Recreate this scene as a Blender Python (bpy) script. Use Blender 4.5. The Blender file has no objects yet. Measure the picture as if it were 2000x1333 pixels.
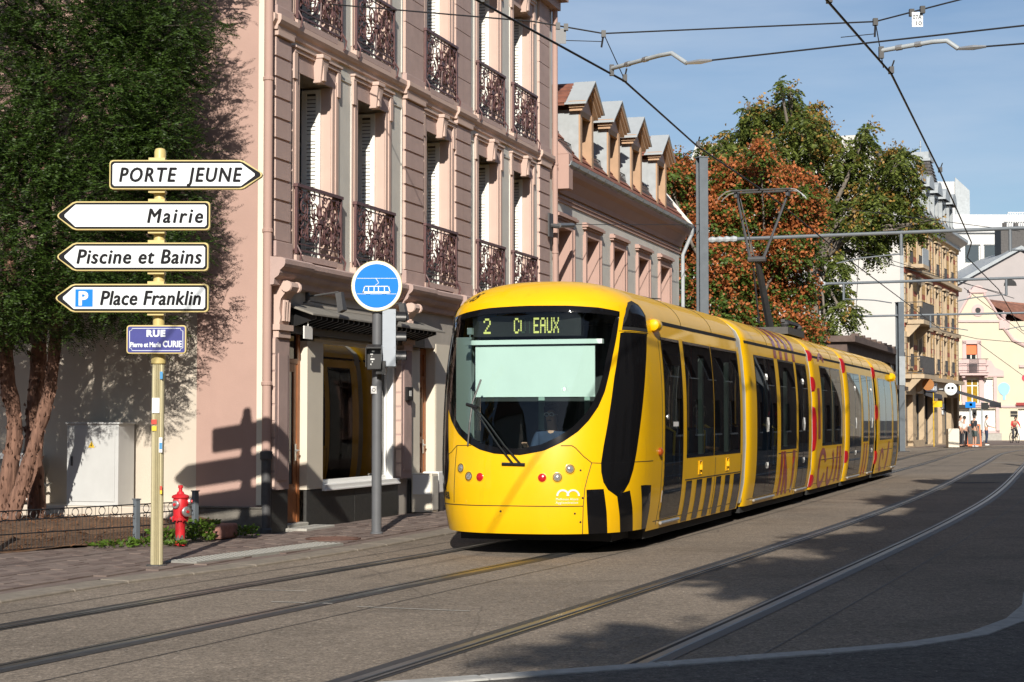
import bpy, bmesh, math, random
import numpy as np
from mathutils import Vector, Matrix, geometry
random.seed(7); np.random.seed(7)
R = math.radians
SC = bpy.context.scene
COL = SC.collection

# ------------------------------------------------------------------ camera
cam_d = bpy.data.cameras.new('camera'); cam = bpy.data.objects.new('camera', cam_d); COL.objects.link(cam)
cam.location = (0, 0, 1.6); cam.rotation_euler = (R(92.515), 0, 0)
cam_d.sensor_width = 36; cam_d.lens = 62.1; cam_d.clip_start = .2; cam_d.clip_end = 2000
SC.camera = cam

# ------------------------------------------------------------------ sky, sun, exposure
SUN_EL, SUN_DX = 27.0, .025            # shadows run along (+.025, 1)
W = bpy.data.worlds.new('World'); SC.world = W; W.use_nodes = True
nt = W.node_tree; nt.nodes.clear()
def wn(t, **k):
    n = nt.nodes.new(t)
    for a, b in k.items(): setattr(n, a, b)
    return n
sky = wn('ShaderNodeTexSky', sky_type='NISHITA', sun_disc=False)
sky.sun_elevation = R(SUN_EL); sky.sun_rotation = R(180) + math.atan(SUN_DX)
sky.air_density = 1.0; sky.dust_density = .35; sky.ozone_density = 4.0; sky.altitude = 250
tc = wn('ShaderNodeTexCoord'); mp = wn('ShaderNodeMapping'); mp.inputs['Scale'].default_value = (1.6, 1.6, 9); mp.inputs['Rotation'].default_value = (.12, .1, .5); mp.inputs['Location'].default_value = (3.1, .7, 1.2)
nz = wn('ShaderNodeTexNoise'); nz.inputs['Scale'].default_value = 2.3; nz.inputs['Detail'].default_value = 7; nz.inputs['Roughness'].default_value = .55
cr = wn('ShaderNodeValToRGB'); cr.color_ramp.elements[0].position = .30; cr.color_ramp.elements[1].position = .85
cr.color_ramp.elements[0].color = (.0, .0, .0, 1); cr.color_ramp.elements[1].color = (.6, .6, .6, 1)
mx = wn('ShaderNodeMix', data_type='RGBA'); mx.inputs['B'].default_value = (7.2, 8.2, 9.6, 1)
bg = wn('ShaderNodeBackground'); bg.inputs['Strength'].default_value = .071; ow = wn('ShaderNodeOutputWorld')
L = nt.links.new
L(tc.outputs['Generated'], mp.inputs['Vector']); L(mp.outputs['Vector'], nz.inputs['Vector']); L(nz.outputs['Fac'], cr.inputs['Fac'])
L(cr.outputs['Color'], mx.inputs['Factor']); L(sky.outputs['Color'], mx.inputs['A']); L(mx.outputs['Result'], bg.inputs['Color']); L(bg.outputs['Background'], ow.inputs['Surface'])
sd = bpy.data.lights.new('sun', 'SUN'); sd.energy = 5.0; sd.angle = R(.5); sd.color = (1, .93, .82)
so = bpy.data.objects.new('sun', sd); COL.objects.link(so)
so.rotation_euler = Vector((SUN_DX, 1, -math.tan(R(SUN_EL)) * math.hypot(1, SUN_DX))).to_track_quat('-Z', 'Y').to_euler(); so.location = (-3, -30, 30)
SC.view_settings.view_transform = 'Standard'; SC.view_settings.look = 'None'; SC.view_settings.gamma = 1; SC.view_settings.exposure = .30
SC.view_settings.use_curve_mapping = False
SC.cycles.max_bounces = 8; SC.cycles.transparent_max_bounces = 16; SC.cycles.caustics_reflective = False; SC.cycles.caustics_refractive = False

# ------------------------------------------------------------------ object helpers
def link(o, parent=None, loc=None, rz=None):
    COL.objects.link(o)
    if parent is not None: o.parent = parent
    if loc is not None: o.location = loc
    if rz is not None: o.rotation_euler = (0, 0, rz)
    return o
def tag(o, label=None, cat=None, group=None, kind=None):
    for k, v in (('label', label), ('category', cat), ('group', group), ('kind', kind)):
        if v: o[k] = v
    return o
def thing(name, label, cat, loc=(0, 0, 0), rz=0, group=None):
    o = bpy.data.objects.new(name, None); o.empty_display_size = .2
    link(o, None, loc, rz); return tag(o, label, cat, group)
def copy_tree(o, parent=None, loc=None):
    c = o.copy(); COL.objects.link(c); c.parent = parent
    if loc is not None: c.location = loc
    for ch in list(o.children): copy_tree(ch, c)
    return c
class MB:
    def __init__(s): s.v = []; s.f = []; s.m = []; s.mi = 0
    def add(s, vs, fs):
        o = len(s.v); s.v += [tuple(v) for v in vs]; s.f += [tuple(i + o for i in f) for f in fs]; s.m += [s.mi] * len(fs); return s
    def box(s, x0, x1, y0, y1, z0, z1):
        if x0 > x1: x0, x1 = x1, x0
        if y0 > y1: y0, y1 = y1, y0
        if z0 > z1: z0, z1 = z1, z0
        return s.add([(x0, y0, z0), (x1, y0, z0), (x1, y1, z0), (x0, y1, z0), (x0, y0, z1), (x1, y0, z1), (x1, y1, z1), (x0, y1, z1)],
                     [(0, 3, 2, 1), (4, 5, 6, 7), (0, 1, 5, 4), (1, 2, 6, 5), (2, 3, 7, 6), (3, 0, 4, 7)])
    def hexa(s, p):      # 8 points, bottom ring ccw then top ring
        return s.add(p, [(0, 3, 2, 1), (4, 5, 6, 7), (0, 1, 5, 4), (1, 2, 6, 5), (2, 3, 7, 6), (3, 0, 4, 7)])
    def prism(s, poly, a, b, axis='y'):   # 2d polygon swept along an axis from a to b
        n = len(poly)
        if axis == 'y': f = lambda p, t: (p[0], t, p[1])
        elif axis == 'z': f = lambda p, t: (p[0], p[1], t)
        else: f = lambda p, t: (t, p[0], p[1])
        vs = [f(p, a) for p in poly] + [f(p, b) for p in poly]
        return s.add(vs, [tuple(range(n)), tuple(range(2 * n - 1, n - 1, -1))] + [(i, i + n, (i + 1) % n + n, (i + 1) % n) for i in range(n)])
    def tube(s, pts, r, n=6, cap=True):
        pts = [Vector(p) for p in pts]; rs = r if isinstance(r, (list, tuple)) else [r] * len(pts)
        vs = []; fs = []; up = None
        for i, p in enumerate(pts):
            d = (pts[min(i + 1, len(pts) - 1)] - pts[max(i - 1, 0)])
            d = d.normalized() if d.length > 1e-9 else Vector((0, 0, 1))
            if up is None:
                up = Vector((0, 0, 1)) if abs(d.z) < .9 else Vector((1, 0, 0))
            a = d.cross(up)
            if a.length < 1e-6: a = d.orthogonal()
            a.normalize(); b = a.cross(d); up = b
            for k in range(n):
                t = 2 * math.pi * k / n; vs.append(p + (a * math.cos(t) + b * math.sin(t)) * rs[i])
        for i in range(len(pts) - 1):
            for k in range(n):
                fs.append((i * n + k, i * n + (k + 1) % n, (i + 1) * n + (k + 1) % n, (i + 1) * n + k))
        if cap: fs.append(tuple(range(n - 1, -1, -1))); fs.append(tuple(range((len(pts) - 1) * n, len(pts) * n)))
        return s.add(vs, fs)
    def lathe(s, prof, n=20, c=(0, 0, 0), axis='z'):
        vs = []; fs = []
        for r, h in prof:
            for k in range(n):
                t = 2 * math.pi * k / n; x, y = r * math.cos(t), r * math.sin(t)
                q = {'z': (x, y, h), 'y': (x, h, y), 'x': (h, x, y)}[axis]
                vs.append((q[0] + c[0], q[1] + c[1], q[2] + c[2]))
        for i in range(len(prof) - 1):
            for k in range(n): fs.append((i * n + k, i * n + (k + 1) % n, (i + 1) * n + (k + 1) % n, (i + 1) * n + k))
        fs.append(tuple(range(n - 1, -1, -1))); fs.append(tuple(range((len(prof) - 1) * n, len(prof) * n)))
        return s.add(vs, fs)
    def mesh(s, name, mats, smooth=False):
        me = bpy.data.meshes.new(name); me.from_pydata(s.v, [], s.f)
        for m in (mats if isinstance(mats, (list, tuple)) else [mats]): me.materials.append(m)
        if len(set(s.m)) > 1: me.polygons.foreach_set('material_index', s.m)
        bm = bmesh.new(); bm.from_mesh(me); bmesh.ops.recalc_face_normals(bm, faces=bm.faces); bm.to_mesh(me); bm.free()
        if smooth: me.polygons.foreach_set('use_smooth', [True] * len(me.polygons))
        me.update(); return me
    def build(s, name, mats, parent=None, loc=None, rz=None, smooth=False, bevel=0, auto=None, kind=None, label=None):
        o = bpy.data.objects.new(name, s.mesh(name, mats, smooth or auto is not None))
        if auto is not None: o.data.set_sharp_from_angle(angle=R(auto))
        if bevel:
            b = o.modifiers.new('bevel', 'BEVEL'); b.width = bevel; b.segments = 2; b.limit_method = 'ANGLE'; b.angle_limit = R(40)
        if kind: o['kind'] = kind
        if label: o['label'] = label
        return link(o, parent, loc, rz)
def obj(name, me, parent=None, loc=None, rz=None, kind=None):
    o = bpy.data.objects.new(name, me)
    if kind: o['kind'] = kind
    return link(o, parent, loc, rz)
def rrect(x0, x1, z0, z1, r, n=4):
    out = []
    for cx, cz, a in ((x1 - r, z0 + r, -90), (x1 - r, z1 - r, 0), (x0 + r, z1 - r, 90), (x0 + r, z0 + r, 180)):
        for i in range(n + 1):
            t = R(a + 90 * i / n); out.append((cx + r * math.cos(t), cz + r * math.sin(t)))
    return out
def circle(cx, cz, r, n=24, rz=None): return [(cx + r * math.cos(2 * math.pi * i / n), cz + (rz or r) * math.sin(2 * math.pi * i / n)) for i in range(n)]
def inpoly(p, poly):
    x, y = p; c = False; j = len(poly) - 1
    for i in range(len(poly)):
        xi, yi = poly[i]; xj, yj = poly[j]
        if (yi > y) != (yj > y) and x < (xj - xi) * (y - yi) / (yj - yi) + xi: c = not c
        j = i
    return c
def densify(poly, h):
    out = []
    for i, p in enumerate(poly):
        q = poly[(i + 1) % len(poly)]; n = max(1, int(math.hypot((q[0] - p[0]) / h[0], (q[1] - p[1]) / h[1])))
        for k in range(n): out.append((p[0] + (q[0] - p[0]) * k / n, p[1] + (q[1] - p[1]) * k / n))
    return out
def patch(outer, holes, h, fn, mb=None):
    """triangulated patch of a curved surface: outer polygon minus holes in (a, b), mapped by fn"""
    mb = mb or MB(); polys = [densify(outer, h)] + [densify(q, h) for q in holes]
    vs = []; es = []
    for q in polys:
        o = len(vs); vs += q; es += [(o + i, o + (i + 1) % len(q)) for i in range(len(q))]
    a0, a1 = min(p[0] for p in outer), max(p[0] for p in outer); b0, b1 = min(p[1] for p in outer), max(p[1] for p in outer)
    na, nb = max(1, int((a1 - a0) / h[0])), max(1, int((b1 - b0) / h[1])); bd = np.array(vs)
    for i in range(1, na):
        for j in range(1, nb):
            p = (a0 + (a1 - a0) * i / na, b0 + (b1 - b0) * j / nb)
            if inpoly(p, outer) and not any(inpoly(p, q) for q in holes):
                if (np.abs((bd - p) / np.array(h))).max(axis=1).min() > .35: vs.append(p)
    r = geometry.delaunay_2d_cdt([Vector(v) for v in vs], es, [], 0, 1e-6)
    V = [(v.x, v.y) for v in r[0]]; F = []
    for f in r[2]:
        c = (sum(V[i][0] for i in f) / len(f), sum(V[i][1] for i in f) / len(f))
        if inpoly(c, outer) and not any(inpoly(c, q) for q in holes): F.append(f)
    return mb.add([fn(*v) for v in V], F)
def wall(mb, x0, x1, z0, z1, holes, y0, y1):
    """slab between y0 and y1 with rectangular openings (x0,x1,z0,z1)"""
    xs = sorted({x0, x1} | {v for h in holes for v in h[:2]}); zs = sorted({z0, z1} | {v for h in holes for v in h[2:]})
    xs = [x for x in xs if x0 <= x <= x1]; zs = [z for z in zs if z0 <= z <= z1]
    for i in range(len(xs) - 1):
        j = 0
        while j < len(zs) - 1:
            def hole(j): 
                cx, cz = (xs[i] + xs[i + 1]) / 2, (zs[j] + zs[j + 1]) / 2
                return any(h[0] < cx < h[1] and h[2] < cz < h[3] for h in holes)
            if hole(j): j += 1; continue
            k = j
            while k < len(zs) - 1 and not hole(k): k += 1
            mb.box(xs[i], xs[i + 1], y0, y1, zs[j], zs[k]); j = k
    return mb
def text(name, s, size, mat, parent, loc, rot=(90, 0, 0), shear=0, sp=1, xs=1, bold=0, align='LEFT', extrude=.0015, width=None):
    c = bpy.data.curves.new(name, 'FONT'); c.body = s; c.size = size; c.shear = shear; c.space_character = sp; c.offset = bold
    c.align_x = align; c.align_y = 'BOTTOM_BASELINE'; c.extrude = extrude; c.resolution_u = 3
    t = bpy.data.objects.new(name, c); COL.objects.link(t)
    me = bpy.data.meshes.new_from_object(t.evaluated_get(bpy.context.evaluated_depsgraph_get())); bpy.data.objects.remove(t)
    xsv = [v.co.x for v in me.vertices]
    if width and xsv: xs = width / (max(xsv) - min(xsv))
    for v in me.vertices: v.co.x *= xs
    me.materials.clear(); me.materials.append(mat); me.name = name
    o = bpy.data.objects.new(name, me); link(o, parent, loc); o.rotation_euler = [R(a) for a in rot]; return o

# ------------------------------------------------------------------ materials
MATS = {}
def mat(name, col, rough=.7, var=.12, scale=4, bump=0, bscale=80, metal=0, zs=1, spec=.5, coat=0, emit=None, var2=None, island=0, stain=None):
    m = bpy.data.materials.new(name); m.use_nodes = True; t = m.node_tree; p = t.nodes['Principled BSDF']; l = t.links.new
    p.inputs['Roughness'].default_value = rough; p.inputs['Metallic'].default_value = metal; p.inputs['Specular IOR Level'].default_value = spec
    p.inputs['Coat Weight'].default_value = coat; p.inputs['Coat Roughness'].default_value = .03
    tc = t.nodes.new('ShaderNodeTexCoord'); last = None
    if var:
        n = t.nodes.new('ShaderNodeTexNoise'); n.inputs['Scale'].default_value = scale; n.inputs['Detail'].default_value = 6; n.inputs['Roughness'].default_value = .62
        mz = t.nodes.new('ShaderNodeMapping'); mz.inputs['Scale'].default_value = (1, 1, zs); l(tc.outputs['Object'], mz.inputs['Vector']); l(mz.outputs['Vector'], n.inputs['Vector'])
        r = t.nodes.new('ShaderNodeValToRGB'); r.color_ramp.elements[0].position = .3; r.color_ramp.elements[1].position = .7
        c2 = var2 or [min(1, c * (1 + var)) for c in col[:3]]
        r.color_ramp.elements[0].color = (*[c * (1 - var) for c in col[:3]], 1); r.color_ramp.elements[1].color = (*c2[:3], 1)
        l(n.outputs['Fac'], r.inputs['Fac']); last = r.outputs['Color']
    if stain:     # (colour, scale, threshold, amount) dirt with a shape of its own
        n = t.nodes.new('ShaderNodeTexNoise'); n.inputs['Scale'].default_value = stain[1]; n.inputs['Detail'].default_value = 8; n.inputs['Roughness'].default_value = .7
        mpp = t.nodes.new('ShaderNodeMapping'); mpp.inputs['Scale'].default_value = (1, 1, .25); l(tc.outputs['Object'], mpp.inputs['Vector']); l(mpp.outputs['Vector'], n.inputs['Vector'])
        r = t.nodes.new('ShaderNodeMapRange'); r.inputs['From Min'].default_value = stain[2]; r.inputs['From Max'].default_value = stain[2] + .15; r.inputs['To Max'].default_value = stain[3]
        l(n.outputs['Fac'], r.inputs['Value']); x = t.nodes.new('ShaderNodeMix'); x.data_type = 'RGBA'; x.inputs['B'].default_value = (*stain[0], 1)
        l(r.outputs['Result'], x.inputs['Factor'])
        if last: l(last, x.inputs['A'])
        else: x.inputs['A'].default_value = (*col[:3], 1)
        last = x.outputs['Result']
    if island:    # each loose piece its own tint
        g = t.nodes.new('ShaderNodeNewGeometry'); r = t.nodes.new('ShaderNodeMapRange'); r.inputs['To Min'].default_value = 1 - island; r.inputs['To Max'].default_value = 1 + island
        l(g.outputs['Random Per Island'], r.inputs['Value']); x = t.nodes.new('ShaderNodeMix'); x.data_type = 'RGBA'; x.blend_type = 'MULTIPLY'; x.inputs['Factor'].default_value = 1
        if last: l(last, x.inputs['A'])
        else: x.inputs['A'].default_value = (*col[:3], 1)
        l(r.outputs['Result'], x.inputs['B']); last = x.outputs['Result']
    if last: l(last, p.inputs['Base Color'])
    else: p.inputs['Base Color'].default_value = (*col[:3], 1)
    if bump:
        n = t.nodes.new('ShaderNodeTexNoise'); n.inputs['Scale'].default_value = bscale; n.inputs['Detail'].default_value = 4
        mz = t.nodes.new('ShaderNodeMapping'); mz.inputs['Scale'].default_value = (1, 1, zs); l(tc.outputs['Object'], mz.inputs['Vector']); l(mz.outputs['Vector'], n.inputs['Vector']); b = t.nodes.new('ShaderNodeBump'); b.inputs['Strength'].default_value = bump; b.inputs['Distance'].default_value = .02
        l(n.outputs['Fac'], b.inputs['Height']); l(b.outputs['Normal'], p.inputs['Normal'])
    if emit:
        p.inputs['Emission Color'].default_value = (*emit[:3], 1); p.inputs['Emission Strength'].default_value = emit[3]
    MATS[name] = m; return m
def glass(name, tint, refl=1.0, rough=.0):
    m = bpy.data.materials.new(name); m.use_nodes = True; t = m.node_tree; t.nodes.clear(); l = t.links.new
    o = t.nodes.new('ShaderNodeOutputMaterial'); a = t.nodes.new('ShaderNodeBsdfTransparent'); a.inputs['Color'].default_value = (*tint, 1)
    g = t.nodes.new('ShaderNodeBsdfGlossy'); g.inputs['Roughness'].default_value = rough; g.inputs['Color'].default_value = (1, 1, 1, 1)
    f = t.nodes.new('ShaderNodeFresnel'); f.inputs['IOR'].default_value = 1.5; k = t.nodes.new('ShaderNodeMath'); k.operation = 'MULTIPLY'; k.inputs[1].default_value = refl
    x = t.nodes.new('ShaderNodeMixShader'); l(f.outputs['Fac'], k.inputs[0]); l(k.outputs[0], x.inputs['Fac']); l(a.outputs[0], x.inputs[1]); l(g.outputs[0], x.inputs[2]); l(x.outputs[0], o.inputs['Surface'])
    return m
def leafmat(name, col, var=.45, trans=.35, hue=None, rough=.5):
    m = bpy.data.materials.new(name); m.use_nodes = True; t = m.node_tree; p = t.nodes['Principled BSDF']; l = t.links.new; o = t.nodes['Material Output']
    g = t.nodes.new('ShaderNodeNewGeometry'); r = t.nodes.new('ShaderNodeValToRGB')
    r.color_ramp.elements[0].color = (*[c * (1 - var) for c in col], 1); r.color_ramp.elements[1].color = (*(hue or [c * (1 + var) for c in col]), 1)
    l(g.outputs['Random Per Island'], r.inputs['Fac']); l(r.outputs['Color'], p.inputs['Base Color']); p.inputs['Roughness'].default_value = rough; p.inputs['Specular IOR Level'].default_value = .3
    tr = t.nodes.new('ShaderNodeBsdfTranslucent'); l(r.outputs['Color'], tr.inputs['Color']); x = t.nodes.new('ShaderNodeMixShader'); x.inputs['Fac'].default_value = trans
    l(p.outputs[0], x.inputs[1]); l(tr.outputs[0], x.inputs[2]); l(x.outputs[0], o.inputs['Surface']); return m
M = dict(
 pink=mat('pink_render', (.425, .282, .24), .85, .06, 1.2, .12, 60, stain=((.34, .22, .19), 1.0, .6, .35)),
 cream=mat('cream_render', (.54, .48, .405), .85, .05, 1.3, .12, 60, stain=((.45, .36, .27), 1.2, .62, .35)),
 cream2=mat('cream_paint', (.70, .64, .53), .8, .04, 2),
 mauve=mat('mauve_render', (.45, .33, .30), .85, .10, 3, .25, 120, stain=((.24, .17, .155), 1.6, .57, .4)),
 greyp=mat('grey_render', (.58, .565, .52), .85, .07, 2, .12, 70, stain=((.33, .31, .28), 1.4, .58, .4)),
 peach=mat('peach_trim', (.56, .415, .355), .8, .05, 2, .05, stain=((.34, .24, .20), 2.2, .58, .35)),
 grime=mat('dirty_fascia', (.42, .385, .34), .85, .12, 2.5, .1, 60, stain=((.2, .17, .15), 2, .58, .5)),
 iron=mat('maroon_iron', (.115, .058, .058), .5, .2, 8),
 white=mat('white_paint', (.80, .79, .74), .6, .04, 3),
 upvc=mat('white_window_frame', (.82, .82, .80), .45, .02, 3),
 wood=mat('brown_wood', (.32, .115, .04), .45, .25, 6, .1, 30),
 granite=mat('dark_granite', (.035, .035, .033), .55, .3, 30, .05),
 granite2=mat('grey_granite', (.22, .23, .24), .6, .35, 25),
 concrete=mat('concrete', (.40, .385, .35), .9, .14, 5, .2, 60, stain=((.22, .2, .17), 2.5, .58, .6)),
 darkconc=mat('dirty_concrete', (.13, .12, .105), .95, .35, 4, .3, 40),
 zinc=mat('zinc_sheet', (.36, .39, .41), .5, .12, 4, spec=.4),
 tile=mat('red_roof_tile', (.20, .075, .048), .8, .25, 6, .1, 40, island=.25),
 cast=mat('grey_cast_iron', (.06, .06, .063), .6, .2, 10),
 steel=mat('painted_steel_grey', (.13, .15, .17), .5, .1, 5),
 pole=mat('pole_grey', (.12, .125, .135), .42, .08, 5),
 black=mat('black_plastic', (.012, .012, .013), .4, .1, 6),
 wire=mat('dark_wire', (.02, .02, .022), .5, 0),
 gold=mat('champagne_alu', (.55, .49, .31), .36, .06, 12, metal=.5),
 signw=mat('sign_white', (.72, .76, .79), .5, .03, 6, spec=.2, stain=((.50, .50, .47), 7, .64, .4)),
 signk=mat('sign_black', (.014, .014, .016), .6, 0, spec=.08),
 blue=mat('sign_blue', (.008, .19, .62), .5, .03, 5, spec=.15),
 navy=mat('plaque_navy', (.05, .055, .24), .3, .08, 8),
 red=mat('hydrant_red', (.55, .02, .028), .42, .18, 14, stain=((.16, .10, .09), 12, .60, .8)),
 yellow=mat('tram_yellow', (.80, .455, .002), .42, .04, 2, coat=.35, spec=.25, stain=((.50, .27, .01), 3.5, .60, .35)),
 yellow2=mat('tram_yellow_side', (.80, .45, .012), .36, .05, 2, coat=.5),
 tblack=mat('tram_black', (.006, .006, .007), .10, 0, spec=.28),
 seam=mat('panel_gap', (.012, .010, .008), .7, 0),
 rubber=mat('rubber', (.018, .018, .018), .8, .1, 8),
 bellows=mat('grey_bellows', (.50, .48, .42), .7, .08, 6),
 mint=mat('mint_plastic', (.64, .74, .70), .5, .03, 3),
 mintd=mat('mint_interior', (.30, .42, .38), .5, .04, 3),
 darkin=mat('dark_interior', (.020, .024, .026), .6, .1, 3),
 red2=mat('tram_red', (.52, .012, .02), .3, .04, 4, coat=.4),
 maroon=mat('tram_maroon_print', (.30, .028, .028), .38, .06, 4, coat=.4),
 alu=mat('brushed_alu', (.55, .55, .54), .35, .08, 9, metal=.8),
 lampw=mat('headlamp_glass', (.42, .41, .38), .10, .6, 60, metal=.55, coat=.8),
 lampr=mat('red_lamp', (.45, .008, .01), .15, .1, 30, coat=.5),
 orange=mat('orange_lamp', (.30, .06, .01), .3, .05, 9),
 skin=mat('skin', (.52, .30, .21), .55, .05, 9), hair=mat('dark_hair', (.03, .02, .015), .6, .2, 20), greyhair=mat('grey_hair', (.42, .38, .33), .6, .15, 20),
 navyc=mat('navy_cloth', (.02, .035, .075), .85, .2, 12), bluec=mat('blue_cloth', (.05, .09, .16), .85, .2, 12), whitec=mat('white_cloth', (.74, .72, .68), .85, .06, 9),
 charc=mat('charcoal_cloth', (.045, .046, .055), .85, .15, 9), redc=mat('red_cloth', (.60, .05, .05), .8, .1, 9), greenc=mat('grey_green_cloth', (.06, .085, .085), .85, .1, 9), blackc=mat('black_cloth', (.012, .012, .016), .85, .1, 9), shoe=mat('white_shoe', (.78, .78, .78), .6, .03),
 darkpane=mat('dark_window_pane', (.014, .016, .018), .04, 0, spec=.5),
 pane2=mat('grey_window_pane', (.06, .075, .085), .05, 0, spec=.6),
 yellowpane=mat('yellow_curtain_pane', (.32, .20, .015), .15, .5, 3),
 curtain=mat('pale_curtain', (.72, .72, .70), .5, .03, 4),
 slate=mat('slate', (.085, .08, .078), .75, .25, 8, .2, 30, island=.3),
 sandst=mat('sandstone', (.47, .365, .245), .85, .12, 3, .15, 40, stain=((.24, .18, .12), 1.2, .6, .5)),
 brickr=mat('red_brick', (.36, .10, .055), .85, .18, 9, .15, 40), bricky=mat('yellow_brick', (.55, .34, .13), .85, .18, 9, .15, 40),
 wallw=mat('white_wall', (.57, .555, .53), .85, .03, .8, stain=((.45, .43, .40), .5, .6, .25)), modern=mat('modern_white', (.58, .58, .575), .8, .02, .8), greyhouse=mat('grey_pink_render', (.40, .365, .36), .85, .05, .7),
 pinkt=mat('pale_pink_trim', (.58, .43, .415), .8, .05, 2), yellowh=mat('pale_yellow_render', (.60, .545, .42), .85, .03, 1), brownt=mat('brown_roof_tile', (.20, .09, .06), .85, .3, 4, .3, 30, island=.3),
 brownw=mat('brown_wall', (.12, .085, .072), .85, .25, 3, .2, 30), orangep=mat('orange_blind', (.75, .19, .07), .7, .05),
 bark=mat('red_bark', (.17, .085, .06), .9, .5, 16, .8, 34, var2=(.27, .15, .105), zs=.16), barkg=mat('grey_bark', (.17, .145, .12), .9, .35, 7, .6, 26, zs=.3),
 soil=mat('needle_litter', (.125, .065, .032), .95, .45, 14, .7, 60, var2=(.20, .11, .06)),
 paver=mat('brown_paver', (.165, .123, .105), .85, .12, 4, .12, 90, var2=(.195, .15, .13)),
 tactile=mat('grey_tactile', (.25, .245, .225), .85, .12, 9), kerb=mat('kerb_granite', (.215, .185, .15), .85, .2, 12, .2, 90),
 manhole=mat('rusty_manhole', (.11, .055, .04), .7, .3, 20, .2, 50),
 railst=mat('rail_steel', (.17, .165, .155), .34, .3, 3, metal=.75), bitumen=mat('bitumen_seal', (.032, .032, .034), .55, .3, 9, .1, 60), groove=mat('rail_groove', (.010, .010, .010), .8, 0),
 mark=mat('worn_line_paint', (.42, .40, .36), .85, .3, 20),
 yew=leafmat('yew_needles', (.018, .046, .008), .6, .2, hue=(.065, .12, .018)), ail=leafmat('green_leaflets', (.09, .14, .025), .5, .35, hue=(.20, .24, .05)),
 ailf=leafmat('orange_seed_bunches', (.30, .17, .04), .4, .3, hue=(.44, .27, .07)), koel=leafmat('deep_green_leaflets', (.075, .13, .022), .5, .35, hue=(.14, .22, .04)), pods=leafmat('rust_seed_pods', (.46, .14, .04), .4, .4, hue=(.66, .23, .08)),
 grass=leafmat('weed_leaves', (.09, .16, .02), .5, .35), street=leafmat('street_tree_leaves', (.06, .09, .02), .5, .2),
 gl_front=glass('windscreen_glass', (.78, .88, .86), .8), gl_side=glass('tinted_side_glass', (.42, .50, .48), .9, .01), gl_shop=glass('shop_glass', (.5, .53, .52), 1.6),
 led=mat('lit_display_dots', (.1, .1, .02), .5, 0, emit=(.80, .80, .22, .85)), leddim=mat('dim_display_dots', (.03, .045, .035), .5, 0),
 sky_blue=mat('pale_blue_paint', (.30, .55, .75), .7, .04), heart=mat('heart_red', (.62, .06, .10), .7, .06), sticker=mat('sticker_white', (.75, .74, .72), .5, .05, 20), stickr=mat('sticker_red', (.6, .05, .03), .5, 0), sticky=mat('sticker_yellow', (.75, .5, .03), .5, 0), stickb=mat('sticker_blue', (.05, .25, .5), .5, 0),
 tan=mat('seat_tan', (.3, .2, .1), .7, .1), seat=mat('seat_blue_cloth', (.03, .06, .12), .8, .15, 9), grabs=mat('grab_yellow', (.75, .47, .01), .4, .03), duty=mat('ochre_wood', (.36, .15, .04), .6, .1),
)
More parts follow.
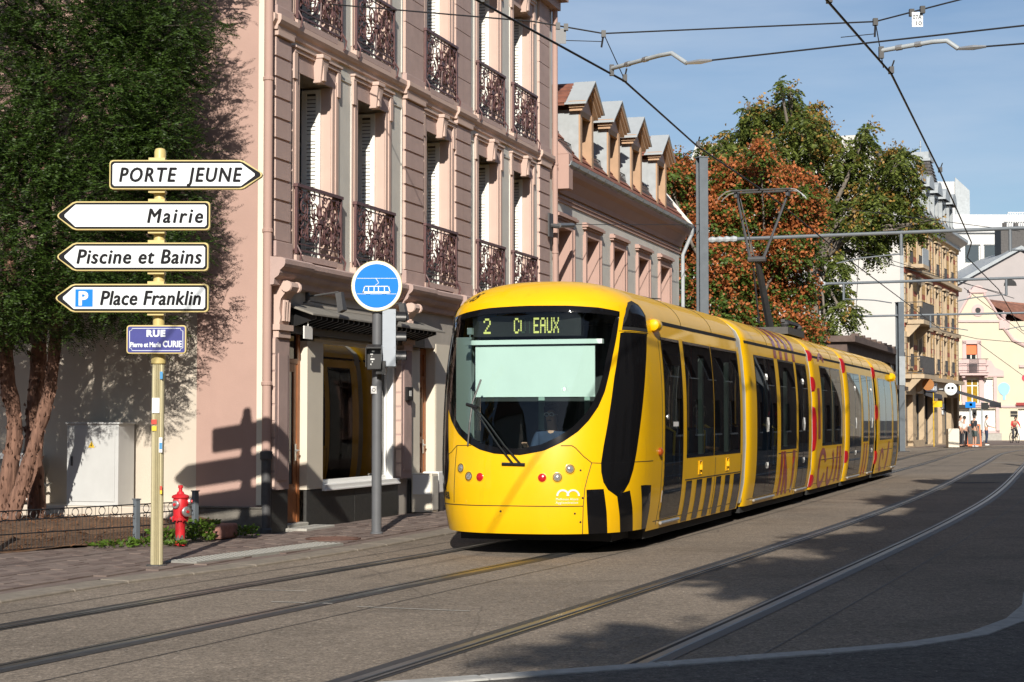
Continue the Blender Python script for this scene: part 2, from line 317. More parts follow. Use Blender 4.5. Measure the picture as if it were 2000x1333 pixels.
# asphalt: brown-grey, fine grain, tyre-dark bands and patches of its own
def asphalt(name='asphalt_road', base=(.182, .150, .119)):
    m = bpy.data.materials.new(name); m.use_nodes = True; t = m.node_tree; p = t.nodes['Principled BSDF']; l = t.links.new
    tc = t.nodes.new('ShaderNodeTexCoord')
    def noi(sc, det, rg=.6):
        n = t.nodes.new('ShaderNodeTexNoise'); n.inputs['Scale'].default_value = sc; n.inputs['Detail'].default_value = det; n.inputs['Roughness'].default_value = rg; l(tc.outputs['Object'], n.inputs['Vector']); return n.outputs['Fac']
    def mr(v, a, b, c, d):
        r = t.nodes.new('ShaderNodeMapRange'); l(v, r.inputs['Value'])
        for i, x in zip(('From Min', 'From Max', 'To Min', 'To Max'), (a, b, c, d)): r.inputs[i].default_value = x
        return r.outputs['Result']
    def mul(a, b):
        x = t.nodes.new('ShaderNodeMath'); x.operation = 'MULTIPLY'; l(a, x.inputs[0]); l(b, x.inputs[1]); return x.outputs[0]
    vo = t.nodes.new('ShaderNodeTexVoronoi'); vo.inputs['Scale'].default_value = 75; l(tc.outputs['Object'], vo.inputs['Vector'])
    ve = t.nodes.new('ShaderNodeTexVoronoi'); ve.feature = 'DISTANCE_TO_EDGE'; ve.inputs['Scale'].default_value = .22; wv = t.nodes.new('ShaderNodeMix'); wv.data_type = 'VECTOR'; wv.inputs['Factor'].default_value = .10; nv = t.nodes.new('ShaderNodeTexNoise'); nv.inputs['Scale'].default_value = 1.7; nv.inputs['Detail'].default_value = 5; l(tc.outputs['Object'], nv.inputs['Vector']); l(tc.outputs['Object'], wv.inputs[4]); l(nv.outputs['Color'], wv.inputs[5]); l(wv.outputs[1], ve.inputs['Vector'])
    crk = mr(ve.outputs['Distance'], .0006, .0024, .74, 1); pat = mr(noi(.9, 2, .4), .60, .615, 1, .88)
    k = mul(mul(mul(crk, pat), mr(noi(.35, 5), .3, .7, .82, 1.15)), mul(mr(noi(38, 4, .85), .28, .72, .2, 2.05), mul(mr(noi(15, 3, .8), .28, .72, .62, 1.42), mr(noi(5, 5, .7), .3, .7, .85, 1.15))))
    x = t.nodes.new('ShaderNodeMix'); x.data_type = 'RGBA'; x.inputs['A'].default_value = (*base, 1); x.inputs['B'].default_value = (.36, .33, .29, 1)
    sp = mr(vo.outputs['Color'], .90, .95, 0, .75); l(sp, x.inputs['Factor'])
    y = t.nodes.new('ShaderNodeMix'); y.data_type = 'RGBA'; y.blend_type = 'MULTIPLY'; y.inputs['Factor'].default_value = 1; l(x.outputs['Result'], y.inputs['A']); l(k, y.inputs['B'])
    l(y.outputs['Result'], p.inputs['Base Color']); p.inputs['Roughness'].default_value = .88; p.inputs['Specular IOR Level'].default_value = .3
    b = t.nodes.new('ShaderNodeBump'); b.inputs['Strength'].default_value = .5; b.inputs['Distance'].default_value = .008; l(noi(60, 3, .7), b.inputs['Height']); l(b.outputs['Normal'], p.inputs['Normal'])
    return m
M['road'] = asphalt(); M['darkroad'] = asphalt('dark_asphalt', (.085, .078, .072))
# ------------------------------------------------------------------ ground, road, rails, kerbs, pavements
def resample(pts, step):
    P = [Vector((*p, 0)) if len(p) == 2 else Vector(p) for p in pts]; out = []
    P = [P[0] * 2 - P[1]] + P + [P[-1] * 2 - P[-2]]
    for i in range(1, len(P) - 2):
        a, b, c, d = P[i - 1:i + 3]; n = max(1, int((c - b).length / step))
        for k in range(n):
            t = k / n; out.append(.5 * ((2 * b) + (c - a) * t + (2 * a - 5 * b + 4 * c - d) * t * t + (3 * b - a - 3 * c + d) * t ** 3))
    out.append(P[-2]); return out
def offset(path, d):      # to the right of travel for positive d
    out = []
    for i, p in enumerate(path):
        t = (path[min(i + 1, len(path) - 1)] - path[max(i - 1, 0)]).normalized(); out.append(p + Vector((t.y, -t.x, 0)) * d)
    return out
def ribbon(mb, path, d0, d1, z0, z1=None):
    z1 = z0 if z1 is None else z1; A = offset(path, d0); B = offset(path, d1)
    vs = [(p.x, p.y, z0) for p in A] + [(p.x, p.y, z1) for p in B]; n = len(path)
    return mb.add(vs, [(i, n + i, n + i + 1, i + 1) for i in range(n - 1)])
S = dict(kind='structure')
g = MB(); g.add([(-500, -400, -.03), (500, -400, -.03), (500, 900, -.03), (-500, 900, -.03)], [(0, 1, 2, 3)]); g.build('ground', M['darkroad'], **S)
rd = MB(); rd.add([(-60, -40, 0), (110, -40, 0), (110, 170, 0), (-60, 170, 0)], [(0, 1, 2, 3)]); rd.build('road', M['road'], **S)

TA = resample([(-9.5, -4), (-5.6, 7.4), (-3.60, 12.5), (-1.80, 17), (-.32, 20.6), (.36, 22.4), (1.22, 24.7), (4.8, 35.2), (9.62, 50), (14.1, 63.6), (19.9, 82), (23.6, 92), (28.5, 101), (35, 107), (46, 111.5), (66, 114)], .6)
TB = resample([(-5.5, -4), (-1.6, 7.2), (-.22, 10.81), (2.12, 16.98), (6.36, 28.43), (10.45, 40.44), (17.75, 63.6), (23.4, 81.5), (28.2, 93), (34, 102), (44, 107.5), (66, 110.5)], .6)
for path in (TA, TB):
    for side in (-1, 1):
        m = MB(); c = side * .7175
        ribbon(m, path, c - .135, c + .135, .004)
        rl = m.build('tram_rail', [M['bitumen'], M['railst'], M['groove']], **S)
        m = MB(); ribbon(m, path, c - .03, c + .03, .010); ribbon(m, path, c - .036, c - .03, .004, .010); ribbon(m, path, c + .03, c + .036, .010, .004)
        e = c - side * .085; ribbon(m, path, e - .014, e + .014, .009)
        m.build('rail_head', M['railst'], rl)
        m = MB(); q = c - side * .052; ribbon(m, path, q - .017, q + .017, .007); m.build('flange_groove', M['groove'], rl)
# faint worn lines and saw cuts on the asphalt
mk = MB()
for (x0, y0, x1, y1, w) in ((-1.32, 15.1, -.35, 14.75, .03), (-2.1, 15.5, -1.55, 15.35, .035), (-2.55, 16.6, -1.9, 16.45, .03), (17.5, 64.5, 20.6, 64.9, .25), (24, 78, 27.5, 79, .25)):
    d = Vector((x1 - x0, y1 - y0, 0)).normalized(); nrm = Vector((-d.y, d.x, 0)) * w / 2
    a, b = Vector((x0, y0, .005)), Vector((x1, y1, .005)); mk.add([a - nrm, b - nrm, b + nrm, a + nrm], [(0, 1, 2, 3)])
mk.build('road_marking', M['mark'], **S)
cut = MB(); ribbon(cut, TA, -1.30, -1.315, .004); ribbon(cut, TA, 1.30, 1.312, .004); ribbon(cut, TB, 1.34, 1.352, .004); cut.build('asphalt_joint', M['bitumen'], **S)

# left kerb: flush granite strip of separate stones
KL = resample([(-8.9, 4), (-5.9, 11.5), (-4.42, 15.35), (-3.73, 17.25), (-2.76, 19.14), (-1.86, 21.42), (-0.91, 24.33), (.6, 29.6), (8.4, 54.5), (17.3, 83), (20.8, 92), (24.3, 98.5), (29, 103.6), (36, 108), (50, 113), (75, 117)], .98)
kl = bpy.data.objects.new('kerb', None); link(kl); kl['kind'] = 'structure'
st = MB(); st.box(0, .980, 0, .36, -.1, .028); me = st.mesh('kerb_stone', M['kerb'])
for i in range(len(KL) - 1):
    a, b = KL[i], KL[i + 1]
    if a.y < 10 or a.x > 40: continue
    d = b - a; o = obj('kerb_stone', me, kl, (a.x, a.y, random.uniform(-.003, .003)), math.atan2(d.y, d.x)); o.scale.x = d.length / .984
    mdf = o.modifiers.new('bevel', 'BEVEL'); mdf.width = .012; mdf.segments = 1
# pavement base sheet behind the kerb
inner = offset(KL, -.355); pv = MB()
vs = [(p.x, p.y, .030) for p in inner] + [(-30, 4, .030)] + [(-30, 140, .030), (90, 140, .030)]
r = geometry.tessellate_polygon([[Vector(v) for v in [(p.x, p.y, 0) for p in inner] + [(90, 140, 0), (-30, 140, 0), (-30, 4, 0)]]])
V2 = [(p.x, p.y, .026) for p in inner] + [(90, 140, .026), (-30, 140, .026), (-30, 4, .026)]
pv.add(V2, r); pvo = pv.build('pavement', M['paver'], **S)
# pavers laid one by one near the camera
FD = Vector((.29572, .95527, 0)); FN = Vector((.95527, -.29572, 0)); FP = Vector((-3.3755, 24.2024, 0))
cand = []
for i in range(-34, 40):
    for j in range(-18, 14):
        lx = i * .31 + (.155 if j % 2 else 0); ly = j * .155
        base = Vector((-4.0, 19.6, 0)); c = base + FD * lx - FN * ly
        # distance behind the kerb's inner edge, in front of the soil bed
        k = min(range(len(inner)), key=lambda q: (inner[q] - c).length); t = (inner[min(k + 1, len(inner) - 1)] - inner[k - 1]).normalized(); dd = (c - inner[k]).dot(Vector((-t.y, t.x, 0)))
        if dd < .17: continue
        px = c.x / c.y
        if px < -.305 or c.y < 13: continue
        if (c - FP).dot(FD) > -.05 and (c - FP).dot(FN) < .25: continue
        e = (c.x + 5.95) * .8 - (c.y - 20.45) * .6   # right of the soil edge line
        if (c - FP).dot(FD) < .1 and c.y - 20.45 > (c.x + 5.95) * 1.9 : continue
        if c.y > 30: continue
        cand.append((c.y, c))
cand.sort(key=lambda q: q[0])
pm = MB(); pm.box(-.152, .152, -.0745, .0745, -.02, .040); pme = pm.mesh('paver', M['paver'])
mats3 = [M['paver'], mat('dark_paver', (.142, .103, .089), .85, .12, 6, .12, 90), mat('pale_paver', (.19, .146, .126), .85, .12, 6, .12, 90)]
pmes = []
for m_ in mats3: q = pme.copy(); q.materials.clear(); q.materials.append(m_); pmes.append(q)
rest = MB(); ang = math.atan2(FD.y, FD.x)
for n_, (yy, c) in enumerate(cand):
    z = random.uniform(-.004, .004)
    if n_ < 300:
        o = obj('paver', random.choice(pmes), pvo, (c.x, c.y, z), ang + random.uniform(-.012, .012))
    else:
        rest.mi = random.randrange(3); a = FD * .151; b = FN * .074; h = Vector((0, 0, .040 + z)); l0 = Vector((0, 0, .02))
        q = [c - a - b, c - a + b, c + a + b, c + a - b]
        rest.hexa([p + l0 for p in reversed(q)] + [p + h for p in reversed(q)])
if rest.v:
    o = rest.build('paver_field', mats3, pvo); o['kind'] = 'stuff'
# grey tactile strip with studs, and a manhole cover
tac = MB(); T0 = Vector((-3.58, 19.2, 0)); td = Vector((.408, .913, 0)).normalized(); tn = Vector((td.y, -td.x, 0))
to = bpy.data.objects.new('tactile_strip', None); link(to); to['kind'] = 'structure'
sl = MB(); sl.box(0, .395, -.2, .2, 0, .056)
for a in range(5):
    for b in range(5): sl.lathe([(.028, .056), (.022, .062), (.012, .063)], 6, (.04 + a * .079, -.158 + b * .079, 0))
sme = sl.mesh('tactile_slab', M['tactile'])
for i in range(8):
    p = T0 + td * (.4 * i); obj('tactile_slab', sme, to, (p.x, p.y, 0), math.atan2(td.y, td.x))
mh = MB(); mh.lathe([(.36, 0), (.36, .052), (.33, .054), (.33, .049), (0.01, .049)], 28)
for k in range(-3, 4):
    w = math.sqrt(max(0, .30 ** 2 - (k * .085) ** 2)); mh.box(-w, w, k * .085 - .02, k * .085 + .02, .049, .054)
tag(mh.build('manhole_cover', M['manhole'], None, (-2.32, 23.0, 0)), 'round rusty manhole cover in the pavement before the shop window', 'manhole cover')
gr = MB(); gr.box(-.55, .55, -.28, .28, 0, .004)
for k in range(10): gr.box(-.5, .5, -.25 + k * .052, -.225 + k * .052, .004, .009)
tag(gr.build('drain_grate', M['cast'], None, (11.6, 44.2, 0), R(10)), 'flat iron drain grate in the asphalt beside the tram tail', 'drain grate')

# right kerb: bent row of granite stones with a dark pavement behind
KR = resample([(-2.2, 9.4), (-.2, 10.40), (.88, 10.95), (1.40, 11.22), (1.95, 11.50), (2.55, 11.85), (3.17, 12.45), (3.73, 13.4), (4.11, 14.32), (4.42, 15.35), (5.05, 16.9), (7.0, 22), (10.5, 33), (16, 49)], .62)
kr = bpy.data.objects.new('kerb', None); link(kr); kr['kind'] = 'structure'
for i in range(len(KR) - 1):
    a, b = KR[i], KR[i + 1]; d = (b - a).normalized(); nr = Vector((d.y, -d.x, 0)); gp = d * .004
    na = nr if i == 0 else Vector(((b - KR[i - 1]).y, -(b - KR[i - 1]).x, 0)).normalized(); nb = nr if i + 2 >= len(KR) else Vector(((KR[i + 2] - a).y, -(KR[i + 2] - a).x, 0)).normalized()
    m = MB(); q = [a + gp, b - gp, b - gp + nb * .17, a + gp + na * .17]; lo = Vector((0, 0, -.05)); hi = Vector((0, 0, .105 + random.uniform(-.003, .003)))
    m.hexa([p + lo for p in reversed(q)] + [p + hi for p in reversed(q)]); m.build('kerb_stone', mat('pale_kerb_stone', (.36, .355, .34), .85, .2, 12, .2, 90) if 'pale_kerb_stone' not in MATS else MATS['pale_kerb_stone'], kr, bevel=.012)
inn = offset(KR, .165); V2 = [(p.x, p.y, 0) for p in inn] + [(60, 49, 0), (60, -30, 0), (-2.2, -30, 0)]
m = MB(); m.add([(x, y, .095) for x, y, z in V2], geometry.tessellate_polygon([[Vector(v) for v in V2]])); m.build('pavement', M['darkroad'], **S)
# far pavement
# soil bed by the gable, with needle litter
def bump_sheet(name, outer, h, zf, m):
    mb = MB(); patch(outer, [], h, lambda x, y: (x, y, zf(x, y)), mb); return mb.build(name, m, smooth=True, **S)
from mathutils import noise
bump_sheet('soil_bed', [(-12, 14.5), (-8.0, 17.8), (-5.95, 20.5), (-4.72, 22.15), (-4.15, 22.95), (-4.05, 24.3), (-4.6, 25.2), (-12, 27)], (.12, .12),
           lambda x, y: .05 + .035 * noise.noise(Vector((x * 2, y * 2, 1))) + .22 * min(1, max(0, ((y - 20.5) - (x + 5.95) * 1.34) / 1.8)), M['soil'])
lit = MB()
for i in range(1500):
    x = random.uniform(-9, -4.1); y = random.uniform(19.5, 24.2); e = (y - 20.5) - (x + 5.95) * 1.34
    if e < -.12: continue
    z = .065 + .22 * min(1, max(0, e / 1.8)) + .02; a = random.uniform(0, 6.3); l_ = random.uniform(.03, .09); w = .008
    dx, dy = math.cos(a) * l_, math.sin(a) * l_; lit.add([(x - dx, y - dy, z - .03), (x + dy * .15, y - dx * .15, z), (x + dx, y + dy, z + random.uniform(-.01, .025)), (x - dy * .15, y + dx * .15, z)], [(0, 1, 2, 3)])
lit.build('needle_litter', leafmat('dry_needles', (.19, .09, .045), .5, .1), kind='stuff')
# ------------------------------------------------------------------ pink corner building; local x along the street front, y into the house
PHI = math.atan2(FD.y, FD.x)
B1 = thing('corner_building', 'pink and mauve rusticated corner house with iron balconies and a shop', 'building', (FP.x, FP.y, 0), PHI)
WIN = [(1.03, 2.24), (3.25, 4.43), (6.36, 7.57), (9.24, 10.44), (11.48, 12.66)]
H1, T1, H2, T2 = 3.94, 6.56, 7.30, 9.93
LEN1 = 14.33
holes = [(a, b, H1, T1) for a, b in WIN] + [(a, b, H2, T2) for a, b in WIN]
gh = [(.60, 1.25, .05, 3.0), (1.25, 1.86, .05, 2.95), (1.86, 4.9, .62, 2.78), (6.10, 6.88, .12, 2.82), (8.4, 9.4, .12, 2.9), (10.2, 13.2, .7, 2.8)]
m = MB(); wall(m, .002, LEN1, 3.6, 10.6, holes, 0, .45); m.build('wall', M['greyp'], B1, label='grey rendered upper wall')
m = MB(); wall(m, .002, LEN1, -.1, 3.6, gh, 0, .42); m.build('wall', M['grime'], B1, label='shop front wall')
m = MB(); m.box(0, 1.06, 0, 0, 0, 0)   # gable: pink right part, cream left part low down
m = MB(); m.box(-.012, .0, 0, 11, 3.1, 10.6); m.box(-.012, 0, 0, 1.04, .38, 3.1); m.build('gable_wall', M['pink'], B1)
m = MB(); m.box(-.006, 0, 1.04, 11, .3, 3.1); m.build('gable_wall', M['cream'], B1, label='cream lower gable wall')
m = MB(); m.box(-.05, 0, .0, .11, .42, 10.6); m.build('corner_strip', M['cream2'], B1)
m = MB(); m.box(.0, LEN1, .5, 11, -.1, .04); m.box(LEN1 - .02, LEN1, .45, 11, 0, 10.6); m.box(.0, LEN1, 10.98, 11, 0, 10.6)
m.box(0, LEN1, 1.6, 1.62, .04, 3.4); m.box(0, LEN1, .46, 11, 3.45, 3.6); m.box(0, LEN1, .46, 11, 6.95, 7.1); m.build('inner_walls', M['darkin'], B1)
m = MB(); m.box(-.09, 0, 0, 1.06, -.1, .37); m.box(-.11, 0, 0, 1.06, .37, .395); m.build('plinth', M['darkconc'], B1, bevel=.01)
m = MB(); m.box(-.62, 0, 1.06, 8, -.1, .40); m.build('ledge', M['cream'], B1, bevel=.015, label='cream concrete ledge along the gable')
m = MB(); m.box(-.25, LEN1 + .1, -.35, 11.2, 10.6, 10.95); m.box(-.12, LEN1, -.2, 11.1, 10.4, 10.6); m.build('cornice', M['mauve'], B1)
m = MB(); m.hexa([(-.2, -.3, 10.95), (LEN1, -.3, 10.95), (LEN1, 11.2, 10.95), (-.2, 11.2, 10.95), (1.2, 1.1, 12.6), (LEN1 - 1, 1.1, 12.6), (LEN1 - 1, 10, 12.6), (1.2, 10, 12.6)]); m.build('roof', M['tile'], B1)
# rusticated blocks
def pilaster(x0, x1, z0, z1, bh, proud, gapz):
    m = MB(); m.box(x0, x1, -proud + .025, 0, z0, z1); m.build('pilaster', M['mauve'], B1)
    n = int((z1 - z0) / bh); bh = (z1 - z0) / n
    k = MB(); k.mi = 0; k.box(x0 - .004, x1 + .004, -proud, -proud + .06, gapz / 2, bh - gapz / 2); k.mi = 1; k.box(x0 - .006, x0 - .003, -proud + .002, -.002, gapz / 2, bh - gapz / 2)
    me = k.mesh('block', [M['mauve'], M['peach']])
    for i in range(n): obj('block', me, B1, (0, 0, z0 + i * bh))
for a, b in ((.16, .66), (5.25, 6.11), (7.83, 8.66), (13.2, 13.95)):
    pilaster(a, b, 4.06, 6.92, .286, .06, .035)
    pilaster(a, b, 7.35, 10.4, .435, .055, .014)
    for q0, q1 in ((3.84, 4.06), (7.20, 7.35)): m = MB(); m.box(a - .03, b + .03, -.085, 0, q0, q1); m.build('pilaster_base', M['mauve'], B1, bevel=.01)
    m = MB(); m.box(a - .03, b + .03, -.10, 0, 6.92, 7.02); m.build('pilaster_cap', M['peach'], B1, bevel=.01)
# fields between the windows carry thin frames
for a, b in ((2.48, 3.02), (4.66, 5.2), (8.7, 9.0), (10.68, 11.25)):
    for z0, z1 in ((4.0, 6.75), (7.35, 10.2)):
        m = MB(); m.box(a, b, -.018, 0, z1, z1 + .05); m.box(a, a + .03, -.018, 0, z0, z1); m.box(b - .03, b, -.018, 0, z0, z1); m.build('panel_frame', M['greyp'], B1)
# string course with breaks, cornice over the shop
def moulding(name, prof, x0, x1, m_, lab=None):
    mb = MB(); n = len(prof); vs = [(x0, -p, z) for p, z in prof] + [(x1, -p, z) for p, z in prof]
    mb.add(vs, [(i, i + n, i + n + 1, i + 1) for i in range(n - 1)] + [tuple(range(n)), tuple(range(2 * n - 1, n - 1, -1))])
    return mb.build(name, m_, B1, label=lab)
sc_prof = [(0, 7.00), (.05, 7.00), (.06, 7.06), (.085, 7.08), (.11, 7.13), (.11, 7.20), (.08, 7.215), (0, 7.23)]
moulding('string_course', sc_prof, .0, LEN1, M['peach'])
for a, b in ((.1, .72), (5.18, 6.2), (7.75, 8.74), (13.1, 14.05)): moulding('string_course', [(p + .05, z) if p else (p, z) for p, z in sc_prof], a, b, M['peach'])
co = [(0, 3.42), (.07, 3.44), (.08, 3.52), (.14, 3.56), (.16, 3.60), (.16, 3.63), (.22, 3.68), (.24, 3.72), (.24, 3.78), (.18, 3.81), (0, 3.83)]
moulding('shop_cornice', co, -.04, LEN1, M['mauve'])
for a, b in ((-.06, .95), (4.95, 6.15), (7.7, 8.8), (13.0, 14.1)): moulding('shop_cornice', [(p + .07, z) if p else (p, z) for p, z in co], a, b, M['mauve'])
# iron balcony, made once: scrolls in tubes
def scroll(mb, cx, cz, r0, turns, a0, sgn, r=.009, y=0):
    n = int(turns * 9) + 3
    mb.tube([(cx + sgn * r0 * (1 - .86 * k / n) * math.cos(a0 + turns * 6.283 * k / n), y, cz + r0 * (1 - .86 * k / n) * math.sin(a0 + turns * 6.283 * k / n)) for k in range(n + 1)], r, 4)
def balcony_mesh(W_):
    b = MB(); hw = W_ / 2; rnd = random.Random(3)
    b.box(-hw - .03, hw + .03, -.035, .035, .955, 1.0); b.box(-hw, hw, -.012, .012, .045, .07); b.box(-hw, hw, -.012, .012, .14, .155); b.box(-hw, hw, -.01, .01, .90, .915)
    for s in (-1, 1):
        b.box(s * hw - .018, s * hw + .018, -.02, .02, 0, .96); b.tube([(s * hw, -.01, .12), (s * (hw + .01), -.08, .0), (s * hw, -.06, -.12), (s * hw, 0, -.16)], .014, 5)
        b.box(s * hw - .012, s * hw + .012, .02, .19, .955, .99); b.box(s * hw - .012, s * hw + .012, .02, .19, .05, .07)
        for k in (.06, .12): b.box(s * hw - .008, s * hw + .008, k - .008, k + .008, .07, .96)
        for (cx, cz, r0, tu, a0, sg, r) in ((.30, .33, .20, 1.5, 1.6, s, .013), (.30, .33, .26, .6, 3.1, s, .012), (.13, .62, .14, 1.5, -1.5, s, .012), (.50, .62, .16, 1.6, -1.2, -s, .012), (.52, .26, .11, 1.6, .6, s, .011), (.12, .22, .09, 1.4, 2.2, -s, .010),
                                             (.60, .44, .12, 1.5, 2.6, s, .011), (.34, .76, .12, 1.4, .3, -s, .011), (.62, .80, .09, 1.4, .9, s, .010), (.20, .82, .08, 1.5, 2.0, s, .010), (.09, .42, .09, 1.4, .4, s, .010), (.42, .48, .07, 1.5, .1, s, .010), (.66, .18, .08, 1.5, 1.1, -s, .010)):
            scroll(b, s * cx * hw / .72, .06 + cz, r0, tu, a0, sg, r)
        for k in range(14):                                        # cast leaves
            x, z = s * rnd.uniform(.05, hw - .06), rnd.uniform(.2, .9); a = rnd.uniform(0, 6.28); l_ = rnd.uniform(.05, .09); w = .022
            dx, dz = math.cos(a) * l_, math.sin(a) * l_; b.add([(x - dx, 0, z - dz), (x - dz * .4, -.03, z + dx * .4), (x + dx, -.015, z + dz), (x + dz * .4, -.03, z - dx * .4)], [(0, 1, 2, 3), (3, 2, 1, 0)])
    b.tube([(0, 0, .07), (0, -.02, .5), (0, 0, .95)], .012, 5); b.box(-.07, .07, -.035, .0, .5, .56); b.lathe([(.02, .40), (.045, .46), (.02, .5)], 8); b.lathe([(.015, .57), (.05, .62), (.02, .70), (.035, .74), (.01, .8)], 8)
    return b.mesh('railing', M['iron'])
BAL = balcony_mesh(1.62)
def shutter_mesh(w, h, n=3):
    b = MB(); f = .075                       # frame then louvres with open gaps, lying in the x-z plane
    rails = [0, h * .34, h * .72, h]
    b.box(0, f, 0, .035, 0, h); b.box(w - f, w, 0, .035, 0, h)
    for z in rails: b.box(f, w - f, 0, .035, max(0, z - .05), min(h, z + .05))
    for a, c in zip(rails, rails[1:]):
        k = a + .06
        while k < c - .09:
            b.hexa([(f, .024, k), (w - f, .024, k), (w - f, .034, k), (f, .034, k), (f, .004, k + .048), (w - f, .004, k + .048), (w - f, .014, k + .048), (f, .014, k + .048)]); k += .058
    b.mi = 1; b.box(f, w - f, -.002, 0, .05, h - .05)
    return b.mesh('shutter', [M['white'], M['cast']])
HW = T1 - H1
SHT = shutter_mesh(.30, HW - .06)
def make_window(kind):
    w2 = .60; mb = MB(); hh = HW                                    # surround: jambs and lintel proud of the wall
    for s in (-1, 1):
        x = [s * w2, s * (w2 + .10)]; mb.box(x[0], x[1], -.022, .0, -.02, hh); mb.box(s * (w2 + .10), s * (w2 + .17), -.038, 0, -.02, hh + .1); mb.box(s * (w2 + .17), s * (w2 + .235), -.025, 0, -.02, hh - .1)
        mb.box(s * w2, s * (w2 - .015), .0, .17, 0, hh)            # plastered reveal
        mb.box(s * (w2 + .02), s * (w2 + .25), -.10, 0, -.12, -.02)
    win = MB(); win = mb.build('window', M['peach'], B1)
    li = MB(); li.box(-w2 - .10, w2 + .10, -.025, 0, hh, hh + .26); li.box(-w2, w2, 0, .45, hh - .0, hh + .012); li.build('lintel', M['mauve'], win)
    ho = MB(); ho.box(-w2 - .24, w2 + .24, -.06, 0, hh + .26, hh + .32); ho.box(-w2 - .26, w2 + .26, -.085, 0, hh + .32, hh + .355)
    for s in (-1, 1): ho.box(s * (w2 + .13), s * (w2 + .25), -.055, 0, hh - .12, hh + .26)
    ho.build('hood', M['peach'], win, bevel=.006)
    ks = MB(); ks.hexa([(-.085, -.12, hh - .05), (.085, -.12, hh - .05), (.085, 0, hh - .05), (-.085, 0, hh - .05), (-.13, -.17, hh + .30), (.13, -.17, hh + .30), (.13, 0, hh + .30), (-.13, 0, hh + .30)])
    ks.box(-.145, .145, -.19, 0, hh + .30, hh + .36); ks.box(-.05, .05, -.16, -.1, hh - .02, hh + .28); ks.build('keystone', M['peach'], win, bevel=.008)
    sa = MB(); d0, d1 = .46, .52
    for x0, x1 in ((-w2, -w2 + .07), (w2 - .07, w2), (-.05, .05)): sa.box(x0, x1, d0, d1, 0, hh)
    for z in (0, hh * .66, hh - .07): sa.box(-w2, w2, d0, d1, z, z + .07)
    sa.build('sash', M['cast'], win)
    for s in (-1, 1):
        pn = MB(); pn.box(s * .05, s * (w2 - .07), d0 + .02, d0 + .03, .07, hh - .07); pn.build('pane', M['darkpane'], win)
    sh = obj('shutter', SHT, win, (w2 - .02, .155, .03)); sh.rotation_euler = (0, 0, R(93))
    sh = obj('shutter', SHT, win, (-w2 + .02, .155, .03)); sh.rotation_euler = (0, 0, R(90)); sh.scale.y = -1
    if kind: sh = obj('shutter', SHT, win, (w2 - .045, .44, .03)); sh.rotation_euler = (0, 0, R(150 if kind == 2 else 128))
    sl = MB(); sl.box(-w2 - .02, w2 + .02, -.10, .46, -.09, -.004); sl.build('sill', M['mauve'], win)
    for k in range(16): pass
    obj('railing', BAL, win, (0, -.075, .0))
    return win
protos = {}
for f, (zb) in ((0, H1), (1, H2)):
    for i, (a, b) in enumerate(WIN):
        k = (0, 0, 2, 1, 1)[i]
        if k not in protos: protos[k] = make_window(k); o = protos[k]
        else: o = copy_tree(protos[k], B1)
        o.location = ((a + b) / 2, 0, zb)
# downpipe at the corner and at the far end
def downpipe(name, parent, x, y, z0, zc, z1, up, lo):
    m = MB(); m.tube([(x, y, zc), (x, y, z1)], .062, 12); d = m.build(name, up, parent, auto=40)
    for z in (zc + .9, zc + 3.0, zc + 5.1, zc + 7.0): m = MB(); m.lathe([(.062, z), (.074, z + .01), (.074, z + .05), (.062, z + .06)], 12, (x, y, 0)); m.build('pipe_collar', up, d)
    if zc > z0:
        m = MB(); m.lathe([(.085, z0), (.085, z0 + .06), (.066, z0 + .08), (.066, zc - .12), (.085, zc - .1), (.085, zc), (.062, zc + .01)], 12, (x, y, 0)); m.build('iron_shoe', lo, d, auto=40)
    return d
downpipe('downpipe', B1, -.03, -.03, .03, 1.15, 10.4, M['pink'], M['cast'])
downpipe('downpipe', B1, 14.22, -.10, .03, .03, 10.4, M['pink'], M['cast'])
# ---- shop front
for q in ((1.28, 3.1, -.05, 0, -.05, .57), (3.105, 4.96, -.05, 0, -.05, .57), (5.52, 6.08, -.06, 0, -.05, .58), (.05, .60, -.07, 0, -.05, .62)): m = MB(); m.box(*q); m.build('plinth', M['granite'], B1, bevel=.008)
m = MB(); m.box(6.9, 8.3, -.045, 0, -.05, .57); m.build('plinth', M['granite2'], B1, label='grey speckled granite plinth')
m = MB(); m.box(.60, 1.30, -.08, .55, -.05, .12); m.box(.5, 1.5, -.4, -.08, -.05, .075); m.build('door_step', M['concrete'], B1, bevel=.01)
# pilasters with consoles
for a, b in ((.10, .56), (4.98, 5.46)):
    m = MB(); m.box(a, b, -.10, 0, .62, 2.72); 
    m.box(a + .08, b - .08, -.115, -.10, .75, 2.5)
    m.build('pilaster', M['mauve'], B1)
    m = MB()
    for i in range(9): m.box(a - .012, a + .0, -.10, -.005, .66 + i * .23, .86 + i * .23)
    m.build('pilaster_edge', M['peach'], B1)
    m = MB(); cx = (a + b) / 2; hw = .2
    m.box(cx - hw, cx + hw, -.13, 0, 2.72, 2.82); m.box(cx - hw - .03, cx + hw + .03, -.16, 0, 2.82, 2.90)
    prof = [(0, 2.9), (-.12, 2.9), (-.14, 3.0), (-.12, 3.12), (-.14, 3.25), (-.2, 3.33), (-.26, 3.36), (-.29, 3.42), (-.27, 3.48), (-.2, 3.5), (0, 3.5)]
    m.prism(prof, cx - .16, cx + .16, 'x')
    for k in (-.08, 0, .08): m.tube([(cx + k, -.145, 2.95), (cx + k, -.15, 3.1), (cx + k, -.16, 3.24)], .026, 6)
    for s in (-1, 1): m.lathe([(.075, -.03), (.085, 0), (.075, .03), (.02, .035)], 12, (cx + s * .16, -.23, 3.42), 'x')
    m.build('console', M['peach'], B1, auto=35)
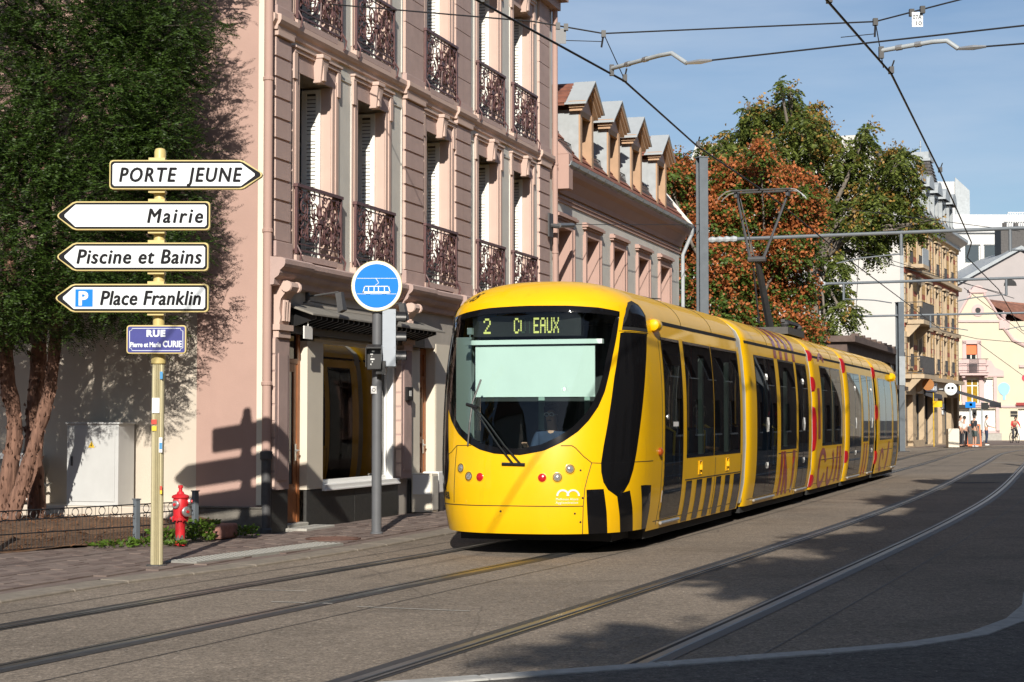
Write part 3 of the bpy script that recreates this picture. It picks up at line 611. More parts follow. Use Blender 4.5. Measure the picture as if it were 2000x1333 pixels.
m = MB(); m.box(1.27, 1.84, -.06, .42, .58, 2.72); m.build('shop_pier', M['cream2'], B1); m = MB(); m.box(5.5, 6.08, -.012, 0, .6, 2.75); m.build('shop_pier', M['cream2'], B1)
m = MB(); m.box(6.90, 8.38, -.012, 0, .58, 2.9); m.build('wall_panel', M['cream2'], B1)
# shop door
def door(name, x0, x1, z0, z1, y, glazed, lab):
    m = MB(); f = .09
    m.box(x0, x0 + f, y, y + .09, z0, z1); m.box(x1 - f, x1, y, y + .09, z0, z1); m.box(x0 + f, x1 - f, y, y + .09, z1 - f, z1); m.box(x0 + f, x1 - f, y, y + .09, z0 + (z1 - z0) * .80, z0 + (z1 - z0) * .80 + .07)
    d = m.build('door', M['wood'], B1, label=lab); xa, xb = x0 + f, x1 - f; zt = z0 + (z1 - z0) * .80
    l = MB(); l.box(xa, xa + .11, y + .01, y + .06, z0, zt); l.box(xb - .11, xb, y + .01, y + .06, z0, zt); l.box(xa + .11, xb - .11, y + .01, y + .06, zt - .12, zt); l.box(xa + .11, xb - .11, y + .01, y + .06, z0, z0 + .55)
    if not glazed:
        l.box(xa + .11, xb - .11, y + .025, y + .05, z0 + .55, zt - .12); l.box(xa + .11, xb - .11, y + .0, y + .06, z0 + 1.05, z0 + 1.17)
        for a, b in ((z0 + .62, z0 + .98), (z0 + 1.24, zt - .2)): l.box(xa + .16, xb - .16, y + .005, y + .03, a, b)
    l.build('door_leaf', M['wood'], d, bevel=.006)
    if glazed: p = MB(); p.box(xa + .11, xb - .11, y + .03, y + .04, z0 + .55, zt - .12); p.build('pane', M['pane2'], d)
    p = MB(); p.box(xa, xb, y + .03, y + .045, zt + .07, z1 - f); p.build('fanlight', M['wood'] if not glazed else M['darkpane'], d)
    h = MB(); h.box(xb - .085, xb - .035, y - .004, y + .01, z0 + .88, z0 + 1.12); h.tube([(xb - .06, y, z0 + 1.03), (xb - .06, y - .05, z0 + 1.03), (xb - .16, y - .055, z0 + 1.02)], .011, 6); h.build('handle', M['alu'], d)
    return d
door('door', .60, 1.26, .12, 2.95, .05, True, 'brown glazed shop door')
m = MB(); m.box(6.862, 6.90, -.005, .34, .12, 2.82); m.build('door_reveal', M['cream2'], B1)
door('door', 6.12, 6.86, .12, 2.80, .16, False, 'brown panelled house door')
m = MB(); m.box(6.3, 6.62, .150, .156, 1.55, 1.95); m.build('notice', M['tan'], B1)
# shop window with a white frame; a room behind it
m = MB(); x0, x1, z0, z1 = 1.86, 4.90, .62, 2.78
m.box(x0, x0 + .06, .10, .18, z0, z1); m.box(x1 - .12, x1, .10, .18, z0, z1); m.box(x0 + .06, x1 - .12, .10, .18, z0, z0 + .07); m.box(x0 + .06, x1 - .12, .10, .18, z1 - .06, z1); m.box(x0 - .02, x1 + .03, -.09, .1, z0 - .05, z0 + .01); m.box(x0 - .02, x1 + .03, -.11, .1, z0 - .08, z0 - .05)
m.box(x1 - .06, x1, .0, .1, z0, z1)
sw = m.build('shop_window', M['upvc'], B1, bevel=.006); p = MB(); p.box(x0 + .06, x1 - .12, .13, .14, z0 + .07, z1 - .06); p.build('pane', M['gl_shop'], sw)
m = MB(); m.box(3.0, 4.75, 1.15, 1.19, .62, 1.75); m.build('display_panel', M['cream2'], B1)
m = MB(); m.box(x0, x1, .45, 1.6, .05, .62); m.box(2.6, 2.68, .7, .78, .62, 2.4); m.box(3.2, 4.2, 1.2, 1.55, .62, 1.35); m.box(1.95, 2.5, .9, 1.4, .62, 1.7); m.build('shop_fittings', M['tan'], B1)
# small canopy over the shop
m = MB(); m.hexa([(.55, -.46, 3.04), (6.12, -.46, 3.04), (6.12, 0, 3.20), (.55, 0, 3.20), (.55, -.46, 3.07), (6.12, -.46, 3.07), (6.12, 0, 3.24), (.55, 0, 3.24)])
cn = m.build('canopy', mat('canopy_grey', (.22, .205, .18), .8, .15, 6) , B1, bevel=.006); m = MB(); m.box(.6, 6.08, -.10, -.003, 2.80, 3.2)
for i in range(26): m.hexa([(.7 + i * .2, -.43, 3.0), (.74 + i * .2, -.43, 3.0), (.74 + i * .2, -.1, 2.9), (.7 + i * .2, -.1, 2.9), (.7 + i * .2, -.43, 3.045), (.74 + i * .2, -.43, 3.045), (.74 + i * .2, -.1, 3.15), (.7 + i * .2, -.1, 3.15)])
m.build('canopy_bracket', M['black'], cn)
m = MB(); m.tube([(1.2, -.02, 3.26), (1.25, -.10, 3.29), (2.6, -.12, 3.27), (4.2, -.1, 3.28)], .012, 5); m.build('cable', M['wire'], B1)
def spot(x):
    m = MB(); m.tube([(x, 0, 3.36), (x + .02, -.5, 3.42)], .014, 6); m.box(x - .03, x + .03, -.05, 0, 3.3, 3.42); m.hexa([(x - .06, -.6, 3.16), (x + .1, -.6, 3.16), (x + .1, -.52, 3.12), (x - .06, -.52, 3.12), (x - .02, -.55, 3.42), (x + .08, -.55, 3.42), (x + .08, -.46, 3.4), (x - .02, -.46, 3.4)])
    m.build('spotlight', M['cast'], B1)
spot(1.35); spot(3.9)
m = MB(); m.box(.62, .9, -.3, -.28, 2.72, 2.9); m.tube([(.76, -.29, 2.9), (.76, -.29, 3.0)], .008, 4); m.build('hanging_card', M['sticker'], B1)
text('house_number', '39', .22, M['alu'], B1, (1.58, -.012, 2.05), (90, 0, 0), bold=.004, extrude=.008)
m = MB(); m.box(5.1, 5.35, -.16, -.118, 1.9, 2.12); m.build('notice', M['black'], B1)
m = MB(); m.box(5.18, 5.28, -.164, -.161, 1.97, 2.06); m.build('notice', M['sticker'], B1)
# wall bracket holding a span wire
m = MB(); m.box(13.65, 13.95, -.135, -.101, 5.45, 5.95); m.tube([(13.8, -.1, 5.7), (13.9, -.28, 5.68)], .05, 8); m.build('wire_anchor', M['cast'], B1)

# ------------------------------------------------------------------ lower neighbour with dormers
O2 = FP + FD * 14.42
B2 = thing('dormer_house', 'two storey pink house with four dormers beyond the corner building', 'building', (O2.x, O2.y, 0), PHI)
L2 = 13.22
X2 = [(.28, 1.36), (2.70, 3.80), (5.28, 6.40), (7.98, 9.06), (10.62, 11.70)]
m = MB(); wall(m, 0, L2, -.1, 7.0, [(a, b, 3.9, 5.78) for a, b in X2] + [(a, b, .9, 2.9) for a, b in X2], 0, .4); m.build('wall', M['greyp'], B2)
m = MB(); m.box(L2 - .3, L2, .4, 9, -.1, 7.0); m.box(0, L2, 8.7, 9, -.1, 7.0); m.box(0, L2, .45, 8.7, 3.3, 3.4); m.box(0, L2, .8, .82, 3.4, 6.9); m.build('wall', M['pink'], B2, label='pink end wall')
m = MB(); m.box(0, L2 + .02, -.03, 0, 6.33, 6.41); m.box(0, L2 + .02, -.055, 0, 6.41, 6.46); m.build('string_course', M['pink'], B2)
def b2win():
    w = .545; mb = MB(); h = 1.88
    for s in (-1, 1): mb.box(s * w, s * (w + .13), -.05, 0, -.1, h); mb.box(s * (w + .13), s * (w + .21), -.075, 0, -.1, h + .03); mb.box(s * w, s * (w - .012), 0, .28, 0, h)
    mb.box(-w - .13, w + .13, -.05, 0, h, h + .16); mb.box(-w - .23, w + .23, -.09, 0, h + .16, h + .21); mb.box(-w - .27, w + .27, -.14, 0, h + .21, h + .27); mb.box(-w - .25, w + .25, -.1, 0, h + .27, h + .31); mb.box(-w, w, 0, .28, h - .002, h + .01)
    mb.box(-w - .2, w + .2, -.1, .28, -.1, 0)
    o = mb.build('window', M['pink'], B2)
    s_ = MB()
    for a, b in ((-w, -w + .08), (w - .08, w), (-.04, .04)): s_.box(a, b, .28, .35, 0, h)
    for z in (0, h - .08): s_.box(-w, w, .28, .35, z, z + .08)
    s_.box(-w + .05, w - .05, .24, .28, h - .3, h - .22); s_.build('sash', M['cream2'], o)
    p = MB(); p.box(-w + .06, w - .06, .31, .32, .06, h - .06); p.build('pane', M['curtain'], o); return o
w0 = b2win()
for i, (a, b) in enumerate(X2):
    o = w0 if i == 0 else copy_tree(w0, B2)
    o.location = ((a + b) / 2, 0, 3.9)
    if i in (2, 3):
        for c in o.children:
            if c.name.startswith('pane'): c.data = c.data.copy(); c.data.materials[0] = M['pane2']
    q = copy_tree(w0, B2, ((a + b) / 2, 0, 1.02))
m = MB(); pr = [(0, 6.5), (-.06, 6.52), (-.08, 6.62), (-.20, 6.82), (-.30, 6.90), (-.34, 6.98), (-.34, 7.04), (0, 7.06)]
m.prism(pr, -.02, L2 + .12, 'x'); m.build('eaves_soffit', M['pink'], B2)
m = MB(); m.prism([(-.42, 7.15), (-.40, 7.07), (-.34, 7.03), (-.27, 7.07), (-.26, 7.15), (-.28, 7.15), (-.29, 7.08), (-.34, 7.05), (-.39, 7.085), (-.405, 7.15)], -.02, L2 + .3, 'x'); gt = m.build('gutter', M['zinc'], B2)
m = MB(); m.tube([(0, -.43, 7.15), (0, -.36, 7.02), (0, -.30, 7.02)], .012, 4); gbm = m.mesh('gutter_bracket', M['alu'])
for i in range(17): obj('gutter_bracket', gbm, gt, (.6 + i * .78, 0, 0))
m = MB(); m.tube([(L2 + .16, -.34, 7.03), (L2 + .16, -.34, 6.9), (L2 + .1, -.2, 6.55), (L2 + .06, -.1, 6.3), (L2 + .06, -.1, .05)], .055, 10); m.lathe([(.05, 6.85), (.12, 7.03), (.12, 7.06)], 10, (L2 + .16, -.34, 0)); m.build('downpipe', M['zinc'], B2, auto=40)
m = MB(); m.box(-.03, .30, -.36, .5, 6.55, 7.3); m.hexa([(-.03, -.36, 7.3), (.3, -.36, 7.3), (.3, .5, 7.3), (-.03, .5, 7.3), (-.03, -.1, 7.6), (.1, -.1, 7.6), (.1, .5, 7.9), (-.03, .5, 7.9)]); m.build('end_block', M['pink'], B2, bevel=.01)
# steep tiled slope: courses of tiles near the eaves, sheets above
rs = MB(); rs.hexa([(0, -.30, 7.06), (L2 + .15, -.30, 7.06), (L2 + .15, 8.8, 7.06), (0, 8.8, 7.06), (0, .95, 8.75), (L2 - .9, .95, 8.75), (L2 - .9, 7.5, 8.75), (0, 7.5, 8.75)]); rf = rs.build('roof', M['tile'], B2)
tl = MB()
for r_ in range(10):
    for c_ in range(66):
        x = c_ * .2 + (.1 if r_ % 2 else 0); k = r_ / 10; y = -.34 + 1.25 * k; z = 7.07 + 1.69 * k
        tl.hexa([(x, y, z), (x + .19, y, z), (x + .19, y + .155, z + .20), (x, y + .155, z + .20), (x, y - .025, z + .02), (x + .19, y - .025, z + .02), (x + .19, y + .15, z + .21), (x, y + .15, z + .21)])
o = tl.build('tile', M['tile'], rf); o['kind'] = 'stuff'
m = MB(); m.add([(L2 + .16, -.34, 7.08), (L2 + .19, -.34, 7.16), (L2 - .85, .95, 8.83), (L2 - .9, .9, 8.76)], [(0, 1, 2, 3)]); m.tube([(L2 + .17, -.34, 7.12), (L2 - .88, .93, 8.8)], .07, 6); m.build('verge_flashing', M['white'], B2)
def dormer():
    d = MB(); w = .56; zb, zt = 7.16, 8.60; y0 = -.10; y1 = 1.6
    d.box(-w, -w + .10, y0 + .04, y1, zb, zt); d.box(w - .10, w, y0 + .04, y1, zb, zt); d.box(-w + .1, w - .1, .3, .35, zb, zt)
    o = d.build('dormer', M['zinc'], B2)
    f = MB(); f.box(-w - .03, -w + .14, y0 - .02, y0 + .12, zb, zt); f.box(w - .14, w + .03, y0 - .02, y0 + .12, zb, zt); f.box(-w, w, y0, y0 + .1, zt - .13, zt); f.box(-w + .12, w - .12, y0 - .05, y0 + .2, zb, zb + .06); f.box(w - .15, w - .135, y0, .3, zb, zt - .1); f.box(-w + .135, -w + .15, y0, .3, zb, zt - .1)
    f.build('dormer_surround', mat('ochre_surround', (.44, .285, .18), .8, .08, 4) if 'ochre_surround' not in MATS else MATS['ochre_surround'], o)
    p = MB(); p.box(-w - .034, -w - .03, y0 + .02, y0 + .25, zb + .3, zt - .02); p.build('corner_sheet', M['zinc'], o)
    g = MB(); ap = 9.18; e = w + .16
    g.prism([(-w, zt), (w, zt), (0, ap - .14)], y0, y0 + .06, 'y'); g.build('gable', M['peach'], o)
    r1 = MB()
    for k, (dz, dy, s_) in enumerate(((0, -.10, 0), (.07, -.16, .05), (.13, -.20, .09))):
        for s in (-1, 1): r1.hexa([(s * (e + s_ - .0), y0 + dy, zt - .06 + dz), (0, y0 + dy, ap - .13 + dz), (0, y0 + .2, ap - .13 + dz), (s * (e + s_), y0 + .2, zt - .06 + dz), (s * (e + s_), y0 + dy, zt + .01 + dz), (0, y0 + dy, ap - .06 + dz), (0, y0 + .2, ap - .06 + dz), (s * (e + s_), y0 + .2, zt + .01 + dz)])
    r1.build('bargeboard', MATS['ochre_surround'], o)
    t = MB()
    for s in (-1, 1): t.hexa([(s * (e + .10), y0 + .25, zt + .06), (0, y0 + .25, ap + .06), (0, y1 + .6, ap + .06), (s * (e + .10), y1 + .6, zt + .06), (s * (e + .10), y0 + .25, zt + .12), (0, y0 + .25, ap + .13), (0, y1 + .6, ap + .13), (s * (e + .10), y1 + .6, zt + .12)])
    for s in (-1, 1):
        for i in range(6):
            for j in range(5):
                a, b = i / 6, (i + 1) / 6; P = lambda q, yy, up: (s * (e + .12) * (1 - q), yy, zt + .10 + (ap - zt) * q + up)
                yy = y0 + .26 + j * .34; t.hexa([P(a, yy, .02), P(a, yy + .32, .02), P(b, yy + .32, .02), P(b, yy, .02), P(a, yy, .055), P(a, yy + .32, .055), P(b, yy + .32, .03), P(b, yy, .03)])
    t.build('dormer_roof', M['tile'], o)
    zc = MB()
    for s in (-1, 1): zc.hexa([(s * (e + .14), y0 - .23, zt + .07), (0, y0 - .23, ap + .115), (0, y0 + .28, ap + .115), (s * (e + .14), y0 + .28, zt + .07), (s * (e + .14), y0 - .23, zt + .10), (0, y0 - .23, ap + .15), (0, y0 + .28, ap + .15), (s * (e + .14), y0 + .28, zt + .10)])
    zc.build('zinc_capping', mat('pale_zinc', (.36, .385, .40), .5, .06, 4) if 'pale_zinc' not in MATS else MATS['pale_zinc'], o)
    s_ = MB()
    for a, b in ((-w + .14, -w + .22), (w - .22, w - .14), (-.03, .03)): s_.box(a, b, .22, .28, zb, zt - .13)
    s_.build('sash', M['upvc'], o)
    p = MB(); p.box(-w + .14, w - .14, .25, .26, zb, zt - .13); p.build('pane', M['pane2'], o)
    return o
d0 = dormer()
for i, x in enumerate((2.42, 5.02, 7.42, 10.42)):
    o = d0 if i == 0 else copy_tree(d0, B2); o.location = (x, 0, 0)
# snow guards between the dormers
gm = MB(); gm.tube([(-.42, 0, 0), (.42, 0, 0)], .012, 4); gm.tube([(-.42, .03, .22), (.42, .03, .22)], .012, 4)
for i in range(9): gm.tube([(-.42 + i * .105, 0, 0), (-.42 + i * .105, .03, .22)], .008, 4)
for s in (-.42, .42): gm.tube([(s, .03, .22), (s, .25, .1)], .012, 4)
gme = gm.mesh('snow_guard', M['cast'])
for x in (1.05, 3.72, 6.22, 8.92, 12.0): obj('snow_guard', gme, B2, (x, -.02, 7.52))
# ------------------------------------------------------------------ tram; local x runs back from the nose, -y is the near side
TD = Vector((.3112, .9503, 0))
TRAM = thing('tram', 'long yellow articulated tram with black striped nose running towards the viewer', 'tram', (.03, 20.6, 0), math.atan2(TD.y, TD.x))
S0, PW = 1.55, 2.5
WT = [(.2, 1.17), (.4, 1.215), (.6, 1.25), (.9, 1.275), (1.2, 1.285), (1.6, 1.288), (1.9, 1.285), (2.2, 1.27), (2.5, 1.242), (2.8, 1.2)]
FT = [(.2, .06), (.3, .03), (.45, .008), (.75, 0), (.95, .012), (1.2, .04), (1.6, .12), (2.0, .21), (2.4, .325), (2.8, .46)]
_wz = np.linspace(.2, 2.8, 261)
def _sm(T): 
    a = np.interp(_wz, [t[0] for t in T], [t[1] for t in T]); b = np.convolve(np.pad(a, 15, mode='reflect', reflect_type='odd'), np.ones(31) / 31, 'valid'); return b
_W, _F = _sm(WT), _sm(FT)
def rcos(z): s_ = min(1, (z - 2.8) / .5); return max(0, 1 - s_ * s_) ** .375
def wt(z): return float(np.interp(z, _wz, _W)) if z <= 2.8 else 1.2 * rcos(z)
def fl(z): return S0 - float(np.interp(z, _wz, _F)) if z <= 2.8 else (S0 - .46) * rcos(z)
def shell(th, z, off=0):
    def P(th, z):
        w, l_ = wt(z), fl(z); sn, cs = math.sin(th), max(0, math.cos(th))
        return Vector((S0 - l_ * cs ** (2 / PW), -w * math.copysign(abs(sn) ** (2 / PW), sn), z))
    p = P(th, z)
    if off:
        e = .02; a = P(min(th + e, 1.5707), z) - P(max(th - e, -1.5707), z); b = P(th, min(z + .01, 3.28)) - P(th, z - .01); n = a.cross(b)
        if n.length > 1e-9:
            n.normalize()
            if n.dot(Vector((p.x - S0 - .3, p.y, .0))) < 0: n = -n
            p = p + n * off
    return p
def th_of(u, z): return math.copysign(math.asin(min(1, abs(u) / wt(z)) ** (PW / 2)), u)
def D(*l): return [(R(a), b) for a, b in l]
def sp(poly, off, h=(.05, .06), mb=None): return patch(poly, [], h, lambda a, b: shell(a, b, off), mb)
def ring(poly, k, off, mb=None, h=(.03, .04)):
    """frame strip of width k (in poly units) inside a polygon"""
    c = (sum(p[0] for p in poly) / len(poly), sum(p[1] for p in poly) / len(poly)); n = len(poly); out = []
    for i in range(n):
        a, b, d = poly[i - 1], poly[i], poly[(i + 1) % n]; t = Vector((d[0] - a[0], d[1] - a[1])); t.normalize(); nr = Vector((-t.y, t.x))
        if nr.dot(Vector((c[0] - b[0], c[1] - b[1]))) < 0: nr = -nr
        out.append((b[0] + nr.x * k, b[1] + nr.y * k))
    return out
WS = D((-62, 2.84), (-40, 2.89), (-20, 2.93), (0, 2.945), (20, 2.94), (40, 2.92), (57, 2.88), (54.5, 2.7), (51.5, 2.5), (49, 2.34), (46, 2.1), (43.5, 1.92), (39.5, 1.74), (34, 1.58), (28, 1.45), (20, 1.33), (11, 1.23), (1, 1.175), (-8, 1.19), (-16, 1.235), (-25, 1.32), (-33, 1.42), (-42, 1.58), (-50, 1.78), (-55, 2.0), (-59, 2.3), (-61.5, 2.6))
SWN = D((56, 2.62), (53, 2.35), (50, 2.08), (48, 1.8), (46, 1.52), (44, 1.28), (42.8, 1.08), (43.2, .98), (45, .86), (48.5, .77), (55.5, .69), (61, .745), (65, .85), (68, 1.0), (70.5, 1.2), (73.5, 1.5), (77, 1.85), (81, 2.2), (87, 2.6), (88.5, 2.635), (60, 2.635))
ARC = D((57.5, 2.66), (60, 2.8), (64, 2.92), (70, 3.0), (78, 3.03), (85, 2.99), (89, 2.86), (89.3, 2.66))
mir = lambda q: [(-a, b) for a, b in q]
ws_in = ring(WS, .045, 0); sw_in = ring(SWN, .02, 0)
full = [(R(-90), .26), (R(90), .26), (R(90), 3.0), (R(-90), 3.0)]
cm = MB(); patch(full, [ws_in, sw_in, mir(sw_in)], (.06, .06), lambda a, b: shell(a, b), cm)
# dome of the cab roof
ths = np.linspace(-math.pi / 2, math.pi / 2, 61); ph = [math.asin(.4) + (math.pi / 2 - math.asin(.4)) * k / 12 for k in range(13)]
vs = [shell(t, min(2.8 + .5 * math.sin(p), 3.29999)) for p in ph for t in ths]
cm.add(vs, [(i * 61 + j, i * 61 + j + 1, (i + 1) * 61 + j + 1, (i + 1) * 61 + j) for i in range(12) for j in range(60)])
cab = cm.build('cab', M['yellow'], TRAM, auto=40)
bm = bmesh.new(); bm.from_mesh(cab.data); bmesh.ops.remove_doubles(bm, verts=bm.verts, dist=.0005); bmesh.ops.recalc_face_normals(bm, faces=bm.faces); bm.to_mesh(cab.data); bm.free()
lin = MB(); patch(full, [ws_in, sw_in, mir(sw_in)], (.12, .12), lambda a, b: shell(a, b, -.03), lin); lin.build('cab_lining', M['darkin'], cab)
fr = MB(); patch(WS, [ring(WS, .075, 0)], (.03, .04), lambda a, b: shell(a, b, .005), fr)
wsc = fr.build('windscreen', M['tblack'], cab, smooth=True)
g_ = MB(); sp(ring(WS, .05, 0), .002, (.05, .05), g_); g_.build('glass', M['gl_front'], cab, smooth=True)
for q in (SWN, mir(SWN)):
    f_ = MB(); patch(q, [ring(q, .05, 0)], (.03, .04), lambda a, b: shell(a, b, .005), f_); patch(ring(q, .05, 0), [], (.05, .06), lambda a, b: shell(a, b, .004), f_)
    f_.build('cab_side_window', M['tblack'], cab, smooth=True)
for q in (ARC, mir(ARC)):
    f_ = MB(); sp(q, .006, (.04, .03), f_); a_ = f_.build('mirror_window', M['rubber'], cab, smooth=True); f_ = MB(); sp(ring(q, .045, 0), .011, (.04, .03), f_); f_.build('mirror_glass', M['tblack'], a_, smooth=True)
# black stripes on the nose
for q in (D((34.5, .775), (45.5, .78), (47.5, .62), (49, .5), (51.5, .26), (38, .26), (36, .5), (35, .65)), D((55.5, .70), (60, .73), (66, .75), (70, .55), (74.5, .26), (62, .26), (59.5, .45), (57, .6)), D((76.8, .80), (82, .80), (89, .79), (89.8, .5), (89.9, .26), (85, .26), (81, .5))):
    for s in (1, -1):
        if s < 0 and q[0][0] < R(50): continue
        f_ = MB(); sp(q if s > 0 else mir(q), .004, (.04, .06), f_); f_.build('stripe', M['tblack'], cab, smooth=True)
# panel gaps
def seam(pts, w=.009, off=.003):
    f_ = MB(); P = []
    for (a, b), (c, d) in zip(pts, pts[1:]):
        n = max(1, int(math.hypot((c - a), (d - b)) / .05))
        for k in range(n): P.append((a + (c - a) * k / n, b + (d - b) * k / n))
    P.append(pts[-1]); f_.tube([shell(a, b, off - .004) for a, b in P], w * .6, 5); return f_
for q in (D((19, 1.285), (25, 1.285), (27, 1.26), (32, 1.16), (37, 1.085), (43, 1.08), (70, 1.085), (89.9, 1.085)), D((-22, 1.285), (-34, 1.28), (-40, 1.2), (-52, 1.12), (-70, 1.1)), D((-85, .575), (-60, .575), (-30, .58), (0, .585), (33, .585)), D((34.2, .26), (33.2, .58), (33.6, .8), (35, .93), (37, 1.085)), D((55, 2.645), (70, 2.645), (89.9, 2.645)), D((-34, 1.28), (-36, .9), (-38, .6))):
    seam(q).build('panel_gap', M['seam'], cab)
# lamps, reflectors, bolts
def on_shell(th, z, prof_sets, name):
    p = shell(R(th), z); n = (shell(R(th), z, .05) - p).normalized(); rot = n.to_track_quat('Z', 'Y').to_matrix().to_4x4(); rot.translation = p
    m_ = MB(); ms = []
    for i, (prof, mm) in enumerate(prof_sets): m_.mi = i; m_.lathe(prof, 16); ms.append(mm)
    m_.v = [tuple(rot @ Vector(v)) for v in m_.v]; return m_.build(name, ms, cab, auto=40)
HL = [([(.062, -.02), (.062, .006), (.055, .008)], M['yellow2']), ([(.054, -.01), (.054, .010), (.046, .012), (.045, .004)], M['seam']), ([(.044, 0), (.042, .009), (.032, .016), (.030, .012), (.020, .012), (.018, .019), (.006, .022)], M['lampw'])]
RL = [([(.054, -.02), (.054, .006), (.048, .008)], M['yellow2']), ([(.049, 0), (.049, .009), (.034, .019), (.012, .023)], M['lampr'])]
for s in (1, -1):
    dx = -2.5
    on_shell(s * 27 + dx, 1.015, HL, 'headlight'); on_shell(s * 20.5 + dx, .92, HL, 'headlight'); on_shell(s * 13 + dx, .915, RL, 'tail_lamp')
for th, z in ((-5, .52), (28.5, .5), (32.5, .68), (32.3, .40), (30.5, 1.0)): on_shell(th, z, [([(.012, -.01), (.012, .003), (.006, .004)], M['seam'])], 'bolt')
on_shell(-26, .62, [([(.02, -.01), (.02, .002), (.012, .003)], M['yellow2'])], 'bolt')
def shell_text(name, s_, size, m_, th, z, shear=0, sp_=1, bold=0, width=None, slope=0):
    o = text(name, s_, size, m_, cab, (0, 0, 0), (0, 0, 0), shear, sp_, bold=bold, extrude=0, width=width)
    tt = np.linspace(-math.pi / 2, math.pi / 2, 400); pp = [shell(t, z) for t in tt]; al = np.concatenate([[0], np.cumsum([(b - a).length for a, b in zip(pp, pp[1:])])]); a0 = float(np.interp(R(th), tt, al))
    bm = bmesh.new(); bm.from_mesh(o.data); bmesh.ops.subdivide_edges(bm, edges=[e for e in bm.edges if e.calc_length() > .05], cuts=2); bm.to_mesh(o.data); bm.free()
    for v in o.data.vertices:
        zz = z + v.co.y + slope * v.co.x; v.co = shell(float(np.interp(a0 + v.co.x, al, tt)), zz, .006)
    return o
shell_text('lettering', 'Soléa', .17, M['seam'], -62, .66, bold=.004, width=.42, slope=-.04)
shell_text('lettering', 'Mulhouse Alsace', .04, M['sticker'], 17.6, .655, sp_=1.1, width=.26); shell_text('lettering', 'Agglomération', .04, M['sticker'], 17.6, .615, sp_=1.1, width=.26)
lg = MB()
u0 = wt(.7) * math.sin(R(17.6)) ** .8
for k in (0, 1):
    cx = u0 + .075 + k * .11; pts = [(cx + .06 * math.cos(t), .705 + .065 * math.sin(t)) for t in np.linspace(math.pi, 0, 11)]
    lg.tube([shell(th_of(u, z), z, .0) for u, z in pts], .014, 5)
lg.build('emblem', M['sticker'], cab)
shell_text('lettering', '05', .14, M['seam'], -47, 3.02, .35, bold=.001, slope=.12); shell_text('lettering', '20', .075, M['seam'], -54, 3.015, .3, slope=.12)
# wiper
def suz(u, z, off): return shell(th_of(u, z), z, off)
wp = MB()
for du in (0, .10): wp.tube([suz(-.02 + du * .9, 1.075, .03), suz(-.2 + du * .7, 1.28, .05), suz(-.42 + du * .5, 1.56, .055), suz(-.60 + du * .2, 1.76, .055)], .010, 5)
wp.tube([suz(-.62, 1.28, .02), suz(-.60, 1.55, .035), suz(-.58, 1.78, .04), suz(-.50, 2.06, .02)], .012, 5); wp.tube([suz(-.65, 1.76, .05), suz(-.5, 1.72, .05)], .022, 5)
wp.build('wiper', M['black'], cab)
wb = MB(); wb.tube([suz(-.16, 1.07, .012), suz(.12, 1.065, .012)], .02, 6); wb.build('wiper_base', M['black'], cab)
# cab inside
m = MB(); m.box(.55, 2.05, -.85, .85, .3, .36); m.box(2.02, 2.06, -1.12, 1.12, .3, 2.75); m.box(2.02, 2.06, -.9, .9, 2.75, 3.05); ci = m.build('cab_floor', M['darkin'], cab)
m = MB(); prof = []
for k in range(9):
    t = math.pi * k / 8; prof.append((.72 - .42 * math.cos(t), 1.10 + .22 * math.sin(t)))
m.prism([(.30, .4)] + prof + [(1.14, .4)], -.95, .95, 'y'); m.v = [(x + .55 * abs(y / .95) ** 2.4, y, z - .10 * abs(y)) for x, y, z in m.v]
m.build('dashboard', mat('dash_grey', (.045, .055, .06), .45, .1, 5), cab)
m = MB(); m.box(.62, .635, -.80, .70, 1.86, 2.47); m.build('sun_blind', M['mint'], cab)
m = MB(); m.box(.57, .66, -.90, .82, 2.49, 2.545); m.build('blind_housing', M['mint'], cab)
m = MB(); m.box(.66, .80, -.62, .75, 2.59, 2.85); dp = m.build('destination_display', M['black'], cab)
FONT = {'2': '0111010001000010001000100010000111110'[:0] or ['01110', '10001', '00001', '00010', '00100', '01000', '11111'], 'C': ['01110', '10001', '10000', '10000', '10000', '10001', '01110'], 'O': ['01110', '10001', '10001', '10001', '10001', '10001', '01110'], 'T': ['11111', '00100', '00100', '00100', '00100', '00100', '00100'], 'E': ['11111', '10000', '10000', '11110', '10000', '10000', '11111'], 'A': ['01110', '10001', '10001', '11111', '10001', '10001', '10001'], 'U': ['10001', '10001', '10001', '10001', '10001', '10001', '01110'], 'X': ['10001', '10001', '01010', '00100', '01010', '10001', '10001']}
dm = MB(); dots = []
def glyph(ch, u, z, cw, chh, dim=False):
    for r_, row in enumerate(FONT[ch]):
        for c_, b in enumerate(row):
            if b == '1':
                x = u + c_ * cw; y = z - r_ * chh; dm.mi = 1 if (dim and not (ch == 'O' and c_ == 0)) else 0; dm.box(.652, .66, -(x + cw * .44), -(x - cw * .44), y - chh * .44, y + chh * .44)
glyph('2', -.60, 2.80, .018, .027)
for i, ch in enumerate('COTEAUX'): glyph(ch, -.215 + i * .083, 2.80, .0135, .027, ch in 'OT')
dm.build('lit_dots', [M['led'], M['leddim']], dp)
m = MB(); m.box(.60, .66, .74, .80, 2.62, 2.70); m.tube([(.62, .77, 2.62), (.63, .78, 2.52)], .008, 4); m.build('ticket_reader', M['mint'], cab)
m = MB(); m.tube([(.95, .92, .9), (.93, .9, 2.3)], .03, 8); m.box(.9, 1.0, .85, 1.05, .6, 2.6); m.build('inner_pillar', M['mint'], cab)
m = MB(); m.tube([(.93, .9, 1.9), (.9, .8, 2.05), (.85, .72, 2.25)], .02, 6); m.build('mirror_arm', M['black'], cab)
m = MB(); m.box(2.0, 2.02, .25, .33, .9, 2.3); m.box(2.0, 2.02, -.35, -.28, .9, 2.3); m.box(2.0, 2.015, -.28, .25, 2.0, 2.5); m.build('cab_partition', M['mintd'], cab)

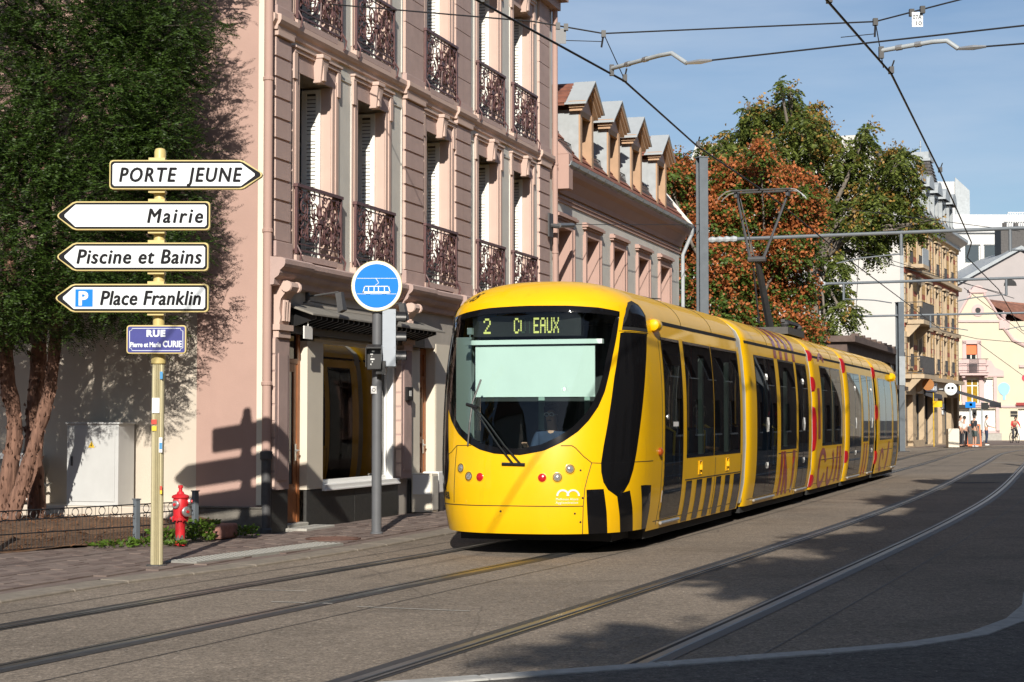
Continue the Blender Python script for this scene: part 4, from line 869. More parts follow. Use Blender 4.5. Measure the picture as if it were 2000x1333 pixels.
# ---------------------------------------------------------------- car bodies
def inset(s, a, b, k=.36, d=.13):
    x = 0
    for e, k, d in ((s - a, k, d), (b - s, .10, .03)):
        if 0 <= e < k: x += d * (1 - math.sqrt(max(0, 1 - (1 - e / k) ** 2)))
    return x
def body(a, b, holes, front=True, name='car_body'):
    rim = front
    A = a if front else a - 5
    def near(s, z, off=0): return (s, -(wt(z) - inset(s, A, b) + off), z)
    def far(s, z, off=0): return (s, (wt(z) - inset(s, A, b) + off), z)
    hz = [[(h[0], h[2]), (h[1], h[2]), (h[1], h[3]), (h[0], h[3])] for h in holes]
    rect = [(a, .22), (b, .22), (b, 2.70), (a, 2.70)]; mb = MB()
    patch(rect, hz, (.12, .10), near, mb); patch(rect, hz, (.12, .10), far, mb)
    n = 16; ns_ = int((b - a) / .12); ss = [a + (b - a) * k / ns_ for k in range(ns_ + 1)]
    half = [(wt(z), z) for z in (2.70, 2.74, 2.77)] + [(1.2 * max(0, math.cos(t)) ** .75, 2.8 + .5 * math.sin(t)) for t in np.linspace(0, math.pi / 2, 13)]; prof_ = [(1, w, z) for w, z in half] + [(-1, w, z) for w, z in half[-2::-1]]; n = len(prof_) - 1; vs = []
    for s in ss:
        for sg, w, z in prof_:
            i_ = inset(s, A, b); vs.append((s, -sg * max(0, w - i_ * min(1, w)), z - i_ * .5 * (1 - w / 1.2)))
    mb.add(vs, [(i * (n + 1) + j, i * (n + 1) + j + 1, (i + 1) * (n + 1) + j + 1, (i + 1) * (n + 1) + j) for i in range(len(ss) - 1) for j in range(n)])
    o = mb.build(name, M['yellow'], TRAM, auto=35)
    bm = bmesh.new(); bm.from_mesh(o.data); bmesh.ops.remove_doubles(bm, verts=bm.verts, dist=.002); bmesh.ops.recalc_face_normals(bm, faces=bm.faces); bm.to_mesh(o.data); bm.free()
    for f_ in (.33, .67):       # roof joints and the skirt joint
        m = MB(); s_ = a + (b - a) * f_; m.tube([(s_, -sg * w, z) for sg, w, z in prof_[3:-3]], .005, 4); m.build('panel_gap', M['seam'], o)
    for fn in (near, far):
        m = MB(); m.tube([Vector(fn(a + .3 + (b - a - .6) * k / 24, .325, -.001)) for k in range(25)], .0045, 4); m.build('panel_gap', M['seam'], o)
    # under-frame, floor, ceiling, end walls
    u = MB(); u.box(a + .1, b - .1, -1.12, 1.12, .12, .24); u.build('under_frame', M['rubber'], o)
    f = MB(); f.box(a, b, -1.15, 1.15, .30, .36); f.box(a, b, -1.05, 1.05, 2.78, 2.82)
    for y in (-1.14, 1.12):
        for h0 in (b - .25, a + (.1 if front else 2.2)): f.box(h0, h0 + .15, y, y + .02, .3, 2.8)
    f.box(b - .03, b, -1.1, -.5, .3, 2.8); f.box(b - .03, b, .5, 1.1, .3, 2.8); f.build('floor_and_ceiling', M['darkin'], o)
    l_ = MB(); q = (a + .02, b - .02) if front else (2.0, b - .02)
    patch([(q[0], 2.79), (q[1], 2.79), (q[1], 2.835), (q[0], 2.835)], [], (.2, .05), lambda s, z: near(s, z, .004), l_); patch([(q[0], 2.79), (q[1], 2.79), (q[1], 2.835), (q[0], 2.835)], [], (.2, .05), lambda s, z: far(s, z, .004), l_)
    l_.build('roof_gutter', M['seam'], o)
    return o, near, far
def window(o, fn, x0, x1, z0, z1, sub='window', gl='gl_side', split=0):
    f = MB(); k = .035; q = [(x0, z0), (x1, z0), (x1, z1), (x0, z1)]; i_ = [(x0 + k, z0 + k), (x1 - k, z0 + k), (x1 - k, z1 - k), (x0 + k, z1 - k)]
    hol = [i_] if not split else [[(x0 + k, z0 + k), ((x0 + x1) / 2 - .02, z0 + k), ((x0 + x1) / 2 - .02, z1 - k), (x0 + k, z1 - k)], [((x0 + x1) / 2 + .02, z0 + k), (x1 - k, z0 + k), (x1 - k, z1 - k), ((x0 + x1) / 2 + .02, z1 - k)]]
    patch(q, hol, (.3, .12), lambda s, z: fn(s, z, .004), f); f.mi = 1
    for h_ in hol: patch(h_, [], (.4, .1), lambda s, z: fn(s, z, .003), f)
    return f.build(sub, [M['tblack'], M[gl]], o, smooth=True)
def flat(o, fn, poly, off, m_, name, h=(.15, .1)):
    f = MB(); patch(poly, [], h, lambda s, z: fn(s, z, off), f); return f.build(name, M[m_], o, smooth=True)
rq = lambda x0, x1, z0, z1: [(x0, z0), (x1, z0), (x1, z1), (x0, z1)]
def interior(o, posts, seats, poles, a, b):
    for x in posts:
        for y in (-1.16, 1.10): m = MB(); m.box(x, x + .10, y, y + .06, 1.1, 2.45); m.build('inner_post', M['mint'], o)
    for x, y, f in seats: m = MB(); m.box(x, x + .45, y - .22, y + .22, .78, .86); m.box(x + (.38 if f else 0), x + (.46 if f else .08), y - .22, y + .22, .86, 1.42); m.build('seat', M['seat'], o)
    m = MB()
    for x, y, f in seats: e = x + (.42 if f else .04); m.tube([(e, y - .23, 1.1), (e, y - .25, 1.42), (e, y - .1, 1.5)], .022, 5)
    if seats: m.build('grab_handle', M['grabs'], o)
    for x, y in poles:
        m = MB(); m.tube([(x, y, .36), (x, y, 2.78)], .02, 6); m.build('pole', mat('red_pole', (.42, .02, .025), .4, .05) if 'red_pole' not in MATS else MATS['red_pole'], o)
def tram_door(o, fn, x0, x1, leaves=2):
    w = (x1 - x0) / leaves
    for k in range(leaves):
        d = window(o, fn, x0 + k * w + .008, x0 + (k + 1) * w - .008, .34, 2.63, 'door')
        if leaves == 2:
            h = MB(); xh = x0 + w + (-.05 if k == 0 else .05)
            for z0, z1 in ((1.38, 1.62), (2.24, 2.34), (.78, .88)): h = MB(); h.tube([Vector(fn(xh, z0, .008)), Vector(fn(xh, (z0 + z1) / 2, .018)), Vector(fn(xh, z1, .008))], .008, 5); h.build('handle', M['alu'], d)
    s = MB(); s.tube([Vector(fn(x0 + .02, .29, .025)), Vector(fn(x1 - .02, .29, .025))], .022, 6); s.build('door_step', M['alu'], o)
def under_panels(o, fn, x0, x1, z, n):
    for k in range(n):
        a, b = x0 + (x1 - x0) * k / n, x0 + (x1 - x0) * (k + 1) / n
        f = MB(); f.tube([Vector(fn(a + (b - a) * i / 6, z, .0)) for i in range(7)], .006, 4); f.tube([Vector(fn(b - .01, .24 + (1.05 - .24) * i / 6, .0)) for i in range(7)], .005, 4); f.build('panel_gap', M['seam'], o)
# first car
H1_ = [(2.16, 3.22, .36, 2.63), (3.43, 5.2, 1.08, 2.63), (5.24, 7.2, 1.08, 2.63)]
o, nf, ff = body(S0, 7.40, H1_, False)
for fn in (nf, ff):
    tram_door(o, fn, 2.16, 3.22, 1); window(o, fn, *H1_[1]); window(o, fn, *H1_[2])
    under_panels(o, fn, 3.4, 7.3, .79, 2)
    for k in range(6):
        x = 3.46 + k * .66; flat(o, fn, rq(x, x + (.36 if k < 5 else .5), .235, .77 if k != 5 else .77), .005, 'tblack', 'stripe')
    for x in (4.3, 6.2):
        f = MB(); p = [Vector(fn(x + dx, .93 + dz, .004)) for dx, dz in ((-.09, -.09), (.09, -.09), (.09, .09), (-.09, .09))]; f.tube(p + [p[0]], .007, 4); f.tube([Vector(fn(x + .03, .9, .01)), Vector(fn(x + .03, .97, .01))], .022, 6); f.build('hatch_latch', M['yellow2'], o)
    f = MB(); c = Vector(fn(1.86, 1.19, .0)); f.lathe([(.05, -.02), (.05, .03), (.02, .05)], 12, (0, 0, 0), 'y'); sg = -1 if c.y < 0 else 1; f.v = [(c.x + v[0], c.y + sg * v[1], c.z + v[2]) for v in f.v]; f.build('indicator', M['orange'], o, auto=40)
    f = MB(); f.tube([Vector(fn(2.02, .28 + 2.3 * i / 10, .0)) for i in range(11)], .005, 4); f.build('panel_gap', M['seam'], o)
flat(o, nf, rq(2.07, 2.12, .55, .7), .006, 'sticker', 'sticker'); flat(o, nf, rq(2.6, 2.9, 1.5, 1.56), .008, 'sticker', 'sticker')
m = MB(); m.lathe([(.035, 0), (.035, .015), (.015, .02)], 12, (0, 0, 0), 'y'); m.v = [(2.32 + v[0], -1.286 - v[1], 1.62 + v[2]) for v in m.v]; m.build('door_button', M['alu'], o)
for s in (-1, 1):      # small camera pod at the roof edge
    m = MB(); m.lathe([(.03, -.12), (.07, -.10), (.085, -.03), (.08, .07), (.04, .13)], 12, (1.86, s * 1.235, 2.76), 'x'); m.build('mirror_pod', M['yellow'], o, auto=50)
m = MB(); m.tube([(4.2, -.75, 3.253), (4.2, 0, 3.304), (4.2, .75, 3.253)], .008, 4); m.build('panel_gap', M['seam'], o)
interior(o, (5.0, 6.85), [(3.55, -.75, True), (5.5, -.75, True), (3.55, .75, True), (5.5, .75, True), (4.75, -.75, False), (6.6, -.75, False)], [(2.3, -.85), (3.2, -.5)], 0, 0)
m = MB(); m.tube([(2.35, -1.0, 2.3), (2.3, -1.0, 2.1), (2.28, -1.0, 1.4)], .025, 6); m.tube([(2.5, -.95, .9), (2.8, -.95, .75), (2.95, -.95, .9)], .03, 6); m.build('grab_handle', M['grabs'], o)
CAR1 = o
# second car: two double doors
H2_ = [(8.63, 10.55, .34, 2.63), (10.92, 12.62, 1.06, 2.63), (12.86, 14.1, .34, 2.63)]
o, nf, ff = body(7.86, 14.46, H2_)
for fn in (nf, ff): tram_door(o, fn, 8.63, 10.55); window(o, fn, *H2_[1]); tram_door(o, fn, 12.86, 14.1); under_panels(o, fn, 10.7, 12.75, 1.0, 1)
interior(o, (12.3,), [(11.2, -.75, True), (12.0, -.75, False), (11.2, .75, True)], [(9.0, -.7), (10.2, -.7), (13.1, -.7), (13.9, -.7), (9.6, 0)], 0, 0)
MR = 'maroon'
for x, dx in ((10.95, .0), (11.35, .12), (11.75, .55), (12.3, .1)):
    flat(o, nf, [(x, .28), (x + .22, .28), (x + .22 - dx, 1.03), (x - dx, 1.03)] if x < 12 else [(x, .28), (x + .14, .28), (x + .2, 1.03), (x - .1, 1.03)], .006, MR, 'print')
for x, dx in ((10.6, .1), (11.2, .0), (11.8, .45), (12.6, .0)):
    f = MB(); ts = [math.asin(.3) + .9 * k / 6 for k in range(7)]; w_ = .28
    vs = []
    for k, t in enumerate(ts): z = 2.8 + .505 * math.sin(t); y = -1.21 * abs(math.cos(t)) ** .75; vs += [(x - dx * k / 6, y, z), (x - dx * k / 6 + w_, y, z)]
    f.add(vs, [(2 * i, 2 * i + 1, 2 * i + 3, 2 * i + 2) for i in range(6)]); f.build('print', M[MR], o, smooth=True); flat(o, nf, rq(x, x + w_, 2.64, 2.78), .006, MR, 'print'); flat(o, nf, rq(x + dx * .2, x + dx * .2 + w_, 2.845, 2.94), .006, MR, 'print')
# centre car
H3_ = [(15.88, 17.35, 1.06, 2.66), (17.4, 18.85, 1.06, 2.66)]
o, nf, ff = body(14.80, 19.28, H3_)
for fn in (nf, ff): window(o, fn, *H3_[0]); window(o, fn, *H3_[1]); under_panels(o, fn, 15.6, 18.9, .78, 1)
interior(o, (17.0, 18.5), [(16.1, -.75, True), (17.6, -.75, True), (16.1, .75, True), (17.6, .75, True)], [], 0, 0)
def arc(o, fn, cx, cz, rx, rz, a0, a1, w, name='print', m_=MR):
    f = MB(); n = 12; vs = []
    for k in range(n + 1):
        t = R(a0 + (a1 - a0) * k / n)
        for q in (-w / 2, w / 2): vs.append(Vector(fn(cx + (rx + q) * math.cos(t), cz + (rz + q * .6) * math.sin(t), .006)))
    f.add(vs, [(2 * i, 2 * i + 1, 2 * i + 3, 2 * i + 2) for i in range(n)]); f.build(name, M[m_], o, smooth=True)
arc(o, nf, 16.0, .62, .45, .34, 20, 340, .22); arc(o, nf, 17.2, .62, .4, .34, -180, 60, .2); flat(o, nf, rq(18.0, 18.25, .28, 1.02), .006, MR, 'print'); flat(o, nf, [(18.6, .28), (18.85, .28), (18.65, 1.02), (18.4, 1.02)], .006, MR, 'print'); arc(o, nf, 16.2, 2.74, .35, .12, 0, 180, .2); flat(o, nf, rq(15.3, 15.6, 1.2, 2.2), .006, MR, 'print')
C3 = (o, nf)
H4_ = [(20.1, 22.2, .34, 2.63), (22.55, 23.55, 1.06, 2.63), (23.75, 24.7, .34, 2.63)]
o, nf, ff = body(19.62, 24.95, H4_)
for fn in (nf, ff): tram_door(o, fn, 20.1, 22.2); window(o, fn, *H4_[1]); tram_door(o, fn, 23.75, 24.7)
interior(o, (23.3,), [(22.7, -.75, True), (22.7, .75, True)], [(20.5, -.7), (21.8, -.7)], 0, 0)
for x in (22.6, 23.1): flat(o, nf, [(x, .28), (x + .18, .28), (x + .3, 1.02), (x + .1, 1.02)], .006, MR, 'print')
C4 = (o, nf)
H5_ = [(26.0, 27.35, 1.06, 2.63), (27.4, 28.8, 1.06, 2.63), (29.2, 30.2, .36, 2.63)]
o, nf, ff = body(25.30, 30.4, H5_)
for fn in (nf, ff): window(o, fn, *H5_[0]); window(o, fn, *H5_[1]); tram_door(o, fn, 29.2, 30.2, 1); under_panels(o, fn, 26, 29, .8, 1)
interior(o, (27.2, 28.6), [(26.2, -.75, True), (27.6, -.75, True)], [(29.4, -.7)], 0, 0)
arc(o, nf, 26.6, .55, .35, .25, 0, 300, .2); flat(o, nf, [(27.6, .28), (27.9, .28), (28.3, 1.0), (28.0, 1.0)], .006, MR, 'print')
m = MB(); m.lathe([(.05, -.1), (.12, 0), (.05, .12)], 10, (29.2, -1.24, 2.72), 'x'); m.build('mirror_pod', M['yellow'], o)
C5 = (o, nf)
# red pieces on the rims between the cars
for (o_, fn), x, zs in ((C3, 14.82, ((2.72, 2.94), (2.12, 2.42), (.95, 1.85), (.26, .52))), (C4, 19.64, ((2.6, 2.94), (.62, .9))), (C5, 25.32, ((2.6, 2.9), (1.55, 1.95), (.45, .8)))):
    for z0, z1 in zs:
        c = (z0 + z1) / 2; h = (z1 - z0) / 2; flat(o_, fn, [(x, z0), (x + .18, z0 + h * .1), (x + .27, z0 + h * .5), (x + .3, c), (x + .27, z1 - h * .5), (x + .18, z1 - h * .1), (x, z1)], .006, 'red2', 'print', (.06, .06))
# tail cab: the same shell turned round, closed
tm = MB(); patch(full, [], (.09, .09), lambda a, b: (lambda p: (30.4 + (S0 - p.x), -p.y, p.z))(shell(a, b)), tm); tm.add([(30.4 + S0 - v.x, -v.y, v.z) for v in [shell(t, min(2.8 + .5 * math.sin(p), 3.29999)) for p in ph for t in ths]], [(i * 61 + j, i * 61 + j + 1, (i + 1) * 61 + j + 1, (i + 1) * 61 + j) for i in range(12) for j in range(60)])
tc_ = tm.build('tail_cab', M['yellow'], TRAM, auto=40)
f_ = MB(); patch(WS, [], (.06, .06), lambda a, b: (lambda p: (30.4 + S0 - p.x, -p.y, p.z))(shell(a, b, .005)), f_); f_.build('tail_windscreen', M['tblack'], tc_, smooth=True)
for q in (SWN, mir(SWN)): f_ = MB(); patch(q, [], (.05, .06), lambda a, b: (lambda p: (30.4 + S0 - p.x, -p.y, p.z))(shell(a, b, .005)), f_); f_.build('tail_side_window', M['tblack'], tc_, smooth=True)
# bellows between cars: ribbed grey frames
for a, b in ((7.40, 7.86), (14.46, 14.80), (19.28, 19.62), (24.95, 25.30)):
    m = MB(); n = 5; prof = [(w_, z) for z, w_ in [(.28, 1.15), (.6, 1.215), (1.2, 1.25), (2.0, 1.245), (2.5, 1.205), (2.8, 1.16)]]; lo = [(-w_, z) for w_, z in prof]; top = [(-1.16 * math.cos(t) ** .75 if math.cos(t) > 0 else 1.16 * (-math.cos(t)) ** .75, 2.8 + .46 * math.sin(t)) for t in np.linspace(.1, math.pi - .1, 11)]
    sec = lo + top + prof[::-1]; vs = []
    for k in range(2 * n + 1):
        s = a + .0 + (b - a) * k / (2 * n); q = .985 if k % 2 else 1.0
        vs += [(s, y * q, 1.5 + (z - 1.5) * q) for y, z in sec]
    L_ = len(sec); m.add(vs, [(i * L_ + j, i * L_ + j + 1, (i + 1) * L_ + j + 1, (i + 1) * L_ + j) for i in range(2 * n) for j in range(L_ - 1)]); m.build('bellows', M['bellows'], TRAM, auto=60)
# bogies and wheels in the dark below
for x in (2.6, 5.2, 16.2, 17.9, 26.2, 28.4):
    for s in (-1, 1):
        m = MB(); m.lathe([(.08, -.06), (.27, -.06), (.29, -.02), (.29, .06), (.08, .06)], 20, (x, s * .72, .30), 'y')
        if s < 0: m.build('wheel', M['rubber'], TRAM)
    m.build('wheel', M['rubber'], TRAM, label=None); m = MB(); m.box(x - .5, x + .5, -.95, .95, .15, .24); m.build('bogie_frame', M['rubber'], TRAM)
m = MB(); m.box(.8, 1.6, -.95, .95, .14, .3); m.build('lifeguard', M['rubber'], TRAM)
m = MB(); m.hexa([(3.3, -1.0, .1), (6.2, -1.0, .1), (6.2, -.9, .1), (3.3, -.9, .1), (3.3, -1.14, .26), (6.2, -1.14, .26), (6.2, -.9, .26), (3.3, -.9, .26)]); m.hexa([(15.6, -1.0, .1), (18.6, -1.0, .1), (18.6, -.9, .1), (15.6, -.9, .1), (15.6, -1.14, .26), (18.6, -1.14, .26), (18.6, -.9, .26), (15.6, -.9, .26)]); m.build('side_skirt', M['cast'], TRAM)
# pantograph
PX = 16.45; m = MB(); m.box(PX - 1.1, PX + 1.0, -.7, .7, 3.28, 3.42)
for sx in (-.9, .8):
    for sy in (-.6, .6): m.lathe([(.06, 3.3), (.09, 3.36), (.05, 3.42), (.09, 3.48), (.05, 3.54)], 8, (PX + sx, sy, 0))
m.box(PX - 1.0, PX + .9, -.62, -.54, 3.52, 3.58); m.box(PX - 1.0, PX + .9, .54, .62, 3.52, 3.58)
pg = m.build('pantograph', M['cast'], TRAM)
m = MB(); m.tube([(PX + .9, 0, 3.5), (PX - .62, 0, 4.85)], [.085, .065], 8); m.tube([(PX + .6, .18, 3.6), (PX - .5, .1, 4.72)], .02, 5); m.tube([(PX - .62, -.18, 4.82), (PX - .62, .18, 4.82)], .06, 8); m.build('lower_arm', M['cast'], pg)
m = MB()
for s in (-1, 1): m.tube([(PX - .62, s * .14, 4.85), (PX + .05, s * .53, 6.22)], [.032, .024], 6)
m.tube([(PX - .42, -.24, 5.25), (PX - .42, .24, 5.25)], .018, 5); m.tube([(PX - .5, .08, 4.9), (PX + .05, .46, 6.15)], .012, 5); m.build('upper_arm', M['cast'], pg)
m = MB()
for dx in (-.16, .2): m.tube([(PX + dx, -.62, 6.29), (PX + dx, .62, 6.29)], .021, 6)
m.tube([(PX - .16, -.53, 6.27), (PX + .2, -.53, 6.27)], .02, 5); m.tube([(PX - .16, .53, 6.27), (PX + .2, .53, 6.27)], .02, 5); m.box(PX - .1, PX + .14, -.56, -.5, 6.16, 6.27); m.box(PX - .1, PX + .14, .5, .56, 6.16, 6.27); m.build('pantograph_head', M['cast'], pg)
for dx in (-.16, .2):
    for s in (-1, 1): m = MB(); m.tube([(PX + dx, s * .62, 6.29), (PX + dx, s * .72, 6.27), (PX + dx, s * .84, 6.18), (PX + dx, s * .88, 6.12)], .015, 6); m.build('pantograph_horn', M['alu'], pg)
# ------------------------------------------------------------------ street furniture
def L1(x, y, z=0):      # point in the corner building's frame
    p = FP + FD * x - FN * y; return (p.x, p.y, z)
# direction signs
DS = thing('direction_sign', 'gold post with four white arrow panels and a navy street plaque', 'signpost', (-3.775, 18.85, .04))
m = MB(); prof = [(.066, 0), (.066, 2.2)]; n = 40; vs = []
for z in (0, 2.2):
    for k in range(n): r_ = .066 if k % 2 else .058; vs.append((r_ * math.cos(6.2832 * k / n), r_ * math.sin(6.2832 * k / n), z))
m.add(vs, [(k, (k + 1) % n, n + (k + 1) % n, n + k) for k in range(n)]); po = m.build('pole', M['gold'], DS, smooth=False)
m = MB(); m.lathe([(.07, 2.14), (.078, 2.15), (.078, 2.24), (.07, 2.25), (.062, 2.26), (.062, 4.42), (.05, 4.45), (.02, 4.46)], 24); m.build('sleeve', mat('matt_gold', (.56, .45, .18), .45, .05, 8), DS, auto=35); GM = MATS['matt_gold']
m = MB(); m.lathe([(.11, 0), (.11, .012), (.07, .014)], 20); m.build('base_plate', M['cast'], DS)
ST = MB()
for z, y, x0, x1, h, c in ((1.62, -.069, -.05, .03, .16, 0), (1.50, -.069, -.055, .0, .05, 1), (1.43, -.07, -.05, -.0, .05, 2), (1.20, -.064, .025, .062, .16, 0), (1.235, -.066, .03, .06, .07, 3), (.80, -.06, .04, .062, .045, 1), (.76, -.06, .04, .062, .04, 2), (1.98, -.066, .03, .06, .08, 3)):
    ST = MB(); ST.box(x0, x1, y, y + .004, z, z + h); ST.build('sticker', M[('sticker', 'stickr', 'sticky', 'stickb')[c]], po)
def btext(*a, **k):
    o = text(*a, **k); me = o.data; n = len(me.vertices); bm = bmesh.new(); bm.from_mesh(me)
    for dx, dz in ((-.0062, 0), (.0062, 0), (-.003, .0045), (.003, -.0045)):
        g_ = bmesh.ops.duplicate(bm, geom=bm.verts[:n] + list({e for v in bm.verts[:n] for e in v.link_edges}) + list({f for v in bm.verts[:n] for f in v.link_faces}))['geom']; bm.verts.ensure_lookup_table()
        bmesh.ops.translate(bm, verts=[q for q in g_ if isinstance(q, bmesh.types.BMVert)], vec=(dx, dz, dx * .05))
    bm.to_mesh(me); bm.free(); return o
def arrow(x0, x1, z0, z1, tip, left):
    zc = (z0 + z1) / 2; h = (z1 - z0) / 2; r = .035
    def poly(k):
        a, b, hh = x0 + k, x1 - k, h - k; tp = tip
        if left:
            q = [(b, zc - hh + r), (b, zc + hh - r), (b - r * .3, zc + hh - r * .3), (b - r, zc + hh), (a + tp * (1 - .25 * k / h) + .02, zc + hh), (a + tp - .02, zc + hh - .012), (a + k * .35 + .018, zc + .022), (a + k * .35 + .008, zc), (a + k * .35 + .018, zc - .022), (a + tp - .02, zc - hh + .012), (a + tp * (1 - .25 * k / h) + .02, zc - hh), (b - r, zc - hh), (b - r * .3, zc - hh + r * .3)]
        else:
            q = [(a, zc - hh + r), (a + r * .3, zc - hh + r * .3), (a + r, zc - hh), (b - tp - .02, zc - hh), (b - tp + .02, zc - hh + .012), (b - k * .35 - .018, zc - .022), (b - k * .35 - .008, zc), (b - k * .35 - .018, zc + .022), (b - tp + .02, zc + hh - .012), (b - tp - .02, zc + hh), (a + r, zc + hh), (a + r * .3, zc + hh - r * .3), (a, zc + hh - r)]
        return q
    m = MB(); m.prism(poly(0), -.155, -.085, 'y'); p = m.build('sign_panel', GM, DS, bevel=.006)
    k = MB(); k.prism(poly(.014), -.157, -.15, 'y'); k.build('black_border', M['signk'], p)
    wz = MB(); w_ = .036
    def face():
        a, b, hh = (x0 + tip * 0 + w_, x1 - w_, h - w_); zc_ = zc
        if left: t = x0 + .075; return [(b, zc - hh + .02), (b, zc + hh - .02), (b - .02, zc + hh), (x0 + tip + .015, zc + hh), (t + .015, zc + .012), (t + .015, zc - .012), (x0 + tip + .015, zc - hh), (b - .02, zc - hh)]
        t = x1 - .075; return [(a, zc - hh + .02), (a + .02, zc - hh), (x1 - tip - .015, zc - hh), (t - .015, zc - .012), (t - .015, zc + .012), (x1 - tip - .015, zc + hh), (a + .02, zc + hh), (a, zc + hh - .02)]
    wz.prism(face(), -.159, -.152, 'y'); wz.build('white_face', M['signw'], p)
    for z in (z0 - .03, z1 - .0): b = MB(); b.hexa([(-.10, -.12, z), (.075, -.12, z), (.066, .05, z), (-.066, .05, z), (-.10, -.12, z + .03), (.075, -.12, z + .03), (.066, .05, z + .03), (-.066, .05, z + .03)]); b.build('bracket', GM, p)
    return p
ox = 3.775
p = arrow(-4.285 + ox, -2.647 + ox, 3.995, 4.31, .22, False); btext('lettering', 'PORTE  JEUNE', .215, M['signk'], p, (-4.185 + ox, -.1605, 4.078), shear=.2, sp=1.2, width=1.30)
p = arrow(-4.844 + ox, -3.208 + ox, 3.56, 3.868, .19, True); btext('lettering', 'Mairie', .215, M['signk'], p, (-3.885 + ox, -.1605, 3.64), shear=.2, sp=1.25, width=.585)
p = arrow(-4.84 + ox, -3.222 + ox, 3.125, 3.428, .19, True); btext('lettering', 'Piscine et Bains', .215, M['signk'], p, (-4.63 + ox, -.1605, 3.205), shear=.2, sp=1.1, width=1.32)
p = arrow(-4.851 + ox, -3.218 + ox, 2.686, 2.988, .19, True); btext('lettering', 'Place Franklin', .215, M['signk'], p, (-4.375 + ox, -.1605, 2.765), shear=.2, sp=1.05, width=1.06)
m = MB(); m.box(-4.63 + ox, -4.445 + ox, -.1615, -.159, 2.745, 2.93); b_ = m.build('parking_symbol', M['blue'], p); text('lettering', 'P', .20, M['signw'], b_, (-4.60 + ox, -.163, 2.765), bold=.008)
m = MB(); m.prism(rrect(-4.087 + ox, -3.452 + ox, 2.245, 2.55, .035), -.15, -.09, 'y'); p = m.build('street_plaque', GM, DS, bevel=.006)
m = MB(); m.prism(rrect(-4.072 + ox, -3.467 + ox, 2.26, 2.535, .02), -.153, -.148, 'y'); m.build('navy_face', M['navy'], p)
m = MB(); x0, x1, z0, z1 = -4.055 + ox, -3.484 + ox, 2.277, 2.518
for a in ((x0 + .03, x1 - .03, z0, z0 + .006), (x0 + .03, x1 - .03, z1 - .006, z1), (x0, x0 + .006, z0 + .03, z1 - .03), (x1 - .006, x1, z0 + .03, z1 - .03)): m.box(a[0], a[1], -.1545, -.152, a[2], a[3])
for cx, cz, s, t in ((x0, z0, 1, 1), (x1, z0, -1, 1), (x0, z1, 1, -1), (x1, z1, -1, -1)): m.tube([(cx + s * .003, -.1535, cz + t * .03), (cx + s * .024, -.1535, cz + t * .024), (cx + s * .03, -.1535, cz + t * .003)], .003, 4)
m.build('white_border', M['signw'], p)
text('lettering', 'RUE', .095, M['signw'], p, (-3.775 + ox, -.1555, 2.43), sp=1.15, width=.20, bold=.005, align='CENTER'); text('lettering', 'Pierre et Marie', .072, M['signw'], p, (-4.045 + ox, -.1555, 2.318), width=.325, bold=.0025); text('lettering', 'CURIE', .092, M['signw'], p, (-3.70 + ox, -.1555, 2.318), width=.20, bold=.003)
# pole with round tram sign and signals
TP = thing('traffic_light_pole', 'dark grey pole with round blue tram sign and traffic signals before the shop', 'traffic light', (-1.838, 24.05, .04))
m = MB(); m.tube([(0, 0, 0), (0, 0, 3.0)], .068, 20); m.lathe([(.085, 0), (.085, .02), (.068, .03)], 20); pl = m.build('pole', M['pole'], TP, auto=40)
m = MB(); m.box(-.075, .0, -.0705, -.067, 1.90, 2.0); m.v = [(x, -.0705 if y < -.068 else y, z) for x, y, z in m.v]; m.build('sticker', M['sticker'], pl)
m = MB(); m.tube([(-.05 + .022 * math.cos(t) + .012, -.072, 1.95 + .022 * math.sin(t)) for t in np.linspace(0, 6.28, 13)], .003, 4); m.build('sticker_print', M['black'], pl)
m = MB(); cz = 3.36; m.lathe([(.345, -.02), (.345, .02)], 48, (0, -.10, cz), 'y'); d = m.build('tram_sign', mat('sign_rim', (.60, .52, .28), .45, .04, 9), TP)
m = MB(); m.lathe([(.335, -.123), (.335, -.115)], 48, (0, 0, cz), 'y'); m.build('white_ring', M['signw'], d); m = MB(); m.lathe([(.298, -.1255), (.298, -.118)], 48, (0, 0, cz), 'y'); m.build('blue_face', M['blue'], d)
m = MB(); y0, y1 = -.1275, -.124; B = lambda x0, x1, z0, z1: m.box(x0, x1, y0, y1, cz + z0, cz + z1)
B(-.27, .27, .10, .106); B(-.27, .27, -.112, -.106)
B(-.19, .19, -.10, -.075); B(-.165, .165, -.012, .0)
for x in (-.115, -.04, .02, .10): B(x, x + .012, -.075, -.012)
m.prism([(-.19, cz - .1), (-.178, cz - .1), (-.155, cz), (-.168, cz)], y0, y1); m.prism([(.19, cz - .1), (.178, cz - .1), (.155, cz), (.168, cz)], y0, y1)
for pts in (((-.02, .005), (.03, .04)), ((.03, .04), (-.01, .10))): m.tube([(x, -.126, cz + z) for x, z in pts], .005, 4)
for x in (-.13, -.10, .09, .12): B(x - .012, x + .012, -.112, -.1)
m.build('tram_pictogram', M['signw'], d)
m = MB(); m.box(.075, .265, -.10, .10, 2.26, 3.05); sg = m.build('signal_box', M['black'], TP, bevel=.01)
m = MB(); m.box(.08, .26, -.106, -.1, 2.27, 3.045)
for z in (2.3, 2.53, 2.76, 2.99):
    for x in (.095, .245): m.lathe([(.007, -.110), (.007, -.105)], 6, (x, 0, z), 'y')
m.build('signal_back_plate', mat('pale_grey_plate', (.34, .38, .43), .45, .06, 5), sg)
